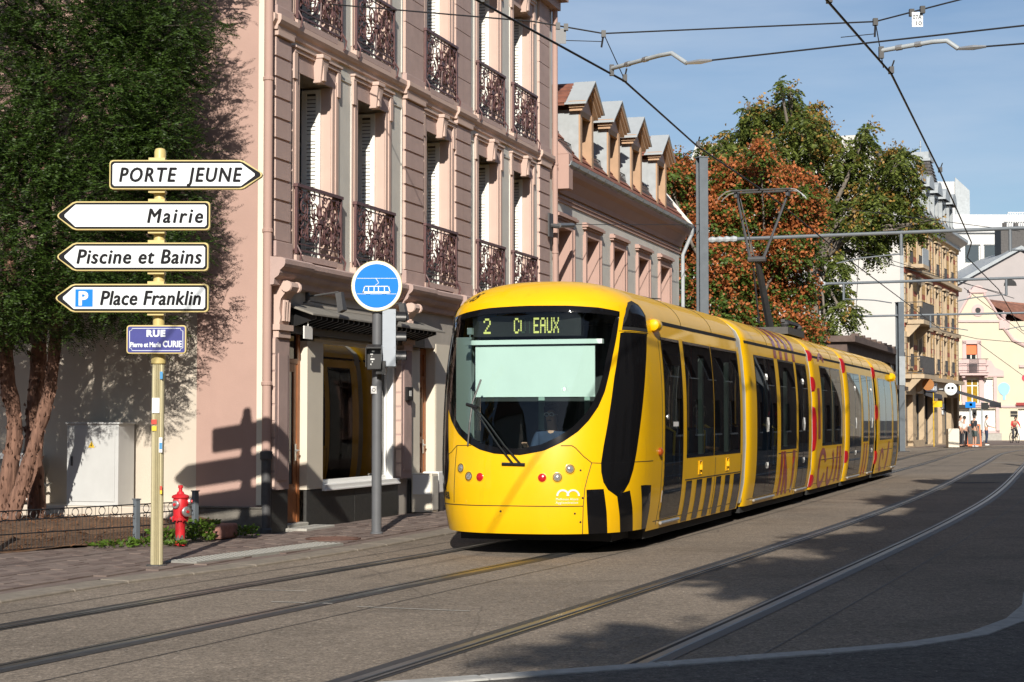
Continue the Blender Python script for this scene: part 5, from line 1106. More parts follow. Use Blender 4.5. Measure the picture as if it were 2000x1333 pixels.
for z in (2.92, 2.65, 2.39):
    m = MB(); vs = []
    for k in range(13):
        t = R(-20 + 220 * k / 12)
        for x, r_ in ((.265, .10), (.40, .095)): vs.append((x, r_ * math.cos(t), z + r_ * math.sin(t)))
    m.add(vs, [(2 * i, 2 * i + 1, 2 * i + 3, 2 * i + 2) for i in range(12)]); m.lathe([(.09, .262), (.085, .275), (.03, .29)], 16, (0, 0, z), 'x'); m.build('signal_lens', M['black'], sg, auto=40)
m = MB(); m.box(-.12, .08, -.26, -.06, 2.22, 2.56); pd = m.build('pedestrian_signal', M['black'], TP, bevel=.01)
m = MB(); m.hexa([(-.12, -.40, 2.5), (.08, -.40, 2.5), (.08, -.25, 2.5), (-.12, -.25, 2.5), (-.12, -.40, 2.52), (.08, -.40, 2.52), (.08, -.25, 2.56), (-.12, -.25, 2.56)]); m.box(-.125, -.115, -.40, -.25, 2.25, 2.52); m.box(.075, .085, -.36, -.25, 2.3, 2.52); m.box(.0, .13, -.20, -.05, 2.16, 2.34); m.build('signal_hood', M['black'], pd)
m = MB()
for k in range(6): m.box(-.07 + .02 * (k % 2), -.055 + .02 * (k % 3), -.265, -.262, 2.28 + k * .035, 2.30 + k * .035)
m.build('signal_glint', M['alu'], pd)
# hydrant
HY = thing('fire_hydrant', 'red cast iron fire hydrant with scuffed side outlets at the fence end', 'hydrant', (-4.07, 21.75, .045), R(-15))
m = MB(); m.lathe([(.075, 0), (.075, .05), (.060, .06), (.060, .30), (.10, .31), (.10, .345), (.085, .35), (.09, .45), (.092, .56), (.085, .575), (.105, .58), (.108, .60), (.095, .615), (.05, .63), (.035, .66), (.022, .665), (.022, .70), (.03, .705), (.03, .735), (.01, .74)], 24); m.build('barrel', M['red'], HY, auto=40)
m = MB(); m.lathe([(.062, .001), (.061, .03), (.0605, .1)], 24); m.v = [(x * 1.02, y * 1.02, z + (.05 * math.sin(7 * math.atan2(y, x)) if z > .09 else 0)) for x, y, z in m.v]; m.build('bare_foot', M['darkconc'], HY, auto=40)
def outlet(ang, z, r_, l_):
    m = MB(); m.lathe([(r_ * .7, .06), (r_ * .7, .09), (r_, .095), (r_, l_), (r_ * .8, l_ + .01), (r_ * .55, l_ + .012), (r_ * .5, l_ - .01), (.02, l_ - .01), (.018, l_ + .03), (.005, l_ + .03)], 18, (0, 0, 0), 'x')
    o = m.build('outlet', M['red'], HY, (0, 0, z), R(ang), auto=40)
    m = MB(); m.lathe([(r_ * .99, l_ - .02), (r_ * 1.03, l_ - .01), (r_ * 1.0, l_ + .004), (r_ * .82, l_ + .012)], 18, (0, 0, 0), 'x'); m.build('worn_ring', M['alu'], o, auto=40)
outlet(-100, .505, .05, .105); outlet(-35, .42, .062, .16); outlet(180, .33, .03, .10); outlet(15, .54, .042, .12)
m = MB()
for k in range(8): t = 6.283 * k / 8; m.lathe([(.010, .295), (.010, .36), (.004, .362)], 6, (.092 * math.cos(t), .092 * math.sin(t), 0))
m.build('flange_bolt', M['red'], HY)
# low wire fence with rings
FX = [Vector((-7.55, 18.35, 0)), Vector((-6.0, 20.5, 0)), Vector((-4.72, 22.28, 0)), Vector((-4.13, 23.10, 0))]
FE = thing('low_fence', 'low dark wire fence with a row of rings around the soil bed', 'fence', (FX[0].x, FX[0].y, .05))
bar = MB(); bar.tube([(0, 0, .02), (0, 0, .36)], .0045, 4); bme = bar.mesh('bar', M['black'])
bar = MB(); bar.tube([(0, 0, .36), (0, 0, .47)], .0045, 4); bme2 = bar.mesh('bar', M['black'])
rg = MB(); rg.tube([(.05 * math.cos(t), 0, .415 + .05 * math.sin(t)) for t in np.linspace(0, 6.2832, 17)], .006, 4, False); rme = rg.mesh('ring', M['black'])
for i, (a, b) in enumerate(zip(FX, FX[1:])):
    a0, b0 = a - FX[0], b - FX[0]; d = (b - a); Ln = d.length; d.normalize(); rz = math.atan2(d.y, d.x)
    m = MB()
    for z in (.02, .20, .36, .472): m.tube([(0.05, 0, z), (Ln - .05, 0, z)], .008, 5)
    rl = m.build('rail', M['black'], FE, a0, rz)
    n = int((Ln - .1) / .055)
    for k in range(n):
        o = obj('bar', bme, FE, a0 + d * (.06 + k * .055), rz)
    n = int((Ln - .2) / .21)
    for k in range(n): obj('ring', rme, FE, a0 + d * (.16 + k * .21), rz); obj('bar', bme2, FE, a0 + d * (.265 + k * .21), rz)
for k, p_ in enumerate(FX):
    m = MB(); m.box(-.035, .035, -.03, .03, -.05, .53 if k < 3 else .60); m.box(-.045, .045, -.04, .04, .53 if k < 3 else .60, .545 if k < 3 else .615)
    for z in (.1, .3, .45): m.box(-.05, -.035, -.015, .015, z, z + .03)
    m.build('post', M['steel'], FE, p_ - FX[0], R(54), bevel=.004)
# cabinet, air unit, boxes by the wall
CB = thing('electric_cabinet', 'tall grey electric cabinet with warning triangle on the cream ledge', 'cabinet', L1(-.54, 1.95, .40), PHI)
cm_ = mat('cabinet_grey', (.50, .51, .51), .5, .04, 5)
m = MB(); m.box(0, .44, 0, .80, 0, 1.12); m.box(-.02, .46, -.02, .82, 1.12, 1.15); m.build('housing', cm_, CB, bevel=.008)
m = MB(); m.box(-.012, 0, .05, .77, .06, 1.08); dr = m.build('door', cm_, CB, bevel=.004); m = MB(); m.box(-.02, -.012, .70, .73, .55, .68); m.build('handle', M['cast'], dr)
m = MB(); m.prism([(.36, .80), (.46, .80), (.41, .89)], -.016, -.012, 'x'); m.build('warning_triangle', M['sticky'], dr); m = MB(); m.prism([(.40, .82), (.42, .82), (.41, .87)], -.018, -.014, 'x'); m.build('warning_flash', M['black'], dr)
AC = thing('air_conditioner', 'small white air conditioning unit on the gable ledge behind the trunks', 'air conditioner', L1(-.50, 3.35, .44), PHI)
m = MB(); m.box(0, .32, 0, .80, 0.02, .68); m.build('casing', M['upvc'], AC, bevel=.015); m = MB(); m.lathe([(.25, -.012), (.25, 0), (.05, .0)], 24, (0, .47, .35), 'x')
for k in range(6): m.box(-.014, -.006, .2, .74, .13 + k * .085, .14 + k * .085)
m.build('fan_grille', M['cast'], AC); m = MB()
for k in range(9): m.box(.05, .27, -.006, 0, .30 + k * .035, .315 + k * .035)
m.build('side_louvre', M['cast'], AC); m = MB(); m.box(0, .32, .1, .18, -.04, .02); m.box(0, .32, .62, .7, -.04, .02); m.build('foot', M['rubber'], AC); m = MB(); m.tube([(.16, 0, .25), (.16, -.08, .28), (.2, -.14, .22), (.3, -.14, .25)], .018, 6); m.build('hose', M['alu'], AC)
UB = thing('meter_box', group='meter boxes by the shop', cat='meter box', loc=L1(5.50, -.44, .045), rz=PHI, label='cream meter box against the shop pier with white door')
m = MB(); m.box(0, .32, 0, .36, 0, .64); m.build('housing', M['cream2'], UB, bevel=.01); m = MB(); m.box(-.012, 0, .03, .33, .30, .62); m.build('door', M['upvc'], UB); m = MB(); m.box(.03, .29, -.012, 0, .04, .60); m.build('door', M['concrete'], UB)
UB = thing('meter_box', group='meter boxes by the shop', cat='meter box', loc=L1(6.05, -.36, .045), rz=PHI, label='narrow meter box with white hood and dark base beside the brown house door')
m = MB(); m.box(0, .26, 0, .28, 0, .30); m.build('base', M['cast'], UB); m = MB(); m.box(-.01, .27, -.01, .28, .30, .66); m.build('hood', M['upvc'], UB, bevel=.02)
# sandstone block among weeds
m = MB(); m.box(-.24, .24, -.13, .13, 0, .19); tag(m.build('stone_block', mat('red_sandstone', (.30, .15, .12), .9, .25, 8, .4, 40), None, (-3.78, 23.05, .045), PHI, bevel=.03), 'worn red sandstone block at the foot of the gable wall', 'stone block')
def leaves(name, C, Dv, Ln, Wd, mats, mi, parent=None, kind=None, fold=.25):
    C = np.asarray(C, float); Dv = np.asarray(Dv, float); N = len(C); Dv /= np.linalg.norm(Dv, axis=1, keepdims=True) + 1e-9
    rv = np.random.normal(size=(N, 3)); sd_ = np.cross(Dv, rv); sd_ /= np.linalg.norm(sd_, axis=1, keepdims=True) + 1e-9; nn = np.cross(sd_, Dv)
    Ln = np.asarray(Ln)[:, None] * np.ones((N, 1)); Wd = np.asarray(Wd)[:, None] * np.ones((N, 1)); mid = C + Dv * Ln * .5 - nn * Wd * fold
    V = np.stack([C, mid + sd_ * Wd * .5, C + Dv * Ln, mid - sd_ * Wd * .5], 1).reshape(-1, 3)
    me = bpy.data.meshes.new(name); me.vertices.add(4 * N); me.vertices.foreach_set('co', V.ravel().astype(np.float32)); me.loops.add(4 * N); me.loops.foreach_set('vertex_index', np.arange(4 * N, dtype=np.int32))
    me.polygons.add(N); me.polygons.foreach_set('loop_start', np.arange(0, 4 * N, 4, dtype=np.int32)); me.polygons.foreach_set('loop_total', np.full(N, 4, np.int32))
    for x in (mats if isinstance(mats, list) else [mats]): me.materials.append(x)
    if mi is not None: me.polygons.foreach_set('material_index', np.asarray(mi, np.int32))
    me.update(calc_edges=True); o = bpy.data.objects.new(name, me)
    if kind: o['kind'] = kind
    return link(o, parent)
C_, D_, L_, W_ = [], [], [], []
for cx, cy, r_, n_, h_ in ((-4.28, 21.95, .22, 420, .16), (-3.95, 22.5, .16, 260, .2), (-4.0, 22.95, .2, 300, .22), (-3.55, 23.3, .2, 200, .12), (-4.5, 21.75, .18, 150, .06), (-4.85, 21.5, .3, 160, .04), (-4.1, 21.6, .1, 60, .05), (-5.1, 22.9, .4, 120, .05)):
    for k in range(n_):
        a = random.uniform(0, 6.28); q = r_ * math.sqrt(random.random()); C_.append((cx + q * math.cos(a), cy + q * math.sin(a), .06 + random.random() * h_)); D_.append((math.cos(a) + random.uniform(-.6, .6), math.sin(a) + random.uniform(-.6, .6), random.uniform(-.2, 1))); L_.append(random.uniform(.03, .08)); W_.append(random.uniform(.02, .045))
leaves('weeds', C_, D_, L_, W_, M['grass'], None, kind='stuff')

# ------------------------------------------------------------------ overhead line
def hbeam(x, y, z1, w, label, rz=R(18)):
    t = thing('catenary_pole', label, 'catenary pole', (x, y, 0), rz, 'catenary poles along the tram street'); m = MB(); h = w / 2
    m.box(-h, h, -h, -h + .02, 0, z1); m.box(-h, h, h - .02, h, 0, z1); m.box(-.012, .012, -h + .02, h - .02, 0, z1); m.box(-h - .02, h + .02, -h - .02, h + .02, z1, z1 + .03)
    m.build('mast', M['steel'], t); m = MB(); m.box(-.3, .3, -.3, .3, 0, .04); m.build('base_plate', M['cast'], t); return t
def cross_pipe(t, a, b, hang):
    ox_, oy_ = t.location.x, t.location.y; rz = t.rotation_euler.z; inv = Matrix.Rotation(-rz, 4, 'Z')
    P = lambda p: inv @ Vector((p[0] - ox_, p[1] - oy_, p[2]))
    m = MB(); m.tube([P(a), P(b)], .052, 10); cp = m.build('cross_pipe', M['steel'], t)
    d = (Vector(b) - Vector(a)).normalized(); m = MB()
    for s in (.12, .25): m.lathe([(.05, 0), (.09, .01), (.09, .05), (.05, .06)], 10); 
    m = MB(); pa = P(Vector(a) + d * .1); pb = P(Vector(a) + d * .9); m.tube([pa + (pb - pa) * k / 8 for k in range(9)], [.065, .1, .065, .1, .065, .1, .065, .1, .065], 8); m.build('insulator', M['zinc'], cp)
    for k, (f, side) in enumerate(hang):
        q = Vector(a).lerp(Vector(b), f); m = MB(); m.tube([P(q), P(q + Vector((0, 0, -.62)))], .045, 6); m.tube([P(q + Vector((0, 0, -.58))), P(q + d * side * 1.1 + Vector((0, 0, -.66))), P(q + d * side * 1.75 + Vector((0, 0, -.78)))], .022, 5); m.build('steady_arm', M['steel'], cp)
t = hbeam(5.36, 49.6, 8.95, .26, 'tall grey steel catenary pole right beside the end of the dormer house'); cross_pipe(t, (5.45, 49.6, 6.62), (16.5, 46.5, 6.75), ((.47, -1), (.72, 1))); 
m = MB(); m.box(15.9 - .1, 16.1, -.1, .1, 0, 1)
t = hbeam(10.7, 65.8, 7.35, .26, 'grey catenary pole half hidden by the red seed tree'); cross_pipe(t, (10.8, 65.8, 6.60), (21.5, 62.6, 6.70), ((.14, 1), (.66, -1)))
t = hbeam(18.75, 85.3, 7.2, .30, 'pale grey catenary pole at the white gable wall'); cross_pipe(t, (16.2, 85.9, 6.56), (27.5, 83.2, 6.66), ((.35, 1), (.8, -1)))
m = MB(); m.box(-.16, .16, -.2, -.16, 3.2, 4.6); m.build('junction_box', M['zinc'], t)
for (x, y, lab) in ((17.0, 46.35, 'catenary pole beyond the frame edge carrying the nearest cross pipe'), (21.9, 62.5, 'catenary pole beyond the frame edge carrying the second cross pipe')): hbeam(x, y, 8.2, .26, lab)
def wire_mb(pts, r=.012, sag=.0):
    out = []
    for a, b in zip(pts, pts[1:]):
        a, b = Vector(a), Vector(b); n = max(1, int((b - a).length / 2.5))
        for k in range(n): f = k / n; out.append(a.lerp(b, f) - Vector((0, 0, sag * 4 * f * (1 - f))))
    out.append(Vector(pts[-1])); m = MB(); m.tube(out, r, 5); return m
WA = [(-6.2, 5.4, 6.3), (-.34, 19.8, 6.3), (1.574, 24.46, 6.3), (3.22, 30.4, 6.3), (5.29, 36.7, 6.32), (9.4, 48.6, 5.9), (14.4, 64.5, 5.85), (20.6, 84.5, 5.8), (24.5, 93, 5.8), (33, 104, 5.8), (60, 113, 5.8)]
WB = [(-1.9, 5.4, 6.3), (3.59, 19.8, 6.3), (5.17, 23.9, 6.3), (8.09, 33.2, 6.25), (11.5, 44.06, 6.0), (12.3, 47.6, 5.95), (16.4, 59.4, 5.95), (18.0, 64.3, 5.85), (24.2, 83.8, 5.8), (30, 97, 5.8), (44, 107, 5.8)]
for pts, lab in ((WA, 'black contact wire running over the yellow tram'), (WB, 'black contact wire over the free track, crossing the blue sky')):
    o = thing('contact_wire', lab, 'overhead wire', group='contact wires of the tram'); wire_mb(pts, .016).build('wire', M['wire'], o)
    for p_ in pts[1:4]:
        m = MB(); q = Vector(p_); m.box(q.x - .03, q.x + .03, q.y - .05, q.y + .05, q.z, q.z + .09); m.tube([q + Vector((0, 0, .06)), q + Vector((.02, -.1, .16))], .012, 4); m.build('clamp', M['cast'], o)
def pull(lab, arm, far_):
    o = thing('steady_arm', lab, 'steady arm', group='steady arms over the tracks'); m = MB(); m.tube(arm, .030, 8); a = m.build('arm', M['zinc'], o, auto=50); m = MB()
    for f in (.35, .72): q = Vector(arm[0]).lerp(Vector(arm[1]), f); d = (Vector(arm[1]) - Vector(arm[0])).normalized(); m.tube([q - d * .04, q + d * .04], .038, 8)
    m.build('band', M['alu'], a); m = MB(); e = Vector(arm[-1]); d = (Vector(far_) - e).normalized(); m.tube([e, e + d * .18, e + d * .34], [.02, .034, .016], 6); m.build('turnbuckle', M['alu'], o)
    m = MB(); m.tube([e + d * .3, Vector(far_)], .012, 5); m.build('tie_wire', M['wire'], o); q = Vector(arm[0]); m = MB(); m.box(q.x - .03, q.x + .03, q.y - .03, q.y + .03, q.z - .1, q.z + .05); m.build('clamp', M['cast'], o)
pull('grey steady arm holding the tram side wire, left of the treetop', [(1.36, 23.9, 6.37), (1.93, 23.0, 6.36), (2.08, 22.8, 6.35), (2.25, 22.6, 6.18)], (8.5, 20.2, 6.42))
pull('grey steady arm at the wire of the free track, near the right picture edge', [(4.72, 22.4, 6.30), (5.30, 22.05, 6.34), (5.45, 21.95, 6.33), (5.58, 21.9, 6.22)], (10.5, 19.9, 6.22))
o = thing('span_wire', 'dark span wire from the corner house across the sky with two hanging plates', 'overhead wire')
SPN = [(-2.75, 26.2, 7.8), (.30, 24.1, 7.06), (.63, 24.0, 6.98), (1.25, 23.9, 6.85), (4.69, 22.6, 6.72), (5.48, 22.1, 6.84), (9.5, 20.6, 7.6)]
wire_mb(SPN, .011).build('wire', M['wire'], o)
for a_, b_, r_ in (((1.25, 23.9, 6.85), (1.574, 24.46, 6.32), .007), ((4.69, 22.6, 6.72), (5.0, 23.6, 6.32), .007), ((.62, 24.0, 6.78), (1.23, 23.95, 6.75), .006), ((4.3, 22.9, 6.58), (4.68, 22.6, 6.56), .006), ((1.25, 23.9, 6.85), (1.22, 23.9, 6.66), .014), ((4.69, 22.6, 6.72), (4.68, 22.6, 6.52), .014)): m = MB(); m.tube([a_, b_], r_, 5); m.build('dropper', M['wire'], o)
for p_ in ((.63, 24, 6.98), (.74, 23.98, 6.96), (1.25, 23.9, 6.85), (4.69, 22.6, 6.72), (5.10, 22.34, 6.78), (5.22, 22.26, 6.80)): m = MB(); m.box(p_[0] - .03, p_[0] + .03, p_[1] - .03, p_[1] + .03, p_[2] - .05, p_[2] + .04); m.build('clamp', M['black'], o)
m = MB(); m.box(.60, .74, 23.985, 23.995, 6.73, 6.94); m.build('plate', M['pole'], o); m = MB(); m.box(5.09, 5.23, 22.28, 22.29, 6.58, 6.77); pt = m.build('plate', M['signw'], o)
text('lettering', '07A', .075, M['signk'], pt, (5.10, 22.277, 6.68), width=.11); text('lettering', '10', .075, M['signk'], pt, (5.125, 22.277, 6.60), width=.07)
for a, b, r_, lab in (((L1(13.9, -.28, 5.72)), (5.3, 49.5, 7.05), .008, 'thin tie wire from the anchor on the corner house to the tall pole'),
        ((13.15, 70, 9.95), (20.2, 70, 9.05), .014, 'thin dark wire slanting across the crown of the tall green tree'), ((13.4, 69, 8.0), (19.2, 69, 6.5), .014, 'thin dark wire crossing the white gable above the middle pipe'), ((14.2, 72, 8.5), (17.0, 88, 4.4), .014, 'steep thin wire falling across the white gable'),
        ((13.0, 66, 7.9), (18.8, 66, 6.1), .012, 'second thin wire crossing the white gable'), ((21.8, 85, 7.9), (30.5, 105, 6.6), .016, 'thin wire along the front of the sandstone house'), ((22.5, 85, 5.2), (34.5, 118, 4.2), .016, 'thin low wire towards the pale yellow house')):
    o = thing('tie_wire', lab, 'overhead wire', group='thin wires over the street'); wire_mb([a, b], r_).build('wire', M['wire'], o)
a = Vector(L1(13.88, -.28, 5.70)); b = a.lerp(Vector((5.3, 49.5, 7.05)), .075); m = MB(); m.tube([a, b], .055, 8); o = tag(m.build('tensioner', M['pole'], None), 'grey tube tensioner on the wall bracket of the corner house', 'tensioner')
# ------------------------------------------------------------------ trees
def frond_cloud(blobs, n_per_area, flen, nleaf, lsz, wsz, droop, depth, ysq=1.0, inner=.25):
    """compound leaves spread over the blobs: returns base points, directions, lengths, widths"""
    C, Dv, Ln, Wd = [], [], [], []
    for (x, y, z, r) in blobs:
        for k in range(int(n_per_area * r * r)):
            v = Vector(np.random.normal(size=3)); v.normalize(); q = r * (inner + (1 - inner) * random.random() ** .5) * random.uniform(.85, 1.22)
            p = Vector((x, y, z)) + Vector((v.x * q, v.y * q * ysq, v.z * q * .85))
            a = Vector((v.x, v.y, v.z * .5 - droop + random.uniform(-.35, .35))) + Vector(np.random.normal(size=3)) * .35; a.normalize()
            sd_ = a.cross(Vector((0, 0, 1)));
            if sd_.length < .05: sd_ = Vector((1, 0, 0))
            sd_.normalize(); L_ = flen * random.uniform(.65, 1.25)
            for i in range(nleaf):
                f = (i // 2 + .6) / (nleaf / 2); s_ = 1 if i % 2 else -1; b = p + a * L_ * f + Vector((0, 0, -droop * L_ * f * f * .6))
                C.append(b); Dv.append(sd_ * s_ + a * .45 + Vector((0, 0, -droop * .5 + random.uniform(-.25, .25)))); k_ = (1 - .45 * abs(f - .45)); Ln.append(lsz * k_ * random.uniform(.8, 1.2)); Wd.append(wsz * k_ * random.uniform(.8, 1.2))
    return C, Dv, Ln, Wd
def limbs(name, m_, parent, base, fork, blobs, r0, smooth=True):
    mb = MB(); b0, f0 = Vector(base), Vector(fork)
    mb.tube([b0, b0.lerp(f0, .35) + Vector((.06, .03, 0)), b0.lerp(f0, .7) + Vector((-.05, 0, 0)), f0], [r0 * 1.25, r0, r0 * .9, r0 * .8], 10)
    for (x, y, z, r) in blobs:
        e = Vector((x, y, z)); d = (e - f0).length; m_id = f0.lerp(e, .5) + Vector((random.uniform(-.1, .1) * d, random.uniform(-.1, .1) * d, .12 * d)); rr = r0 * random.uniform(.22, .4)
        mb.tube([f0 - Vector((0, 0, random.uniform(0, .8))), f0.lerp(m_id, .5) + Vector((0, 0, .05 * d)), m_id, m_id.lerp(e, .6), e], [rr * 1.3, rr, rr * .7, rr * .45, rr * .2], 6)
        for k in range(5):
            v = Vector(np.random.normal(size=3)); v.normalize(); mb.tube([m_id.lerp(e, .6), e + v * r * .4, e + v * r * .95], [rr * .35, rr * .22, rr * .1], 4)
    return mb.build(name, m_, parent, smooth=smooth)
# big dark yew by the gable
YW = thing('yew_tree', 'big dark green yew tree with reddish bare trunks against the pink gable', 'tree', (0, 0, 0))
for pts, rr in (([(-6.72, 23.2, .15), (-6.66, 23.2, .5), (-6.52, 23.2, 1.45), (-6.62, 23.15, 2.2), (-6.6, 23.1, 3.4), (-6.5, 23, 5.5)], [.125, .10, .095, .09, .085, .05]), ([(-6.56, 23.05, .15), (-6.42, 23.05, .6), (-6.22, 23.05, 1.3), (-6.02, 23.0, 1.95), (-5.93, 22.95, 2.75), (-5.8, 22.9, 4.6)], [.12, .088, .08, .072, .066, .04]), ([(-6.35, 23.7, .15), (-6.4, 23.7, 1.4), (-6.3, 23.65, 3.4), (-6.2, 23.5, 6.5)], [.12, .11, .10, .05])):
    P_ = resample(pts, .14); n = len(P_); mb = MB(); rad = [float(np.interp(i / (n - 1), np.linspace(0, 1, len(rr)), rr)) * (1 + .10 * noise.noise(Vector((i * .5, rr[0] * 50, 0)))) for i in range(n)]
    mb.tube(P_, rad, 14)
    mb.v = [tuple(Vector(v) + Vector((noise.noise(Vector(v) * 9), noise.noise(Vector(v) * 9 + Vector((5, 0, 0))), 0)) * .025) for v in mb.v]
    tr_ = mb.build('trunk', M['bark'], YW, smooth=True)
    C, Dv = [], []
    for k in range(170):
        i = random.randrange(2, min(n - 2, int(n * .62))); a = random.uniform(3.4, 6.1); p = P_[i] + Vector((math.cos(a), math.sin(a), 0)) * rad[i] * 1.0; C.append(p); Dv.append((math.cos(a) * .35 + random.uniform(-.1, .1), math.sin(a) * .35, random.choice((-1, 1))))
    leaves('bark_flake', C, Dv, np.random.uniform(.04, .11, len(C)), np.random.uniform(.02, .045, len(C)), M['bark'], None, tr_, 'stuff', -.5)
yb = []
rnd = random.Random(11)
while len(yb) < 250:
    x = rnd.uniform(-8.9, -3.9); y = rnd.uniform(21.3, 24.5); z = rnd.uniform(2.7, 9.4)
    e = ((x + 6.5) / 2.55) ** 2 + ((y - 23.0) / 1.75) ** 2 + ((z - 6.2) / 4.4) ** 4
    if e > 1 or e < .32: continue
    if z < 3.3 and x > -4.75: continue
    yb.append((x, y, z, rnd.uniform(.26, .44)))
for x_, z_ in ((-6.4, 5.0), (-6.0, 5.6), (-6.9, 5.4), (-5.6, 6.6), (-7.2, 6.4), (-6.4, 7.2), (-5.2, 4.6), (-6.6, 4.2), (-5.9, 3.9), (-6.9, 3.4), (-6.2, 3.3), (-5.4, 3.6), (-7.4, 4.6), (-6.6, 8.0), (-5.6, 7.8), (-5.9, 4.7), (-6.4, 6.2), (-5.0, 5.6), (-5.0, 7.2)): yb.append((x_, 21.6 + rnd.uniform(-.25, .2), z_, .42))
for px_, z in ((-3.95, 7.0), (-4.0, 6.2), (-3.98, 6.55), (-4.05, 5.2), (-4.1, 4.4), (-4.15, 3.6), (-4.3, 8.0), (-4.2, 7.6), (-4.6, 3.1), (-5.3, 2.95), (-5.9, 2.9), (-6.6, 3.05), (-5.0, 3.3)): yb.append((px_ - .3, 22.3 + rnd.uniform(-.6, .6), z, .38))
C, Dv, Ln, Wd = frond_cloud(yb, 860, .26, 24, .050, .015, .10, 1, inner=.45)
cy_ = leaves('crown', C, Dv, Ln, Wd, M['yew'], None, YW, None, .1)
mb = MB()
for (x, y, z, r) in yb[::5]:
    a = Vector((-6.4 + rnd.uniform(-.2, .4), 23.1, max(2.6, z - rnd.uniform(.2, 1.0)))); e = Vector((x, y, z)); mb.tube([a, a.lerp(e, .5) + Vector((0, 0, .15)), e, e + (e - a).normalized() * r - Vector((0, 0, .12))], [.03, .02, .012, .004], 5)
mb.build('branch', mat('dark_twig', (.035, .03, .02), .9, .2), YW, smooth=True)
print('yew leaves', len(C))
# red seed-pod tree behind the dormer house and the tall green tree
KB = [(5.38, 9.8, 0.59), (5.21, 8.63, 0.76), (5.97, 8.96, 0.76), (6.81, 9.55, 0.81), (7.65, 9.47, 0.76), (8.49, 9.55, 0.76), (9.16, 8.88, 0.76), (9.58, 8.12, 0.67), (5.55, 7.45, 0.76), (6.72, 8.04, 0.92), (7.9, 8.12, 0.92), (9.08, 7.28, 0.84), (5.8, 6.02, 0.76), (6.89, 6.44, 0.92), (8.07, 6.27, 0.92), (9.25, 5.94, 0.76), (6.72, 5.01, 0.84), (7.9, 4.76, 0.84), (9.08, 4.59, 0.76), (9.83, 4.42, 0.59), (5.88, 4.93, 0.67), (5.04, 9.47, 0.47), (9.92, 8.63, 0.42), (8.07, 10.2, 0.37), (7.5, 3.9, .8), (8.8, 3.7, .7), (6.5, 3.9, .7)]
AB = [(10.87, 14.49, 0.91), (11.85, 15.03, 0.78), (12.83, 14.71, 0.83), (9.89, 13.69, 0.78), (8.8, 13.4, 0.61), (8.33, 13.19, 0.3), (11.2, 15.64, 0.24), (11.85, 15.51, 0.43), (10.33, 15.14, 0.39), (10.43, 14.27, 0.65), (13.37, 13.77, 0.91), (12.28, 13.69, 0.98), (14.02, 12.75, 1.04), (15.0, 13.77, 0.43), (15.07, 13.4, 0.48), (15.11, 12.32, 1.04), (16.2, 12.32, 0.87), (16.5, 11.3, 0.8), (15.33, 10.8, 1.2), (14.02, 11.56, 0.91), (17.25, 10.0, 0.62), (17.7, 9.85, 0.36), (16.2, 9.93, 0.92), (16.9, 9.6, .5), (15.22, 9.49, 0.87), (14.46, 10.03, 0.74), (8.91, 12.64, 0.78), (9.89, 12.53, 0.78), (10.87, 12.86, 0.98), (13.59, 8.08, 0.65), (13.91, 7.21, 0.87), (13.3, 9.17, 0.78), (13.91, 6.01, 0.78), (13.59, 5.25, 0.65), (13.15, 10.69, 0.98), (15.65, 8.73, 0.48), (16.7, 10.6, 0.55), (13.04, 12.21, 0.65), (7.17, 12.64, 0.54), (6.52, 12.21, 0.39), (14.24, 8.95, 0.39), (16.2, 12.86, 0.48), (12.39, 12.86, 0.65), (13.2, 4.2, .8), (12.2, 5.2, .8)]
def big_tree(name, label, blobs, Y, jy, base, fork, r0, dens, fl, nl, ls, ws, dr, gm, pm, pod_n, pod_r, pod_size, podbias, bark, rk=1.0):
    T = thing(name, label, 'tree', (0, 0, 0)); rn = random.Random(5)
    bl = [(x, Y + rn.uniform(-jy, jy), z, r * rk) for x, z, r in blobs]
    limbs('trunk', bark, T, base, fork, bl, r0)
    C, Dv, Ln, Wd = frond_cloud(bl, dens, fl, nl, ls, ws, dr, 1); mi = [0] * len(C)
    for (x, y, z, r) in bl:
        for k in range(int(pod_n * r * r * podbias(x, z))):
            v = Vector(np.random.normal(size=3)); v.normalize()
            if v.y > .3 and rn.random() < .7: v.y = -v.y
            p = Vector((x, y, z)) + Vector((v.x, v.y, v.z * .9)) * r * random.uniform(.75, 1.2)
            for q in range(20):
                C.append(p + Vector(np.random.normal(size=3)) * pod_r); Dv.append(Vector(np.random.normal(size=3)) + Vector((0, 0, -.5))); Ln.append(pod_size * random.uniform(.7, 1.3)); Wd.append(pod_size * .7); mi.append(1)
    leaves('crown', C, Dv, Ln, Wd, [gm, pm], mi, T, None, .2); print(name, len(C)); return T
big_tree('seed_pod_tree', 'bushy tree full of rust red seed pods behind the dormer house', KB, 58, 1.3, (7.5, 58.6, 0), (7.6, 58.4, 3.6), .22, 300, .42, 12, .16, .085, .55, M['koel'], M['pods'], 62, .13, .12, lambda x, z: 2.3 if z > 7 else (1.7 if x > 8 or z > 5.6 else .8), M['barkg'])
big_tree('tall_green_tree', 'tall spreading green tree with orange seed bunches before the white gable', AB, 75, 1.8, (12.9, 75.6, 0), (12.9, 75.4, 8.2), .34, 165, .55, 14, .23, .095, .7, M['ail'], M['ailf'], 13, .16, .15, lambda x, z: 1.15 if z > 9.5 else .35, M['barkg'], .86)

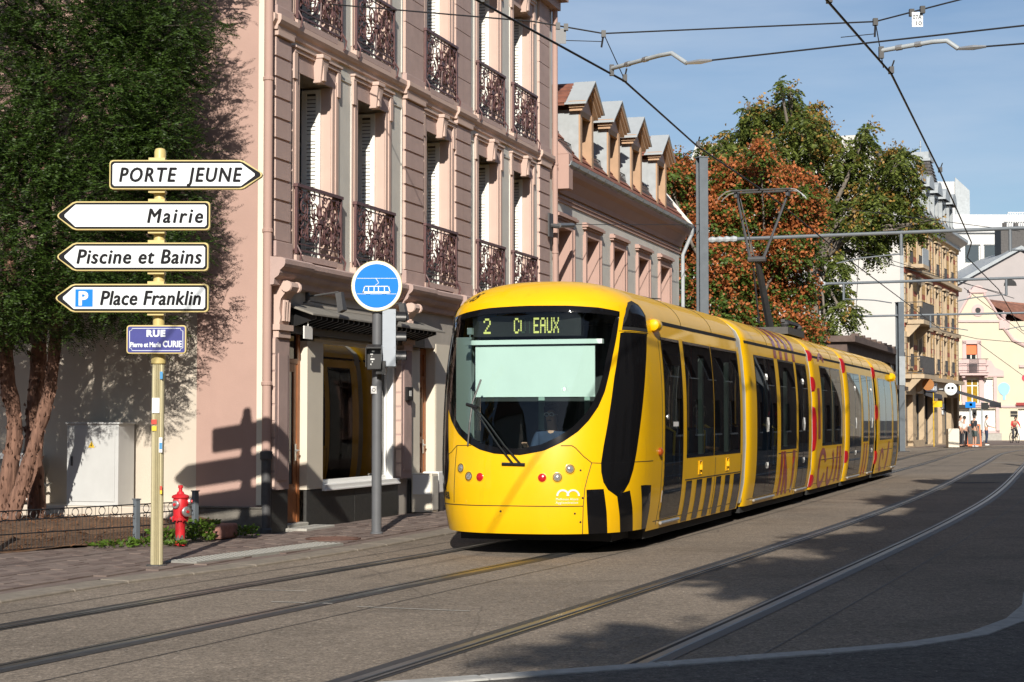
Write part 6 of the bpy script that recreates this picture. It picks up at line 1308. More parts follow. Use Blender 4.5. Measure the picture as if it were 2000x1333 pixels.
# ------------------------------------------------------------------ houses beyond
def win_unit(w, h, m_frame, m_pane, rev, m_rev=None):
    """window with its frame, panes and reveal; local origin at the sill centre, y into the wall"""
    f = MB(); 
    for a, b in ((-w / 2, -w / 2 + .07), (w / 2 - .07, w / 2), (-.035, .035)): f.box(a, b, rev, rev + .06, 0, h)
    f.box(-w / 2, w / 2, rev, rev + .06, 0, .07); f.box(-w / 2, w / 2, rev, rev + .06, h - .07, h); f.box(-w / 2 - .08, w / 2 + .08, -.06, rev, -.08, 0)
    p = MB(); p.box(-w / 2 + .05, w / 2 - .05, rev + .03, rev + .04, .05, h - .05)
    return f.mesh('window', m_frame), p.mesh('pane', m_pane)
def add_win(parent, unit, x, z, y=0):
    o = obj('window', unit[0], parent, (x, y, z)); obj('pane', unit[1], o); return o
# sandstone and brick house with the white gable
SDv = Vector((.376, .927, 0)); SB = thing('sandstone_house', 'tall sandstone and brick corner house with zinc dormers and a slate tower', 'building', (21.0, 94.5, 0), math.atan2(SDv.y, SDv.x)); LS = 20.6
cols = [1.9, 4.96, 7.96, 11.36, 14.5, 17.4]; flo = [(4.35, 6.35), (7.1, 9.1), (10.0, 11.75)]
hs = [(c - .55, c + .55, a, b) for c in cols for a, b in flo]
m = MB(); wall(m, 0, LS, 3.85, 12.7, hs, 0, .5); m.build('wall', M['sandst'], SB)
gh = [(.4, 2.6, .1, 2.9), (3.6, 6.4, .4, 3.0), (6.7, 9.6, .1, 3.0), (11.6, 13.2, .1, 2.9), (14.0, 17.0, .6, 2.9), (18.0, 19.8, .6, 2.9)]
m = MB(); wall(m, 0, LS, 0, 3.85, gh, 0, .5); m.build('wall', M['sandst'], SB, label='sandstone shop floor')
m = MB(); m.box(-.02, 0, 0, 13, 0, 12.7); m.prism([(0, 12.7), (13, 12.7), (11.5, 17.0), (2.2, 17.0)], -.02, .4, 'x'); m.build('gable_wall', M['wallw'], SB); m = MB(); m.box(-.06, -.02, -.02, .16, 0, 12.6); m.build('downpipe', M['zinc'], SB)
m = MB(); m.box(LS - .4, LS, .5, 13, 0, 12.7); m.box(0, LS, 12.6, 13, 0, 12.7); m.box(.3, LS, .9, .95, 0, 12.6); m.build('inner_walls', M['darkin'], SB)
for z, h, p, mt in ((3.75, .22, .35, 'sandst'), (6.75, .2, .16, 'sandst'), (6.55, .2, .04, 'brickr'), (9.75, .22, .25, 'sandst'), (9.45, .28, .04, 'brickr'), (12.15, .25, .08, 'bricky')):
    m = MB(); m.box(-.0, LS + .05, -p, 0, z, z + h); m.build('string_course', M[mt], SB)
m = MB(); m.prism([(0, 12.4), (-.1, 12.42), (-.14, 12.6), (-.5, 12.8), (-.62, 12.9), (-.62, 13.08), (0, 13.1)], -.1, LS + .4, 'x'); m.build('cornice', M['zinc'], SB); m = MB(); m.box(-.1, LS + .3, -.18, 0, 12.38, 12.46); m.build('cornice_moulding', M['white'], SB)
wu = win_unit(1.1, 2.0, M['cast'], M['darkpane'], .42); wu3 = win_unit(1.1, 1.75, M['cast'], M['darkpane'], .42)
sr = MB()
for s in (-1, 1): sr.box(s * .55, s * .72, -.07, .0, -.1, 2.0); sr.box(s * .55, s * .545, 0, .42, 0, 2.0)
sr.box(-.76, .76, -.09, 0, 2.0, 2.18); sr.box(-.85, .85, -.2, 0, 2.28, 2.38); sr.box(-.14, .14, -.14, 0, 1.96, 2.3); srm = sr.mesh('window_surround', M['sandst'])
gd = MB(); gd.tube([(-.55, -.12, .75), (.55, -.12, .75)], .02, 4); gd.tube([(-.55, -.12, .1), (.55, -.12, .1)], .015, 4)
for k in range(9): gd.tube([(-.5 + k * .125, -.12, .1), (-.5 + k * .125, -.12, .75)], .012, 4)
gdm = gd.mesh('window_guard', M['cast'])
for c in cols:
    for i, (a, b) in enumerate(flo):
        o = add_win(SB, wu if i < 2 else wu3, c, a); s_ = obj('window_surround', srm, o); s_.scale.z = 1 if i < 2 else .88; obj('window_guard', gdm, o)
# brick fields and quoins
qs = MB(); qr = MB()
for a, b in ((.35, 1.1), (2.7, 4.15), (5.75, 7.15), (8.75, 9.5), (10.0, 10.5), (12.2, 12.9), (13.3, 13.7), (15.35, 16.55), (18.2, 19.4)):
    for z0, z1 in ((4.0, 6.5), (6.98, 9.4), (10.0, 12.1)):
        k = z0; i = 0
        while k < z1 - .2:
            qr.mi = 0 if i % 4 == 1 else 1; qr.box(a, b, -.02, 0, k, k + .26); k += .28; i += 1
o = qr.build('brick_field', [M['brickr'], M['bricky']], SB); o['kind'] = 'stuff'
for a in (0.0, 9.5, 12.9, 19.6):
    for z0, z1 in ((4.0, 6.5), (6.98, 9.4), (10.0, 12.1)):
        k = z0; i = 0
        while k < z1 - .2: w_ = .5 if i % 2 else .36; qs.box(a, a + w_, -.07, 0, k, k + .30); k += .33; i += 1
o = qs.build('quoin', M['sandst'], SB); o['kind'] = 'stuff'
for z in (3.98, 6.9):
    b = MB(); b.box(.3, 4.2, -1.0, 0, z - .22, z); 
    for x in (.5, 3.9): b.hexa([(x - .12, -.2, z - .9), (x + .12, -.2, z - .9), (x + .12, 0, z - .9), (x - .12, 0, z - .9), (x - .12, -.85, z - .22), (x + .12, -.85, z - .22), (x + .12, 0, z - .22), (x - .12, 0, z - .22)])
    bo = b.build('balcony', M['sandst'], SB); r_ = MB()
    for zz in (z + .08, z + .95): r_.tube([(.35, 0, zz), (.35, -.95, zz), (4.15, -.95, zz), (4.15, 0, zz)], .022, 4)
    for k in range(30): r_.tube([(.35 + k * .131, -.95, z), (.35 + k * .131, -.95, z + .95)], .013, 4)
    r_.build('railing', M['cast'], bo); p = MB(); p.box(2.2, 4.1, -.93, -.9, z + .08, z + .9); p.build('screen', M['slate'], bo)
m = MB(); m.box(1.0, 3.0, -.9, 0, 9.75, 9.95); bo = m.build('balcony', M['sandst'], SB); m = MB(); m.box(1.0, 3.0, -.88, -.84, 9.95, 10.85); m.build('screen', M['zinc'], bo)
# mansard with zinc dormers, slate tower
m = MB(); m.hexa([(.4, -.2, 13.05), (LS, -.2, 13.05), (LS, 12.5, 13.05), (.4, 12.5, 13.05), (.4, 1.3, 16.3), (LS - 1.4, 1.3, 16.3), (LS - 1.4, 11, 16.3), (.4, 11, 16.3)]); m.build('roof', M['slate'], SB)
dm_ = MB(); w = .8; dm_.box(-w, -w + .22, 0, 1.6, 13.1, 15.0); dm_.box(w - .22, w, 0, 1.6, 13.1, 15.0); dm_.box(-w + .2, w - .2, .3, .4, 13.1, 15.0); dm_.box(-w, w, 0, 1.6, 14.8, 15.0)
vs = []; 
for y in (-.25, 1.8):
    for k in range(9): t = math.pi * k / 8; vs.append((-1.0 * math.cos(t), y, 15.0 + .75 * math.sin(t)))
dm_.add(vs, [(k, k + 1, k + 10, k + 9) for k in range(8)] + [tuple(range(9)), tuple(range(17, 8, -1))]); dme = dm_.mesh('dormer', M['zinc']); du = win_unit(1.1, 1.6, M['white'], M['darkpane'], .2)
for c in (2.5, 5.6, 8.6, 11.8, 14.9, 17.8): o = obj('dormer', dme, SB, (c, 0, 0)); add_win(o, du, 0, 13.15)
m = MB(); x, y = 18.75, 2.0; m.hexa([(x - 1.75, y - 1.75, 13.4), (x + 1.75, y - 1.75, 13.4), (x + 1.75, y + 1.75, 13.4), (x - 1.75, y + 1.75, 13.4), (x - .6, y - .6, 18.0), (x + .6, y - .6, 18.0), (x + .6, y + .6, 18.0), (x - .6, y + .6, 18.0)])
tw = m.build('tower', M['slate'], SB)
m = MB(); n = 22
for k in range(n):
    f = k / n; hx, hy, z = 1.77 - 1.15 * f, 1.77 - 1.15 * f, 13.4 + 4.6 * f; nx = 8
    for i in range(nx): 
        j = random.uniform(0, .015); x0 = x - hx + 2 * hx * i / nx; x1 = x0 + 2 * hx / nx - .02; m.hexa([(x0, y - hy - .03 - j, z), (x1, y - hy - .03 - j, z), (x1, y - hy, z), (x0, y - hy, z), (x0, y - hy + .07, z + .17), (x1, y - hy + .07, z + .17), (x1, y - hy + .1, z + .17), (x0, y - hy + .1, z + .17)])
        y0 = y - hy + 2 * hy * i / nx; y1 = y0 + 2 * hy / nx - .02; m.hexa([(x - hx - .03 - j, y0, z), (x - hx, y0, z), (x - hx, y1, z), (x - hx - .03 - j, y1, z), (x - hx + .07, y0, z + .17), (x - hx + .1, y0, z + .17), (x - hx + .1, y1, z + .17), (x - hx + .07, y1, z + .17)])
o = m.build('slate_shingle', M['slate'], tw); o['kind'] = 'stuff'
m = MB(); m.box(x - .72, x + .72, y - .72, y + .72, 18.0, 18.18); m.box(x - .6, x + .6, y - .6, y + .6, 18.18, 18.6); m.tube([(x, y, 18.6), (x, y, 19.4)], .035, 5); m.lathe([(.02, 18.95), (.1, 19.03), (.02, 19.1)], 8, (x, y, 0)); m.build('tower_cap', M['zinc'], tw)
# shop floor
for (a, b, z0, z1), mt in zip(gh, ('duty', 'darkpane', 'darkpane', 'duty', 'darkpane', 'darkpane')):
    f = MB(); 
    for p_, q_ in ((a, a + .1), (b - .1, b), ((a + b) / 2 - .05, (a + b) / 2 + .05)): f.box(p_, q_, .3, .4, z0, z1)
    f.box(a, b, .3, .4, z1 - .12, z1); f.box(a, b, .3, .4, z0, z0 + .15); o = f.build('shop_window', M['cast'], SB); p = MB(); p.box(a + .05, b - .05, .34, .36, z0 + .1, z1 - .1); p.build('pane', M[mt], o)
m = MB(); m.hexa([(6.5, -.55, 2.75), (9.8, -.55, 2.75), (9.8, 0, 2.95), (6.5, 0, 2.95), (6.5, -.5, 3.0), (9.8, -.5, 3.0), (9.8, 0, 3.1), (6.5, 0, 3.1)]); m.build('awning', M['charc'], SB, label='small charcoal awning')
m = MB(); m.box(6.2, 10.4, -.16, -.1, 3.15, 3.68); fs = m.build('fascia_sign', mat('fascia_dark_blue', (.03, .04, .10), .5, .1, 6), SB)
m = MB(); rr = random.Random(2); xk = 6.4
while xk < 10.1: w_ = rr.uniform(.08, .2); m.box(xk, xk + w_ * .35, -.175, -.16, 3.24, 3.58); m.box(xk, xk + w_, -.175, -.16, rr.choice((3.24, 3.4, 3.52)), rr.choice((3.45, 3.58))); xk += w_ + .09
m.build('letter_shapes', M['signw'], fs)
m = MB(); m.lathe([(.34, -.06), (.37, -.04), (.37, .04), (.34, .06)], 28, (11.7, -.75, 3.35), 'x'); m.tube([(11.7, -.3, 3.35), (11.7, 0, 3.35)], .03, 5); rs_ = m.build('round_sign', M['signw'], SB, auto=40)
m = MB()
for dy in (-.11, .11): m.lathe([(.075, -.068), (.06, -.062)], 12, (11.7, -.75 + dy, 3.42), 'x')
for k in range(4): m.box(11.628, 11.632, -.88 + k * .07, -.85 + k * .07, 3.15, 3.17)
m.build('sign_print', M['signk'], rs_)
m = MB(); m.lathe([(.32, -.03), (.32, .03)], 20, (2.2, -.9, 3.45), 'x'); m.tube([(2.2, -.6, 3.75), (2.2, -.2, 3.95), (2.2, 0, 3.9)], .02, 5); m.build('hanging_sign', M['duty'], SB, auto=40)
m = MB(); m.hexa([(14.8, -2.6, 2.55), (20.4, -2.6, 2.55), (20.4, 0, 3.35), (14.8, 0, 3.35), (14.8, -2.6, 2.6), (20.4, -2.6, 2.6), (20.4, 0, 3.4), (14.8, 0, 3.4)]); m.box(14.8, 20.4, -2.63, -2.6, 2.3, 2.62); m.build('awning', M['charc'], SB, label='wide dark awning over the terrace')
m = MB(); m.box(13.1, 13.8, -.05, 0, 2.2, 2.5); m.box(13.1, 13.8, -.05, 0, 1.85, 2.1); m.build('street_plate', M['signw'], SB)
def S2(x, y, z=0): q = Vector((21.0, 94.5, 0)) + SDv * x + Vector((SDv.y, -SDv.x, 0)) * y; return (q.x, q.y, z)
# low brown building by the tram tail
LB = thing('low_garage', 'low dark brown building with a glazed attic row behind the tram tail', 'building', (13.6, 71.5, 0), math.atan2(18, 6)); m = MB(); wall(m, 0, 18.6, 0, 4.7, [(1 + k * 2.9, 3.5 + k * 2.9, 3.35, 4.3) for k in range(6)], 0, .3); m.box(0, 18.6, 6.8, 7, 0, 4.7); m.box(-.2, 0, 0, 7, 0, 4.7); m.build('wall', M['brownw'], LB)
m = MB(); m.box(-.4, 18.8, -.35, 7.2, 4.7, 4.95); m.box(-.1, 18.7, -.5, 0, 3.0, 3.2); 
for k in range(9): m.box(1 + k * 2, 1.3 + k * 2, -.3, 0, 4.95, 5.1)
m.build('roof', M['brownw'], LB)
fu = MB()
for x in (0, .8, 1.62, 2.44): fu.box(x, x + .06, .1, .16, 0, .95)
fu.box(0, 2.5, .1, .16, 0, .06); fu.box(0, 2.5, .1, .16, .89, .95); fm_ = fu.mesh('window', M['brownw']); fp = MB(); fp.box(.03, 2.47, .12, .14, .03, .92); fpm = fp.mesh('pane', mat('dusty_pane', (.10, .085, .075), .3, .2, 4))
for k in range(6): o = obj('window', fm_, LB, (1 + k * 2.9, 0, 3.35)); obj('pane', fpm, o)
m = MB(); m.box(17.0, 18.5, -.06, 0, 0, 2.9); m.build('door', M['white'], LB)
# pale yellow house with a curved pink gable
YH = thing('gabled_house', 'pale yellow house with pink trim, curved gable and brown tiled roof', 'building', (32.3, 128, 0), R(-2))
hy = [(.85 - .0, 1.45, 3.05, 4.0 + .0), (.0, .0, 0, 0)]
wins = [(-.30, .28, 2.85, 4.55), (.62, 1.52, 2.72, 4.5), (1.88, 2.55, 2.9, 4.5), (.62, 1.42, 5.0, 7.0), (.05, 2.7, .75, 2.3), (4.3, 5.1, 0.05, 2.3)]
m = MB(); wall(m, -1.2, 9, 0, 8.65, [w_ for w_ in wins if w_[1] > w_[0]], 0, .4); m.build('wall', M['yellowh'], YH)
g_p = [(-.35, 8.65), (.0, 8.95), (.45, 9.75), (.8, 10.35), (.98, 10.5), (.98, 10.75), (2.0, 10.75), (2.0, 10.5), (2.15, 10.35), (2.55, 9.75), (3.0, 8.95), (3.4, 8.65)]
m = MB(); m.prism([(x, z) for x, z in g_p], 0, .4, 'y'); m.build('gable', M['yellowh'], YH)
m = MB()
for a, b in zip(g_p, g_p[1:]): m.tube([(a[0], -.03, a[1]), (b[0], -.03, b[1])], .09, 5)
m.lathe([(.45, -.02), (.45, .02)], 24, (1.5, -.03, 9.45), 'y'); m.box(.85, 2.15, -.1, .45, 10.75, 10.95); m.prism([(1.05, 10.95), (1.95, 10.95), (1.8, 11.2), (1.5, 11.3), (1.2, 11.2)], -.08, .4, 'y'); m.box(-.8, 3.55, -.1, 0, 8.58, 8.74); m.box(3.0, 3.75, -.15, .1, 8.1, 8.7); m.lathe([(.2, 8.7), (.12, 8.9), (.22, 9.1), (.08, 9.3), (.01, 9.4)], 10, (3.35, 0, 0))
m.build('gable_trim', M['pinkt'], YH); m = MB(); m.lathe([(.20, -.06), (.20, -.02)], 20, (1.5, -.0, 9.45), 'y'); m.build('round_window', M['black'], YH)
m = MB(); m.box(.35, .62, -.06, 0, 4.7, 7.2); m.box(1.42, 1.7, -.06, 0, 4.7, 7.2); m.box(.35, 1.7, -.06, 0, 7.0, 7.3)
m.prism([(-1.0, 4.75), (3.3, 4.75), (3.3, 5.05), (2.7, 5.3), (2.4, 5.8), (1.7, 5.9), (.35, 5.9), (-.2, 5.6), (-.5, 5.1), (-1.0, 5.0)], -.04, 0, 'y')
m.box(-1.2, 3.3, -.12, 0, 4.62, 4.76); m.box(-1.2, 7, -.1, 0, 2.4, 2.55)
for a, b in ((-.45, -.3), (.28, .62), (1.52, 1.88), (2.55, 2.8)): m.box(a, b, -.07, 0, 2.55, 4.62)
m.box(.3, 2.9, -.18, 0, 2.55, 2.72); m.box(-.15, .05, -.08, 0, .6, 2.4); m.box(2.7, 2.95, -.08, 0, .6, 2.4); m.box(-.15, 2.95, -.08, 0, .55, .75); m.box(.4, 2.9, -.1, 0, 3.0 - .4, 3.0 - .3); m.build('facade_trim', M['pinkt'], YH)
m = MB(); m.box(-1.2, 3.1, -.05, 0, 0, .55); m.build('plinth', M['concrete'], YH)
for (a, b, z0, z1), mt in zip([w_ for w_ in wins if w_[1] > w_[0]], ('yellowpane', 'yellowpane', 'curtain', 'darkpane', 'curtain', 'white')):
    f = MB(); 
    for p_, q_ in ((a, a + .07), (b - .07, b), ((a + b) / 2 - .04, (a + b) / 2 + .04)): f.box(p_, q_, .2, .27, z0, z1)
    f.box(a, b, .2, .27, z1 - .08, z1); f.box(a, b, .2, .27, z1 - .55, z1 - .48); o = f.build('window', M['white'], YH); p = MB(); p.box(a + .03, b - .03, .23, .24, z0, z1); p.build('pane', M[mt], o)
    if mt == 'darkpane': q = MB(); q.box(a + .02, b - .02, .12, .16, z0 + 1.25, z1); q.build('blind', M['orangep'], o)
b = MB(); b.box(.0, 2.1, -.75, 0, 4.72, 4.86)
for x in (.2, 1.8): b.box(x, x + .2, -.6, 0, 4.55, 4.72)
bo = b.build('balcony', M['pinkt'], YH); r_ = MB()
for zz in (4.9, 5.4, 5.9): r_.tube([(.05, 0, zz), (.05, -.7, zz), (2.05, -.7, zz), (2.05, 0, zz)], .022, 4)
for k in range(12): r_.tube([(.7 + k * .06, -.7, 4.9), (.7 + k * .06, -.7, 5.9)], .015, 4)
r_.build('railing', M['cast'], bo)
m = MB(); m.hexa([(1.9, .3, 10.2), (9, .3, 6.6), (9, .35, 6.6), (1.9, .35, 10.2), (1.9, 3.5, 10.7), (9, 4.5, 9.6), (9, 4.6, 9.6), (1.9, 3.6, 10.7)]); m.box(-1.1, 1.4, .4, 8, 8.6, 8.8)
m.hexa([(3.3, .05, 8.3), (4.9, .05, 6.9), (9.2, -.1, 6.9), (9.2, .2, 6.9), (1.8, 3.4, 10.5), (1.9, 3.5, 10.6), (9.2, 3.4, 9.8), (9.2, 3.5, 9.8)]); rf_ = m.build('roof', M['brownt'], YH)
tl = MB()
for r_ in range(15):
    for c_ in range(38):
        f = r_ / 15; x = 2.3 + c_ * .18 + (.09 if r_ % 2 else 0); y = -.0 + 3.4 * f; z = 7.1 + 3.0 * f - .02 * (x - 2.3)
        if x < 4.9 - 2.9 * (f * 1.15) - .1: continue
        tl.hexa([(x, y - .06, z), (x + .17, y - .06, z), (x + .17, y + .2, z + .2), (x, y + .2, z + .2), (x, y - .08, z + .04), (x + .17, y - .08, z + .04), (x + .17, y + .2, z + .23), (x, y + .2, z + .23)])
o = tl.build('roof_tile', M['brownt'], rf_); o['kind'] = 'stuff'
m = MB(); m.tube([(3.35, -.05, 8.2), (4.0, -.05, 7.3), (4.9, -.05, 6.85), (9, -.05, 6.85)], .14, 6); m.box(4.4, 9, -.15, 0, 5.3, 5.5); m.build('eaves_trim', M['pinkt'], YH)
m = MB(); m.box(4.75, 9, -.03, 0, 2.6, 5.3); m.build('wall_panel', M['wallw'], YH)
m = MB(); m.prism([(3.3 + .42 * math.cos(t) * (1 + .08 * math.sin(3 * t)), 3.75 + .46 * math.sin(t)) for t in np.linspace(0, 6.2, 22)], -.04, 0, 'y'); m.prism([(3.2, 3.3), (3.42, 3.3), (3.38, 2.95), (3.24, 2.95)], -.04, 0, 'y'); m.build('balloon_painting', M['sky_blue'], YH)
m = MB(); m.prism([(5.05 + .03 * 16 * math.sin(t) ** 3 * .95, 4.45 + .028 * (13 * math.cos(t) - 5 * math.cos(2 * t) - 2 * math.cos(3 * t) - math.cos(4 * t))) for t in np.linspace(0, 6.2, 26)], -.06, -.031, 'y'); m.build('heart_painting', M['heart'], YH)
m = MB(); m.box(3.75, 4.25, -.04, 0, 1.95, 2.15); m.box(3.75, 4.25, -.04, 0, 1.75, 1.9); m.build('wall_plate', M['black'], YH); m = MB(); m.box(4.1, 6, -.3, -.25, 2.55, 2.75); m.build('shop_sign', M['maroon'], YH); m = MB(); m.box(.5, 4.3 - .0, 0, .0, 0, 0); m = MB(); m.box(-.05, 1.0, -.25, -.18, 2.35, 2.6); m.build('sign_board', M['black'], YH)
# flower box hanging at the sandstone corner, grey gabled house, white modern block
GH = thing('grey_gable_house', 'plain grey house with a broad low gable behind the pale yellow house', 'building', (37.5, 150, 0), 0); m = MB(); m.prism([(-1.5, 0), (16, 0), (16, 10.4), (5.8, 15.9), (-1.5, 12.0)], 0, 14, 'y'); m.build('wall', M['greyhouse'], GH)
m = MB(); 
for a, b in (((-1.9, 11.75), (5.8, 16.0)), ((5.8, 16.0), (16.2, 10.4))): m.hexa([(a[0], -.4, a[1]), (b[0], -.4, b[1]), (b[0], 14, b[1]), (a[0], 14, a[1]), (a[0], -.4, a[1] + .3), (b[0], -.4, b[1] + .3), (b[0], 14, b[1] + .3), (a[0], 14, a[1] + .3)])
m.build('roof', M['zinc'], GH); m = MB(); m.prism([(4.9 + .55 * math.cos(t), 12.9 + .55 * math.sin(t)) for t in np.linspace(0, math.pi, 10)], -.03, 0, 'y'); m.build('half_round_vent', M['black'], GH); m = MB(); m.box(5.0, 7.4, 3, 5, 14.6, 18.1); m.lathe([(.2, 18.1), (.2, 18.7)], 8, (5.6, 4, 0)); m.lathe([(.2, 18.1), (.2, 18.7)], 8, (6.6, 4, 0)); m.build('chimney', M['slate'], GH)
MBk = thing('modern_block', 'white modern apartment block with set back roof terrace in the distance', 'building', (41.5, 165, 0), 0)
mw = [(.9, 2.4, 16.1, 17.9), (2.7, 4.2, 16.1, 17.9), (7.9, 9.2, 16.3, 17.5), (9.5, 10.8, 16.3, 17.5), (.9, 2.4, 9.6, 11.9), (2.7, 4.2, 9.6, 11.9)]
m = MB(); wall(m, -.5, 16, 0, 19.2, mw, 0, .4); m.box(-.5, 16, .4, 12, 18.9, 19.2); m.box(-.4, -.2, .4, 12, 0, 19); m.box(-.5, 11.8, -.3, 0, 19.0, 19.25); m.box(-.5, 11.8, -.5, 0, 15.3, 15.55); m.box(-.5, 7, -.15, 0, 12.2, 12.4); m.build('wall', M['modern'], MBk)
m = MB(); m.box(.2, 12, 1.5, 10, 19.2, 20.9); m.box(12.0, 18, -1.2, 10, 0, 23.0); m.box(11.0, 18, -2.2, 10, 23.0, 23.5); m.box(-1.2, 1.6, 5, 9, 19.2, 24.5); m.build('penthouse', M['modern'], MBk)
m = MB(); 
for k in range(30): m.box(5 + k * .22, 5.06 + k * .22, .0, .05, 19.9, 20.9)
m.box(5, 11.8, 0, .05, 20.85, 20.95); m.build('terrace_railing', M['white'], MBk)
m = MB(); m.prism([(1.3, 19.2), (2.7, 19.2), (2.7, 23.6), (1.3, 24.9)], 4.8, 4.9, 'y'); m.build('glass_screen', M['zinc'], MBk)
for a, b, z0, z1 in mw: f = MB(); f.box(a, b, .2, .3, z1 - .1, z1); f.box(a, a + .1, .2, .3, z0, z1); f.box(b - .1, b, .2, .3, z0, z1); f.box(a, b, .2, .3, z0, z0 + .1); o = f.build('window', M['white'], MBk); p = MB(); p.box(a, b, .24, .26, z0, z1); p.build('pane', M['pane2'], o)
m = MB(); m.box(4.5, 7.6, -.04, 0, 15.6, 18.6); m.box(11.0, 12.0, -.04, 0, 15.6, 18.6); m.build('wall_panel', M['greyhouse'], MBk); m = MB(); m.tube([(10.2, 3, 20.9), (10.2, 3, 23.0)], .05, 4); m.tube([(9.8, 3, 22.4), (10.6, 3, 22.4)], .04, 4); m.build('aerial', M['cast'], MBk)
# ------------------------------------------------------------------ houses and trees outside the frame that shade the street and show in the glass
def plain_house(name, label, x, y, rz, L_, dp, H_, m_, fl=4, sp_=2.6):
    B_ = thing(name, label, 'building', (x, y, 0), rz); ws = []; n = int(L_ / sp_); fh = H_ / fl
    for f in range(fl):
        for k in range(n): ws.append((.8 + k * sp_, 1.9 + k * sp_, f * fh + .9, f * fh + .9 + fh * .55))
    m = MB(); wall(m, 0, L_, 0, H_, ws, 0, .3); m.box(0, .3, .3, dp, 0, H_); m.box(L_ - .3, L_, .3, dp, 0, H_); m.box(0, L_, dp - .3, dp, 0, H_); m.box(.3, L_ - .3, .8, .9, 0, H_); m.build('wall', m_, B_)
    m = MB(); m.hexa([(-.3, -.4, H_), (L_ + .3, -.4, H_), (L_ + .3, dp + .3, H_), (-.3, dp + .3, H_), (-.3, 2.5, H_ + 1.6), (L_ + .3, 2.5, H_ + 1.6), (L_ + .3, dp - 2, H_ + 1.6), (-.3, dp - 2, H_ + 1.6)]); m.build('roof', M['tile'], B_)
    u = win_unit(1.1, fh * .55, M['white'], M['darkpane'], .2)
    for a, b, z0, z1 in ws: add_win(B_, u, (a + b) / 2, z0)
    return B_
# street front opposite, runs parallel to the tram street (faces it)
E0 = Vector((12.8, 26.2, 0))
plain_house('opposite_house', 'grey house on the shaded side of the street, outside the picture to the right', E0.x, E0.y, PHI + math.pi, 48, 12, 12.4, M['greyp'], 4, 3.0)
plain_house('low_terrace_house', 'low brown terrace row farther along the shaded side of the street, outside the picture', 33.1, 92, PHI + math.pi, 70, 8, 6.6, M['brownw'], 2, 3.0)
plain_house('side_street_house', 'pale sunlit house past the side street, outside the picture to the right', 44, 104, R(12), 34, 10, 13, M['cream2'], 4, 2.8)
q0 = FP - FD * 66 + FN * -4.5
plain_house('sky_blocker_house', 'grey house along the left side of the street behind the photographer', q0.x, q0.y, PHI, 38, 10, 13.5, M['greyp'], 4, 3.0)  # unseen house, added so that less skylight fills the street's shadows
plain_house('house_behind', 'cream house behind the photographer on the left', -20, -34, R(180), 32, 10, 11, M['cream2'], 4, 3.0)
def street_tree(label, x, y, zc, r, h0):
    T = thing('street_tree', label, 'tree', (x, y, 0), 0, 'street trees on the shaded side'); bl = []; rn = random.Random(int(x * 100) + 3)
    for k in range(12): v = Vector(np.random.normal(size=3)); v.normalize(); bl.append((v.x * r * .6, v.y * r * .6, zc + v.z * r * .55, r * rn.uniform(.4, .6)))
    limbs('trunk', M['barkg'], T, (0, 0, 0), (0, 0, h0), bl, .16); C, Dv, Ln, Wd = frond_cloud(bl, 170, .4, 8, .26, .18, .4, 1); leaves('crown', C, Dv, Ln, Wd, M['street'], None, T)
for i, (s, off_, zc, r) in enumerate(((1.0, 1.2, 9.6, 1.3), (7.5, 1.1, 9.0, 1.3), (13, 1.2, 9.8, 1.4), (18.5, 1.1, 9.0, 1.3), (24, 1.3, 9.4, 1.3), (29.5, 1.2, 9.6, 1.3), (35, 1.3, 9.2, 1.4))):
    q = E0 - FD * s - FN * off_
    street_tree(('first', 'second', 'third', 'fourth', 'fifth', 'sixth', 'seventh')[i] + ' street tree from the far end of the shaded pavement, outside the picture', q.x, q.y, zc, r, 6.5)
# ------------------------------------------------------------------ people
def skin_mesh(name, V, E, m_, parent, sub=2, root=0):
    """V: list of (x,y,z,radius)"""
    me = bpy.data.meshes.new(name); me.from_pydata([v[:3] for v in V], E, []); o = bpy.data.objects.new(name, me); link(o, parent)
    bm = bmesh.new(); bm.from_mesh(me); ly = bm.verts.layers.skin.verify(); bm.verts.ensure_lookup_table()
    for i, v in enumerate(bm.verts): v[ly].radius = (V[i][3], V[i][4] if len(V[i]) > 4 else V[i][3]); v[ly].use_root = (i == root)
    bm.to_mesh(me); bm.free(); me.materials.append(m_)
    sk = o.modifiers.new('skin', 'SKIN'); sk.use_smooth_shade = True; ss = o.modifiers.new('subdivision', 'SUBSURF'); ss.levels = sub; ss.render_levels = sub
    dg = bpy.context.evaluated_depsgraph_get(); ev = bpy.data.meshes.new_from_object(o.evaluated_get(dg)); o.modifiers.clear(); o.data = ev; ev.name = name
    if not ev.materials: ev.materials.append(m_)
    return o
def lerp3(a, b, t): return tuple(a[i] + (b[i] - a[i]) * t for i in range(3))
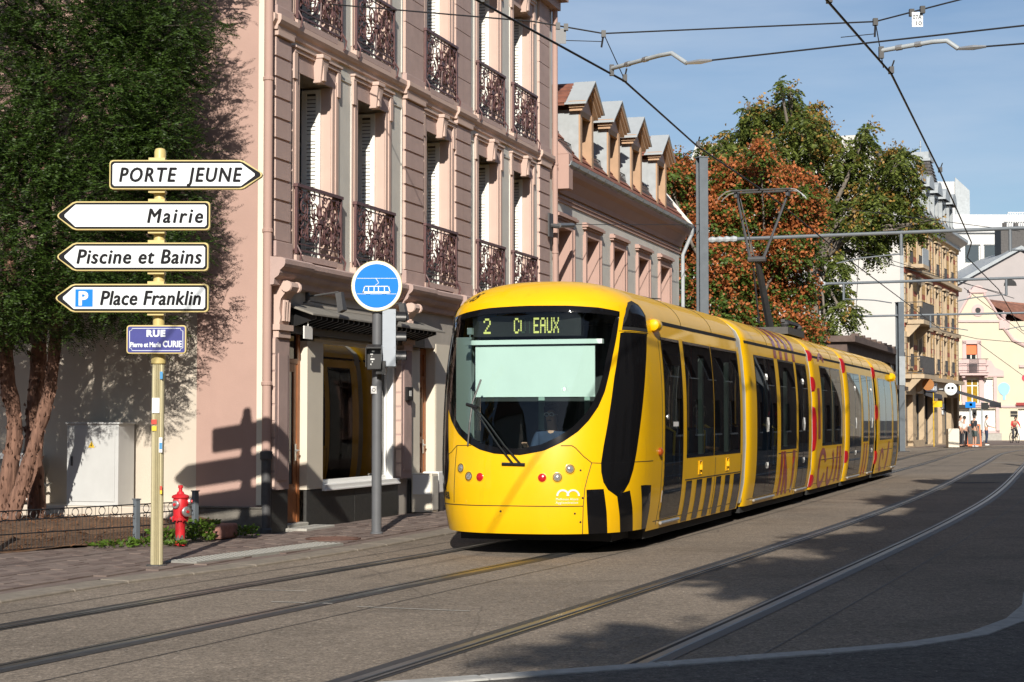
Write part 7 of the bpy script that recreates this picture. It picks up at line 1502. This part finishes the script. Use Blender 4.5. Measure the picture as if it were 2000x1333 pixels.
def person(label, loc, rz, J, cols, sleeve=.55, shorts=False, glasses=False, bare_legs=False, hairm='hair', s=1.0):
    P = thing('person', label, 'person', loc, rz); P.scale = (s, s, s)
    sk, top, leg, sh = cols; V = []; E = []
    def add(p, r, par=None):
        V.append((*p, r) if not isinstance(r, tuple) else (*p, *r)); 
        if par is not None: E.append((par, len(V) - 1))
        return len(V) - 1
    pe = add(J['pelvis'], (.15, .11)); sp_ = add(lerp3(J['pelvis'], J['chest'], .5), (.135, .10), pe); ch = add(J['chest'], (.155, .11), sp_); ne = add(J['neck'], .055, ch)
    hd = J['head']; f = J.get('face', (0, -1, 0)); h1 = add((hd[0], hd[1], hd[2] - .09), .062, ne); h2 = add((hd[0], hd[1], hd[2]), (.078, .095), h1); add((hd[0], hd[1], hd[2] + .085), .066, h2)
    add((hd[0] + f[0] * .118, hd[1] + f[1] * .118, hd[2] - .025), .014, h2)
    for k in ('l', 'r'):
        a = add(J['sh' + k], .055, ch); b = add(lerp3(J['sh' + k], J['el' + k], .5), .046, a); c = add(J['el' + k], .038, b); d = add(J['wr' + k], .026, c)
        w = Vector(J['wr' + k]) - Vector(J['el' + k]); w.normalize(); sd_ = w.cross(Vector((0, 0, 1))) if abs(w.z) < .8 else w.cross(Vector((0, 1, 0))); sd_.normalize()
        pm_ = Vector(J['wr' + k]) + w * .07; e = add(tuple(pm_), (.034, .020), d)
        for q, l_ in ((-.027, .07), (-.009, .085), (.009, .08), (.027, .06)):
            k1 = pm_ + sd_ * q + w * .045; g1 = add(tuple(k1), .0095, e); add(tuple(k1 + w * l_ * .6 + Vector((0, 0, -.02))), .008, g1)
        t1 = Vector(J['wr' + k]) + w * .03 + sd_ * .04; add(tuple(t1 + w * .04), .010, d)
        a = add(J['hi' + k], .088, pe); b = add(lerp3(J['hi' + k], J['kn' + k], .5), .075, a); c = add(J['kn' + k], .055, b); d0 = add(lerp3(J['kn' + k], J['an' + k], .35), .055, c); d = add(J['an' + k], .036, d0); add(J['to' + k], .038, d)
    skin_mesh('body', V, E, M[sk], P)
    # shirt
    V, E = [], []; g = .016
    pe = add((J['pelvis'][0], J['pelvis'][1], J['pelvis'][2] + .02), (.168, .125)); sp_ = add(lerp3(J['pelvis'], J['chest'], .5), (.155, .12), pe); ch = add(J['chest'], (.172, .128), sp_); add(lerp3(J['chest'], J['neck'], .62), .08, ch)
    for k in ('l', 'r'):
        a = add(J['sh' + k], .072, ch); 
        if sleeve > .5: b = add(lerp3(J['sh' + k], J['el' + k], .5), .062, a); c = add(lerp3(J['sh' + k], J['el' + k], .95), .054, b); 
        else: b = add(lerp3(J['sh' + k], J['el' + k], .5), .065, a)
        if sleeve > .8: add(lerp3(J['el' + k], J['wr' + k], .93), .040, c)
    skin_mesh('shirt', V, E, M[top], P)
    V, E = [], []; pe = add((J['pelvis'][0], J['pelvis'][1], J['pelvis'][2] + .03), (.160, .12)); q = add((J['pelvis'][0], J['pelvis'][1], J['pelvis'][2] - .04), (.16, .12), pe)
    for k in ('l', 'r'):
        a = add(J['hi' + k], .103, q); b = add(lerp3(J['hi' + k], J['kn' + k], .5), .092, a)
        if shorts: add(lerp3(J['hi' + k], J['kn' + k], .9), .088, b)
        else: c = add(J['kn' + k], .072, b); d = add(lerp3(J['kn' + k], J['an' + k], .4), .068, c); add(lerp3(J['kn' + k], J['an' + k], .96), .058, d)
    skin_mesh('shorts' if shorts else 'trousers', V, E, M[leg], P)
    for k in ('l', 'r'):
        a, t = Vector(J['an' + k]), Vector(J['to' + k]); d = (t - a); d.z = 0; d.normalize(); h = Vector((a.x, a.y, t.z)) - d * .05
        V, E = [], []; i = add(tuple(h), .046); j = add(tuple(h.lerp(t, .5)), .048, i); add(tuple(t + d * .03), .040, j); skin_mesh('shoe', V, E, M[sh], P)
    hm = MB(); fv = Vector(f)
    for i in range(7):
        for j in range(16): pass
    n1, n2 = 7, 16; vs = []; fs = []
    for i in range(n1 + 1):
        for j in range(n2):
            ph_ = math.pi * .60 * i / n1; t = 2 * math.pi * j / n2; v = Vector((math.sin(ph_) * math.cos(t), math.sin(ph_) * math.sin(t), math.cos(ph_)))
            dn = v.dot(fv); 
            if dn > .15 and v.z < .72: v = Vector((v.x, v.y, .72 + (v.z - .72) * .1)); v = v - fv * .12
            vs.append((hd[0] + v.x * .096, hd[1] + v.y * .108 - fv.y * -.012, hd[2] + .02 + v.z * .135))
    for i in range(n1):
        for j in range(n2): fs.append((i * n2 + j, i * n2 + (j + 1) % n2, (i + 1) * n2 + (j + 1) % n2, (i + 1) * n2 + j))
    hm.add(vs, fs); hm.build('hair', M[hairm], P, smooth=True)
    fm = MB(); sd_ = fv.cross(Vector((0, 0, 1))); sd_.normalize(); ec = Vector(hd) + fv * .088 + Vector((0, 0, .012))
    for q in (-1, 1): fm.lathe([(.002, -.006), (.010, -.002), (.010, .003), (.002, .006)], 8, tuple(ec + sd_ * q * .033), 'y')
    mt_ = Vector(hd) + fv * .092 + Vector((0, 0, -.062)); fm.tube([mt_ - sd_ * .026, mt_ + fv * .006, mt_ + sd_ * .026], .005, 4); fm.build('eyes_and_mouth', M['hair'], P)
    if glasses:
        gm_ = MB(); lens = MB()
        for q in (-1, 1): c = ec + sd_ * q * .034 + fv * .016; gm_.tube([c + sd_ * .030 * math.cos(t) + Vector((0, 0, .021 * math.sin(t))) for t in np.linspace(0, 6.2832, 15)], .006, 5, False); lens.prism([(c.x + sd_.x * .027 * math.cos(t), c.z + .018 * math.sin(t)) if abs(fv.y) > .7 else (c.y + sd_.y * .027 * math.cos(t), c.z + .018 * math.sin(t)) for t in np.linspace(0, 5.9, 12)], (c.y if abs(fv.y) > .7 else c.x) - .002, (c.y if abs(fv.y) > .7 else c.x) + .002, 'y' if abs(fv.y) > .7 else 'x'); gm_.tube([c + sd_ * q * .03, c + sd_ * q * .045 - fv * .09], .004, 4)
        gm_.tube([ec + sd_ * -.008 + fv * .016, ec + sd_ * .008 + fv * .016], .005, 4); go_ = gm_.build('sunglasses', M['sticker'], P); lens.build('lens', M['tblack'], go_)
    return P
ST_ = dict(pelvis=(0, 0, .95), chest=(0, 0, 1.30), neck=(0, 0, 1.48), head=(0, -.02, 1.63), shl=(.18, 0, 1.41), shr=(-.18, 0, 1.41), ell=(.23, .02, 1.13), elr=(-.23, .02, 1.13), wrl=(.24, -.08, .90), wrr=(-.24, -.06, .90), hil=(.09, 0, .90), hir=(-.09, 0, .90), knl=(.10, -.02, .50), knr=(-.10, -.02, .50), anl=(.11, .02, .09), anr=(-.11, .02, .09), tol=(.13, -.15, .045), tor=(-.13, -.15, .045))
def pose(**k): d = dict(ST_); d.update(k); return d
gz = .035
p_ = S2(4.6, 3.0); person('man with dark hair in a charcoal shirt and grey green shorts before the café door', (p_[0], p_[1], gz), R(115), pose(wrl=(.12, -.28, 1.02), ell=(.23, -.03, 1.13), knl=(.1, -.06, .5), anl=(.12, -.02, .09), tol=(.13, -.2, .045)), ('skin', 'charc', 'greenc', 'shoe'), shorts=True)
p_ = S2(5.0, 2.2); person('person in a white top and black trousers behind the man in shorts', (p_[0], p_[1], gz), R(70), pose(), ('skin', 'whitec', 'blackc', 'blackc'), s=.99)
p_ = S2(5.9, 2.3); person('person in a white jacket standing right of the man in shorts', (p_[0], p_[1], gz), R(150), pose(), ('skin', 'whitec', 'charc', 'blackc'), sleeve=1, s=.97)
p_ = S2(9.9, 3.0); person('person in a cream top and navy trousers beside the orange board, turned away right', (p_[0], p_[1], gz), R(80), pose(wrl=(.14, -.35, 1.08), ell=(.22, -.1, 1.14), wrr=(-.16, -.33, 1.06), elr=(-.22, -.1, 1.14), anr=(-.16, .05, .09), tor=(-.2, -.12, .045)), ('skin', 'whitec', 'navyc', 'shoe'))
# A-board, planter, flag, table at the café
p_ = S2(7.9, 2.5, gz); AB_ = thing('blackboard', 'orange framed pavement blackboard outside the café', 'blackboard', p_, math.atan2(SDv.y, SDv.x) - R(70)); m = MB()
for s in (-1, 1):
    m.hexa([(-.42, s * .32, 0), (.42, s * .32, 0), (.42, s * .28, 0), (-.42, s * .28, 0), (-.42, s * .05, 1.25), (.42, s * .05, 1.25), (.42, s * .01, 1.25), (-.42, s * .01, 1.25)])
m.build('frame', M['orangep'], AB_); m = MB(); m.hexa([(-.34, -.33, .12), (.34, -.33, .12), (.34, -.29, .12), (-.34, -.29, .12), (-.34, -.075, 1.17), (.34, -.075, 1.17), (.34, -.04, 1.17), (-.34, -.04, 1.17)]); m.build('board', M['slate'], AB_)
m = MB(); m.box(-.3, .3, -.3, .3, 0, 1.0); m.box(-.26, .26, -.26, .26, 1.0, 1.02); tag(m.build('planter', M['cream2'], None, S2(3.4, 2.0, gz), bevel=.02), 'square cream planter at the café window', 'planter')
FLg = thing('flag', 'yellow flag on a thin pole at the café window', 'flag', S2(5.0, .75, gz)); m = MB(); m.tube([(0, 0, 0), (0, 0, 3.0)], .025, 6); m.build('pole', M['grabs'], FLg); m = MB(); m.add([(x, .08 * math.sin(x * 5), z) for z in (2.2, 2.55) for x in np.linspace(-.04, .5, 9)], [(i, i + 1, i + 10, i + 9) for i in range(8)]); o = m.build('cloth', M['grabs'], FLg); sm_ = o.modifiers.new('solid', 'SOLIDIFY'); sm_.thickness = .01
TBk = thing('cafe_table', 'small dark café table with a plant under the wide awning', 'table', S2(14.2, 1.9, gz)); m = MB(); m.lathe([(.4, .72), (.4, .75)], 16); m.build('table_top', M['charc'], TBk); m = MB(); m.tube([(0, 0, 0), (0, 0, .72)], .035, 6); m.lathe([(.25, 0), (.25, .02)], 12); m.build('leg', M['cast'], TBk)
for k, (dx, lab) in enumerate(((-.75, 'dark café chair left of the small table'), (.75, 'dark café chair right of the small table'))):
    q = S2(14.2 + dx, 1.9, gz); ch_ = thing('cafe_chair', lab, 'chair', q, math.atan2(SDv.y, SDv.x), 'café chairs'); m = MB(); m.box(-.2, .2, -.2, .2, .43, .47); m.build('seat', M['charc'], ch_); m = MB(); x = .19 if dx > 0 else -.19; m.box(x - .015, x + .015, -.2, .2, .5, .88); m.build('backrest', M['charc'], ch_)
    for a in (-.17, .17):
        for b in (-.17, .17): m = MB(); m.tube([(a, b, 0), (a, b, .43)], .015, 5); m.build('leg', M['cast'], ch_)
# signposts in front of the yellow house
def far_post(label, x, y, h, parts):
    T = thing('sign_post', label, 'signpost', (x, y, gz)); m = MB(); m.tube([(0, 0, 0), (0, 0, h)], .055, 8); m.build('pole', M['zinc'], T)
    for (x0, x1, z0, z1, mt, nm) in parts: m = MB(); m.box(x0, x1, -.10, -.06, z0, z1); m.build(nm, M[mt], T)
far_post('grey post with small blue plate and green signal before the shop front', 31.1, 120, 2.75, ((-.35, .35, 2.3, 2.7, 'blue', 'blue_plate'), (-.06, .12, 2.42, 2.6, 'signw', 'white_symbol'), (.12, .42, 1.75, 2.15, 'black', 'signal_head'), (.2, .34, 1.85, 1.98, 'greenc', 'signal_lens')))
far_post('grey post with a dark signal head right of the blue plate post', 31.9, 120, 2.7, ((-.05, .4, 2.2, 2.65, 'black', 'signal_head'), (.4, .48, 2.3, 2.5, 'black', 'signal_hood')))
# cyclist
BX, BY = 32.75, 115.3
BK = thing('bicycle', 'dark bicycle ridden towards the viewer by a person in red', 'bicycle', (BX, BY, .0), R(5))
for y, nm in ((-.52, 'wheel'), (.52, 'wheel')):
    w_ = thing('tmp', None, None); bpy.data.objects.remove(w_)
    m = MB(); m.tube([(0, y + .33 * math.cos(t), .34 + .33 * math.sin(t)) for t in np.linspace(0, 6.2832, 25)], .022, 6, False); wo = m.build('wheel', M['rubber'], BK); m = MB()
    for k in range(10): t = 6.283 * k / 10; m.tube([(0, y, .34), (0, y + .32 * math.cos(t), .34 + .32 * math.sin(t))], .003, 3)
    m.build('spokes', M['alu'], wo)
m = MB()
for a, b in (((0, -.40, .88), (0, .02, .30)), ((0, .02, .30), (0, .18, .92)), ((0, -.38, .82), (0, .15, .80)), ((0, .02, .30), (0, .52, .34)), ((0, .52, .34), (0, .15, .80)), ((0, -.40, .88), (0, -.52, .34)), ((0, -.42, .85), (0, -.40, 1.05))): m.tube([a, b], .018, 6)
m.build('frame', M['blackc'], BK); m = MB(); m.tube([(-.30, -.30, 1.06), (-.12, -.42, 1.06), (.12, -.42, 1.06), (.30, -.30, 1.06)], .014, 6); m.build('handlebar', M['black'], BK); m = MB(); m.hexa([(-.05, .02, .94), (.05, .02, .94), (.09, .3, .94), (-.09, .3, .94), (-.03, .02, .98), (.03, .02, .98), (.08, .3, .99), (-.08, .3, .99)]); m.build('saddle', M['black'], BK)
m = MB(); m.tube([(-.12, -.10, .18), (.0, .02, .30), (.12, .14, .42)], .012, 5); m.box(-.18, -.08, -.13, -.07, .16, .19); m.box(.08, .18, .11, .17, .41, .44); m.build('pedals', M['black'], BK)
person('cyclist with a red jacket leaning on the handlebar near the white door', (BX, BY, 0), R(5), pose(pelvis=(0, .18, 1.02), chest=(0, -.06, 1.32), neck=(0, -.16, 1.47), head=(0, -.24, 1.60), shl=(.18, -.12, 1.41), shr=(-.18, -.12, 1.41), ell=(.27, -.20, 1.20), elr=(-.27, -.20, 1.20), wrl=(.27, -.30, 1.09), wrr=(-.27, -.30, 1.09), hil=(.09, .14, .98), hir=(-.09, .14, .98), knl=(.13, -.18, .74), knr=(-.12, -.16, .60), anl=(.13, .10, .50), anr=(-.13, -.04, .24), tol=(.13, -.03, .44), tor=(-.13, -.16, .21)), ('skin', 'redc', 'charc', 'blackc'), sleeve=1)
# driver and passenger inside the tram, sitting: local -y is forward
def in_tram(s, u, z): q = Vector((.03, 20.6, 0)) + TD * s + Vector((TD.y, -TD.x, 0)) * u; return (q.x, q.y, z)
SIT = pose(pelvis=(0, .05, .50), chest=(0, .02, .86), neck=(0, .0, 1.04), head=(0, -.03, 1.20), shl=(.18, .02, .97), shr=(-.18, .02, .97), ell=(.24, -.08, .70), elr=(-.24, -.08, .70), wrl=(.08, -.24, .74), wrr=(-.08, -.26, .70), hil=(.09, .0, .48), hir=(-.09, .0, .48), knl=(.12, -.42, .50), knr=(-.12, -.42, .50), anl=(.12, -.40, .10), anr=(-.12, -.40, .10), tol=(.13, -.56, .045), tor=(-.13, -.56, .045))
rt = math.atan2(TD.y, TD.x) - math.pi / 2
dr_ = dict(SIT); dr_.update(wrl=(.22, -.36, .82), wrr=(-.22, -.36, .82))
person('tram driver with white framed sunglasses behind the windscreen', in_tram(1.45, .02, .44), rt, dr_, ('skin', 'navyc', 'navyc', 'blackc'), glasses=True)
person('older passenger in a blue shirt with folded hands at the first side window', in_tram(6.55, .80, .40), rt + R(8), SIT, ('skin', 'bluec', 'navyc', 'blackc'), hairm='greyhair', s=1.05)
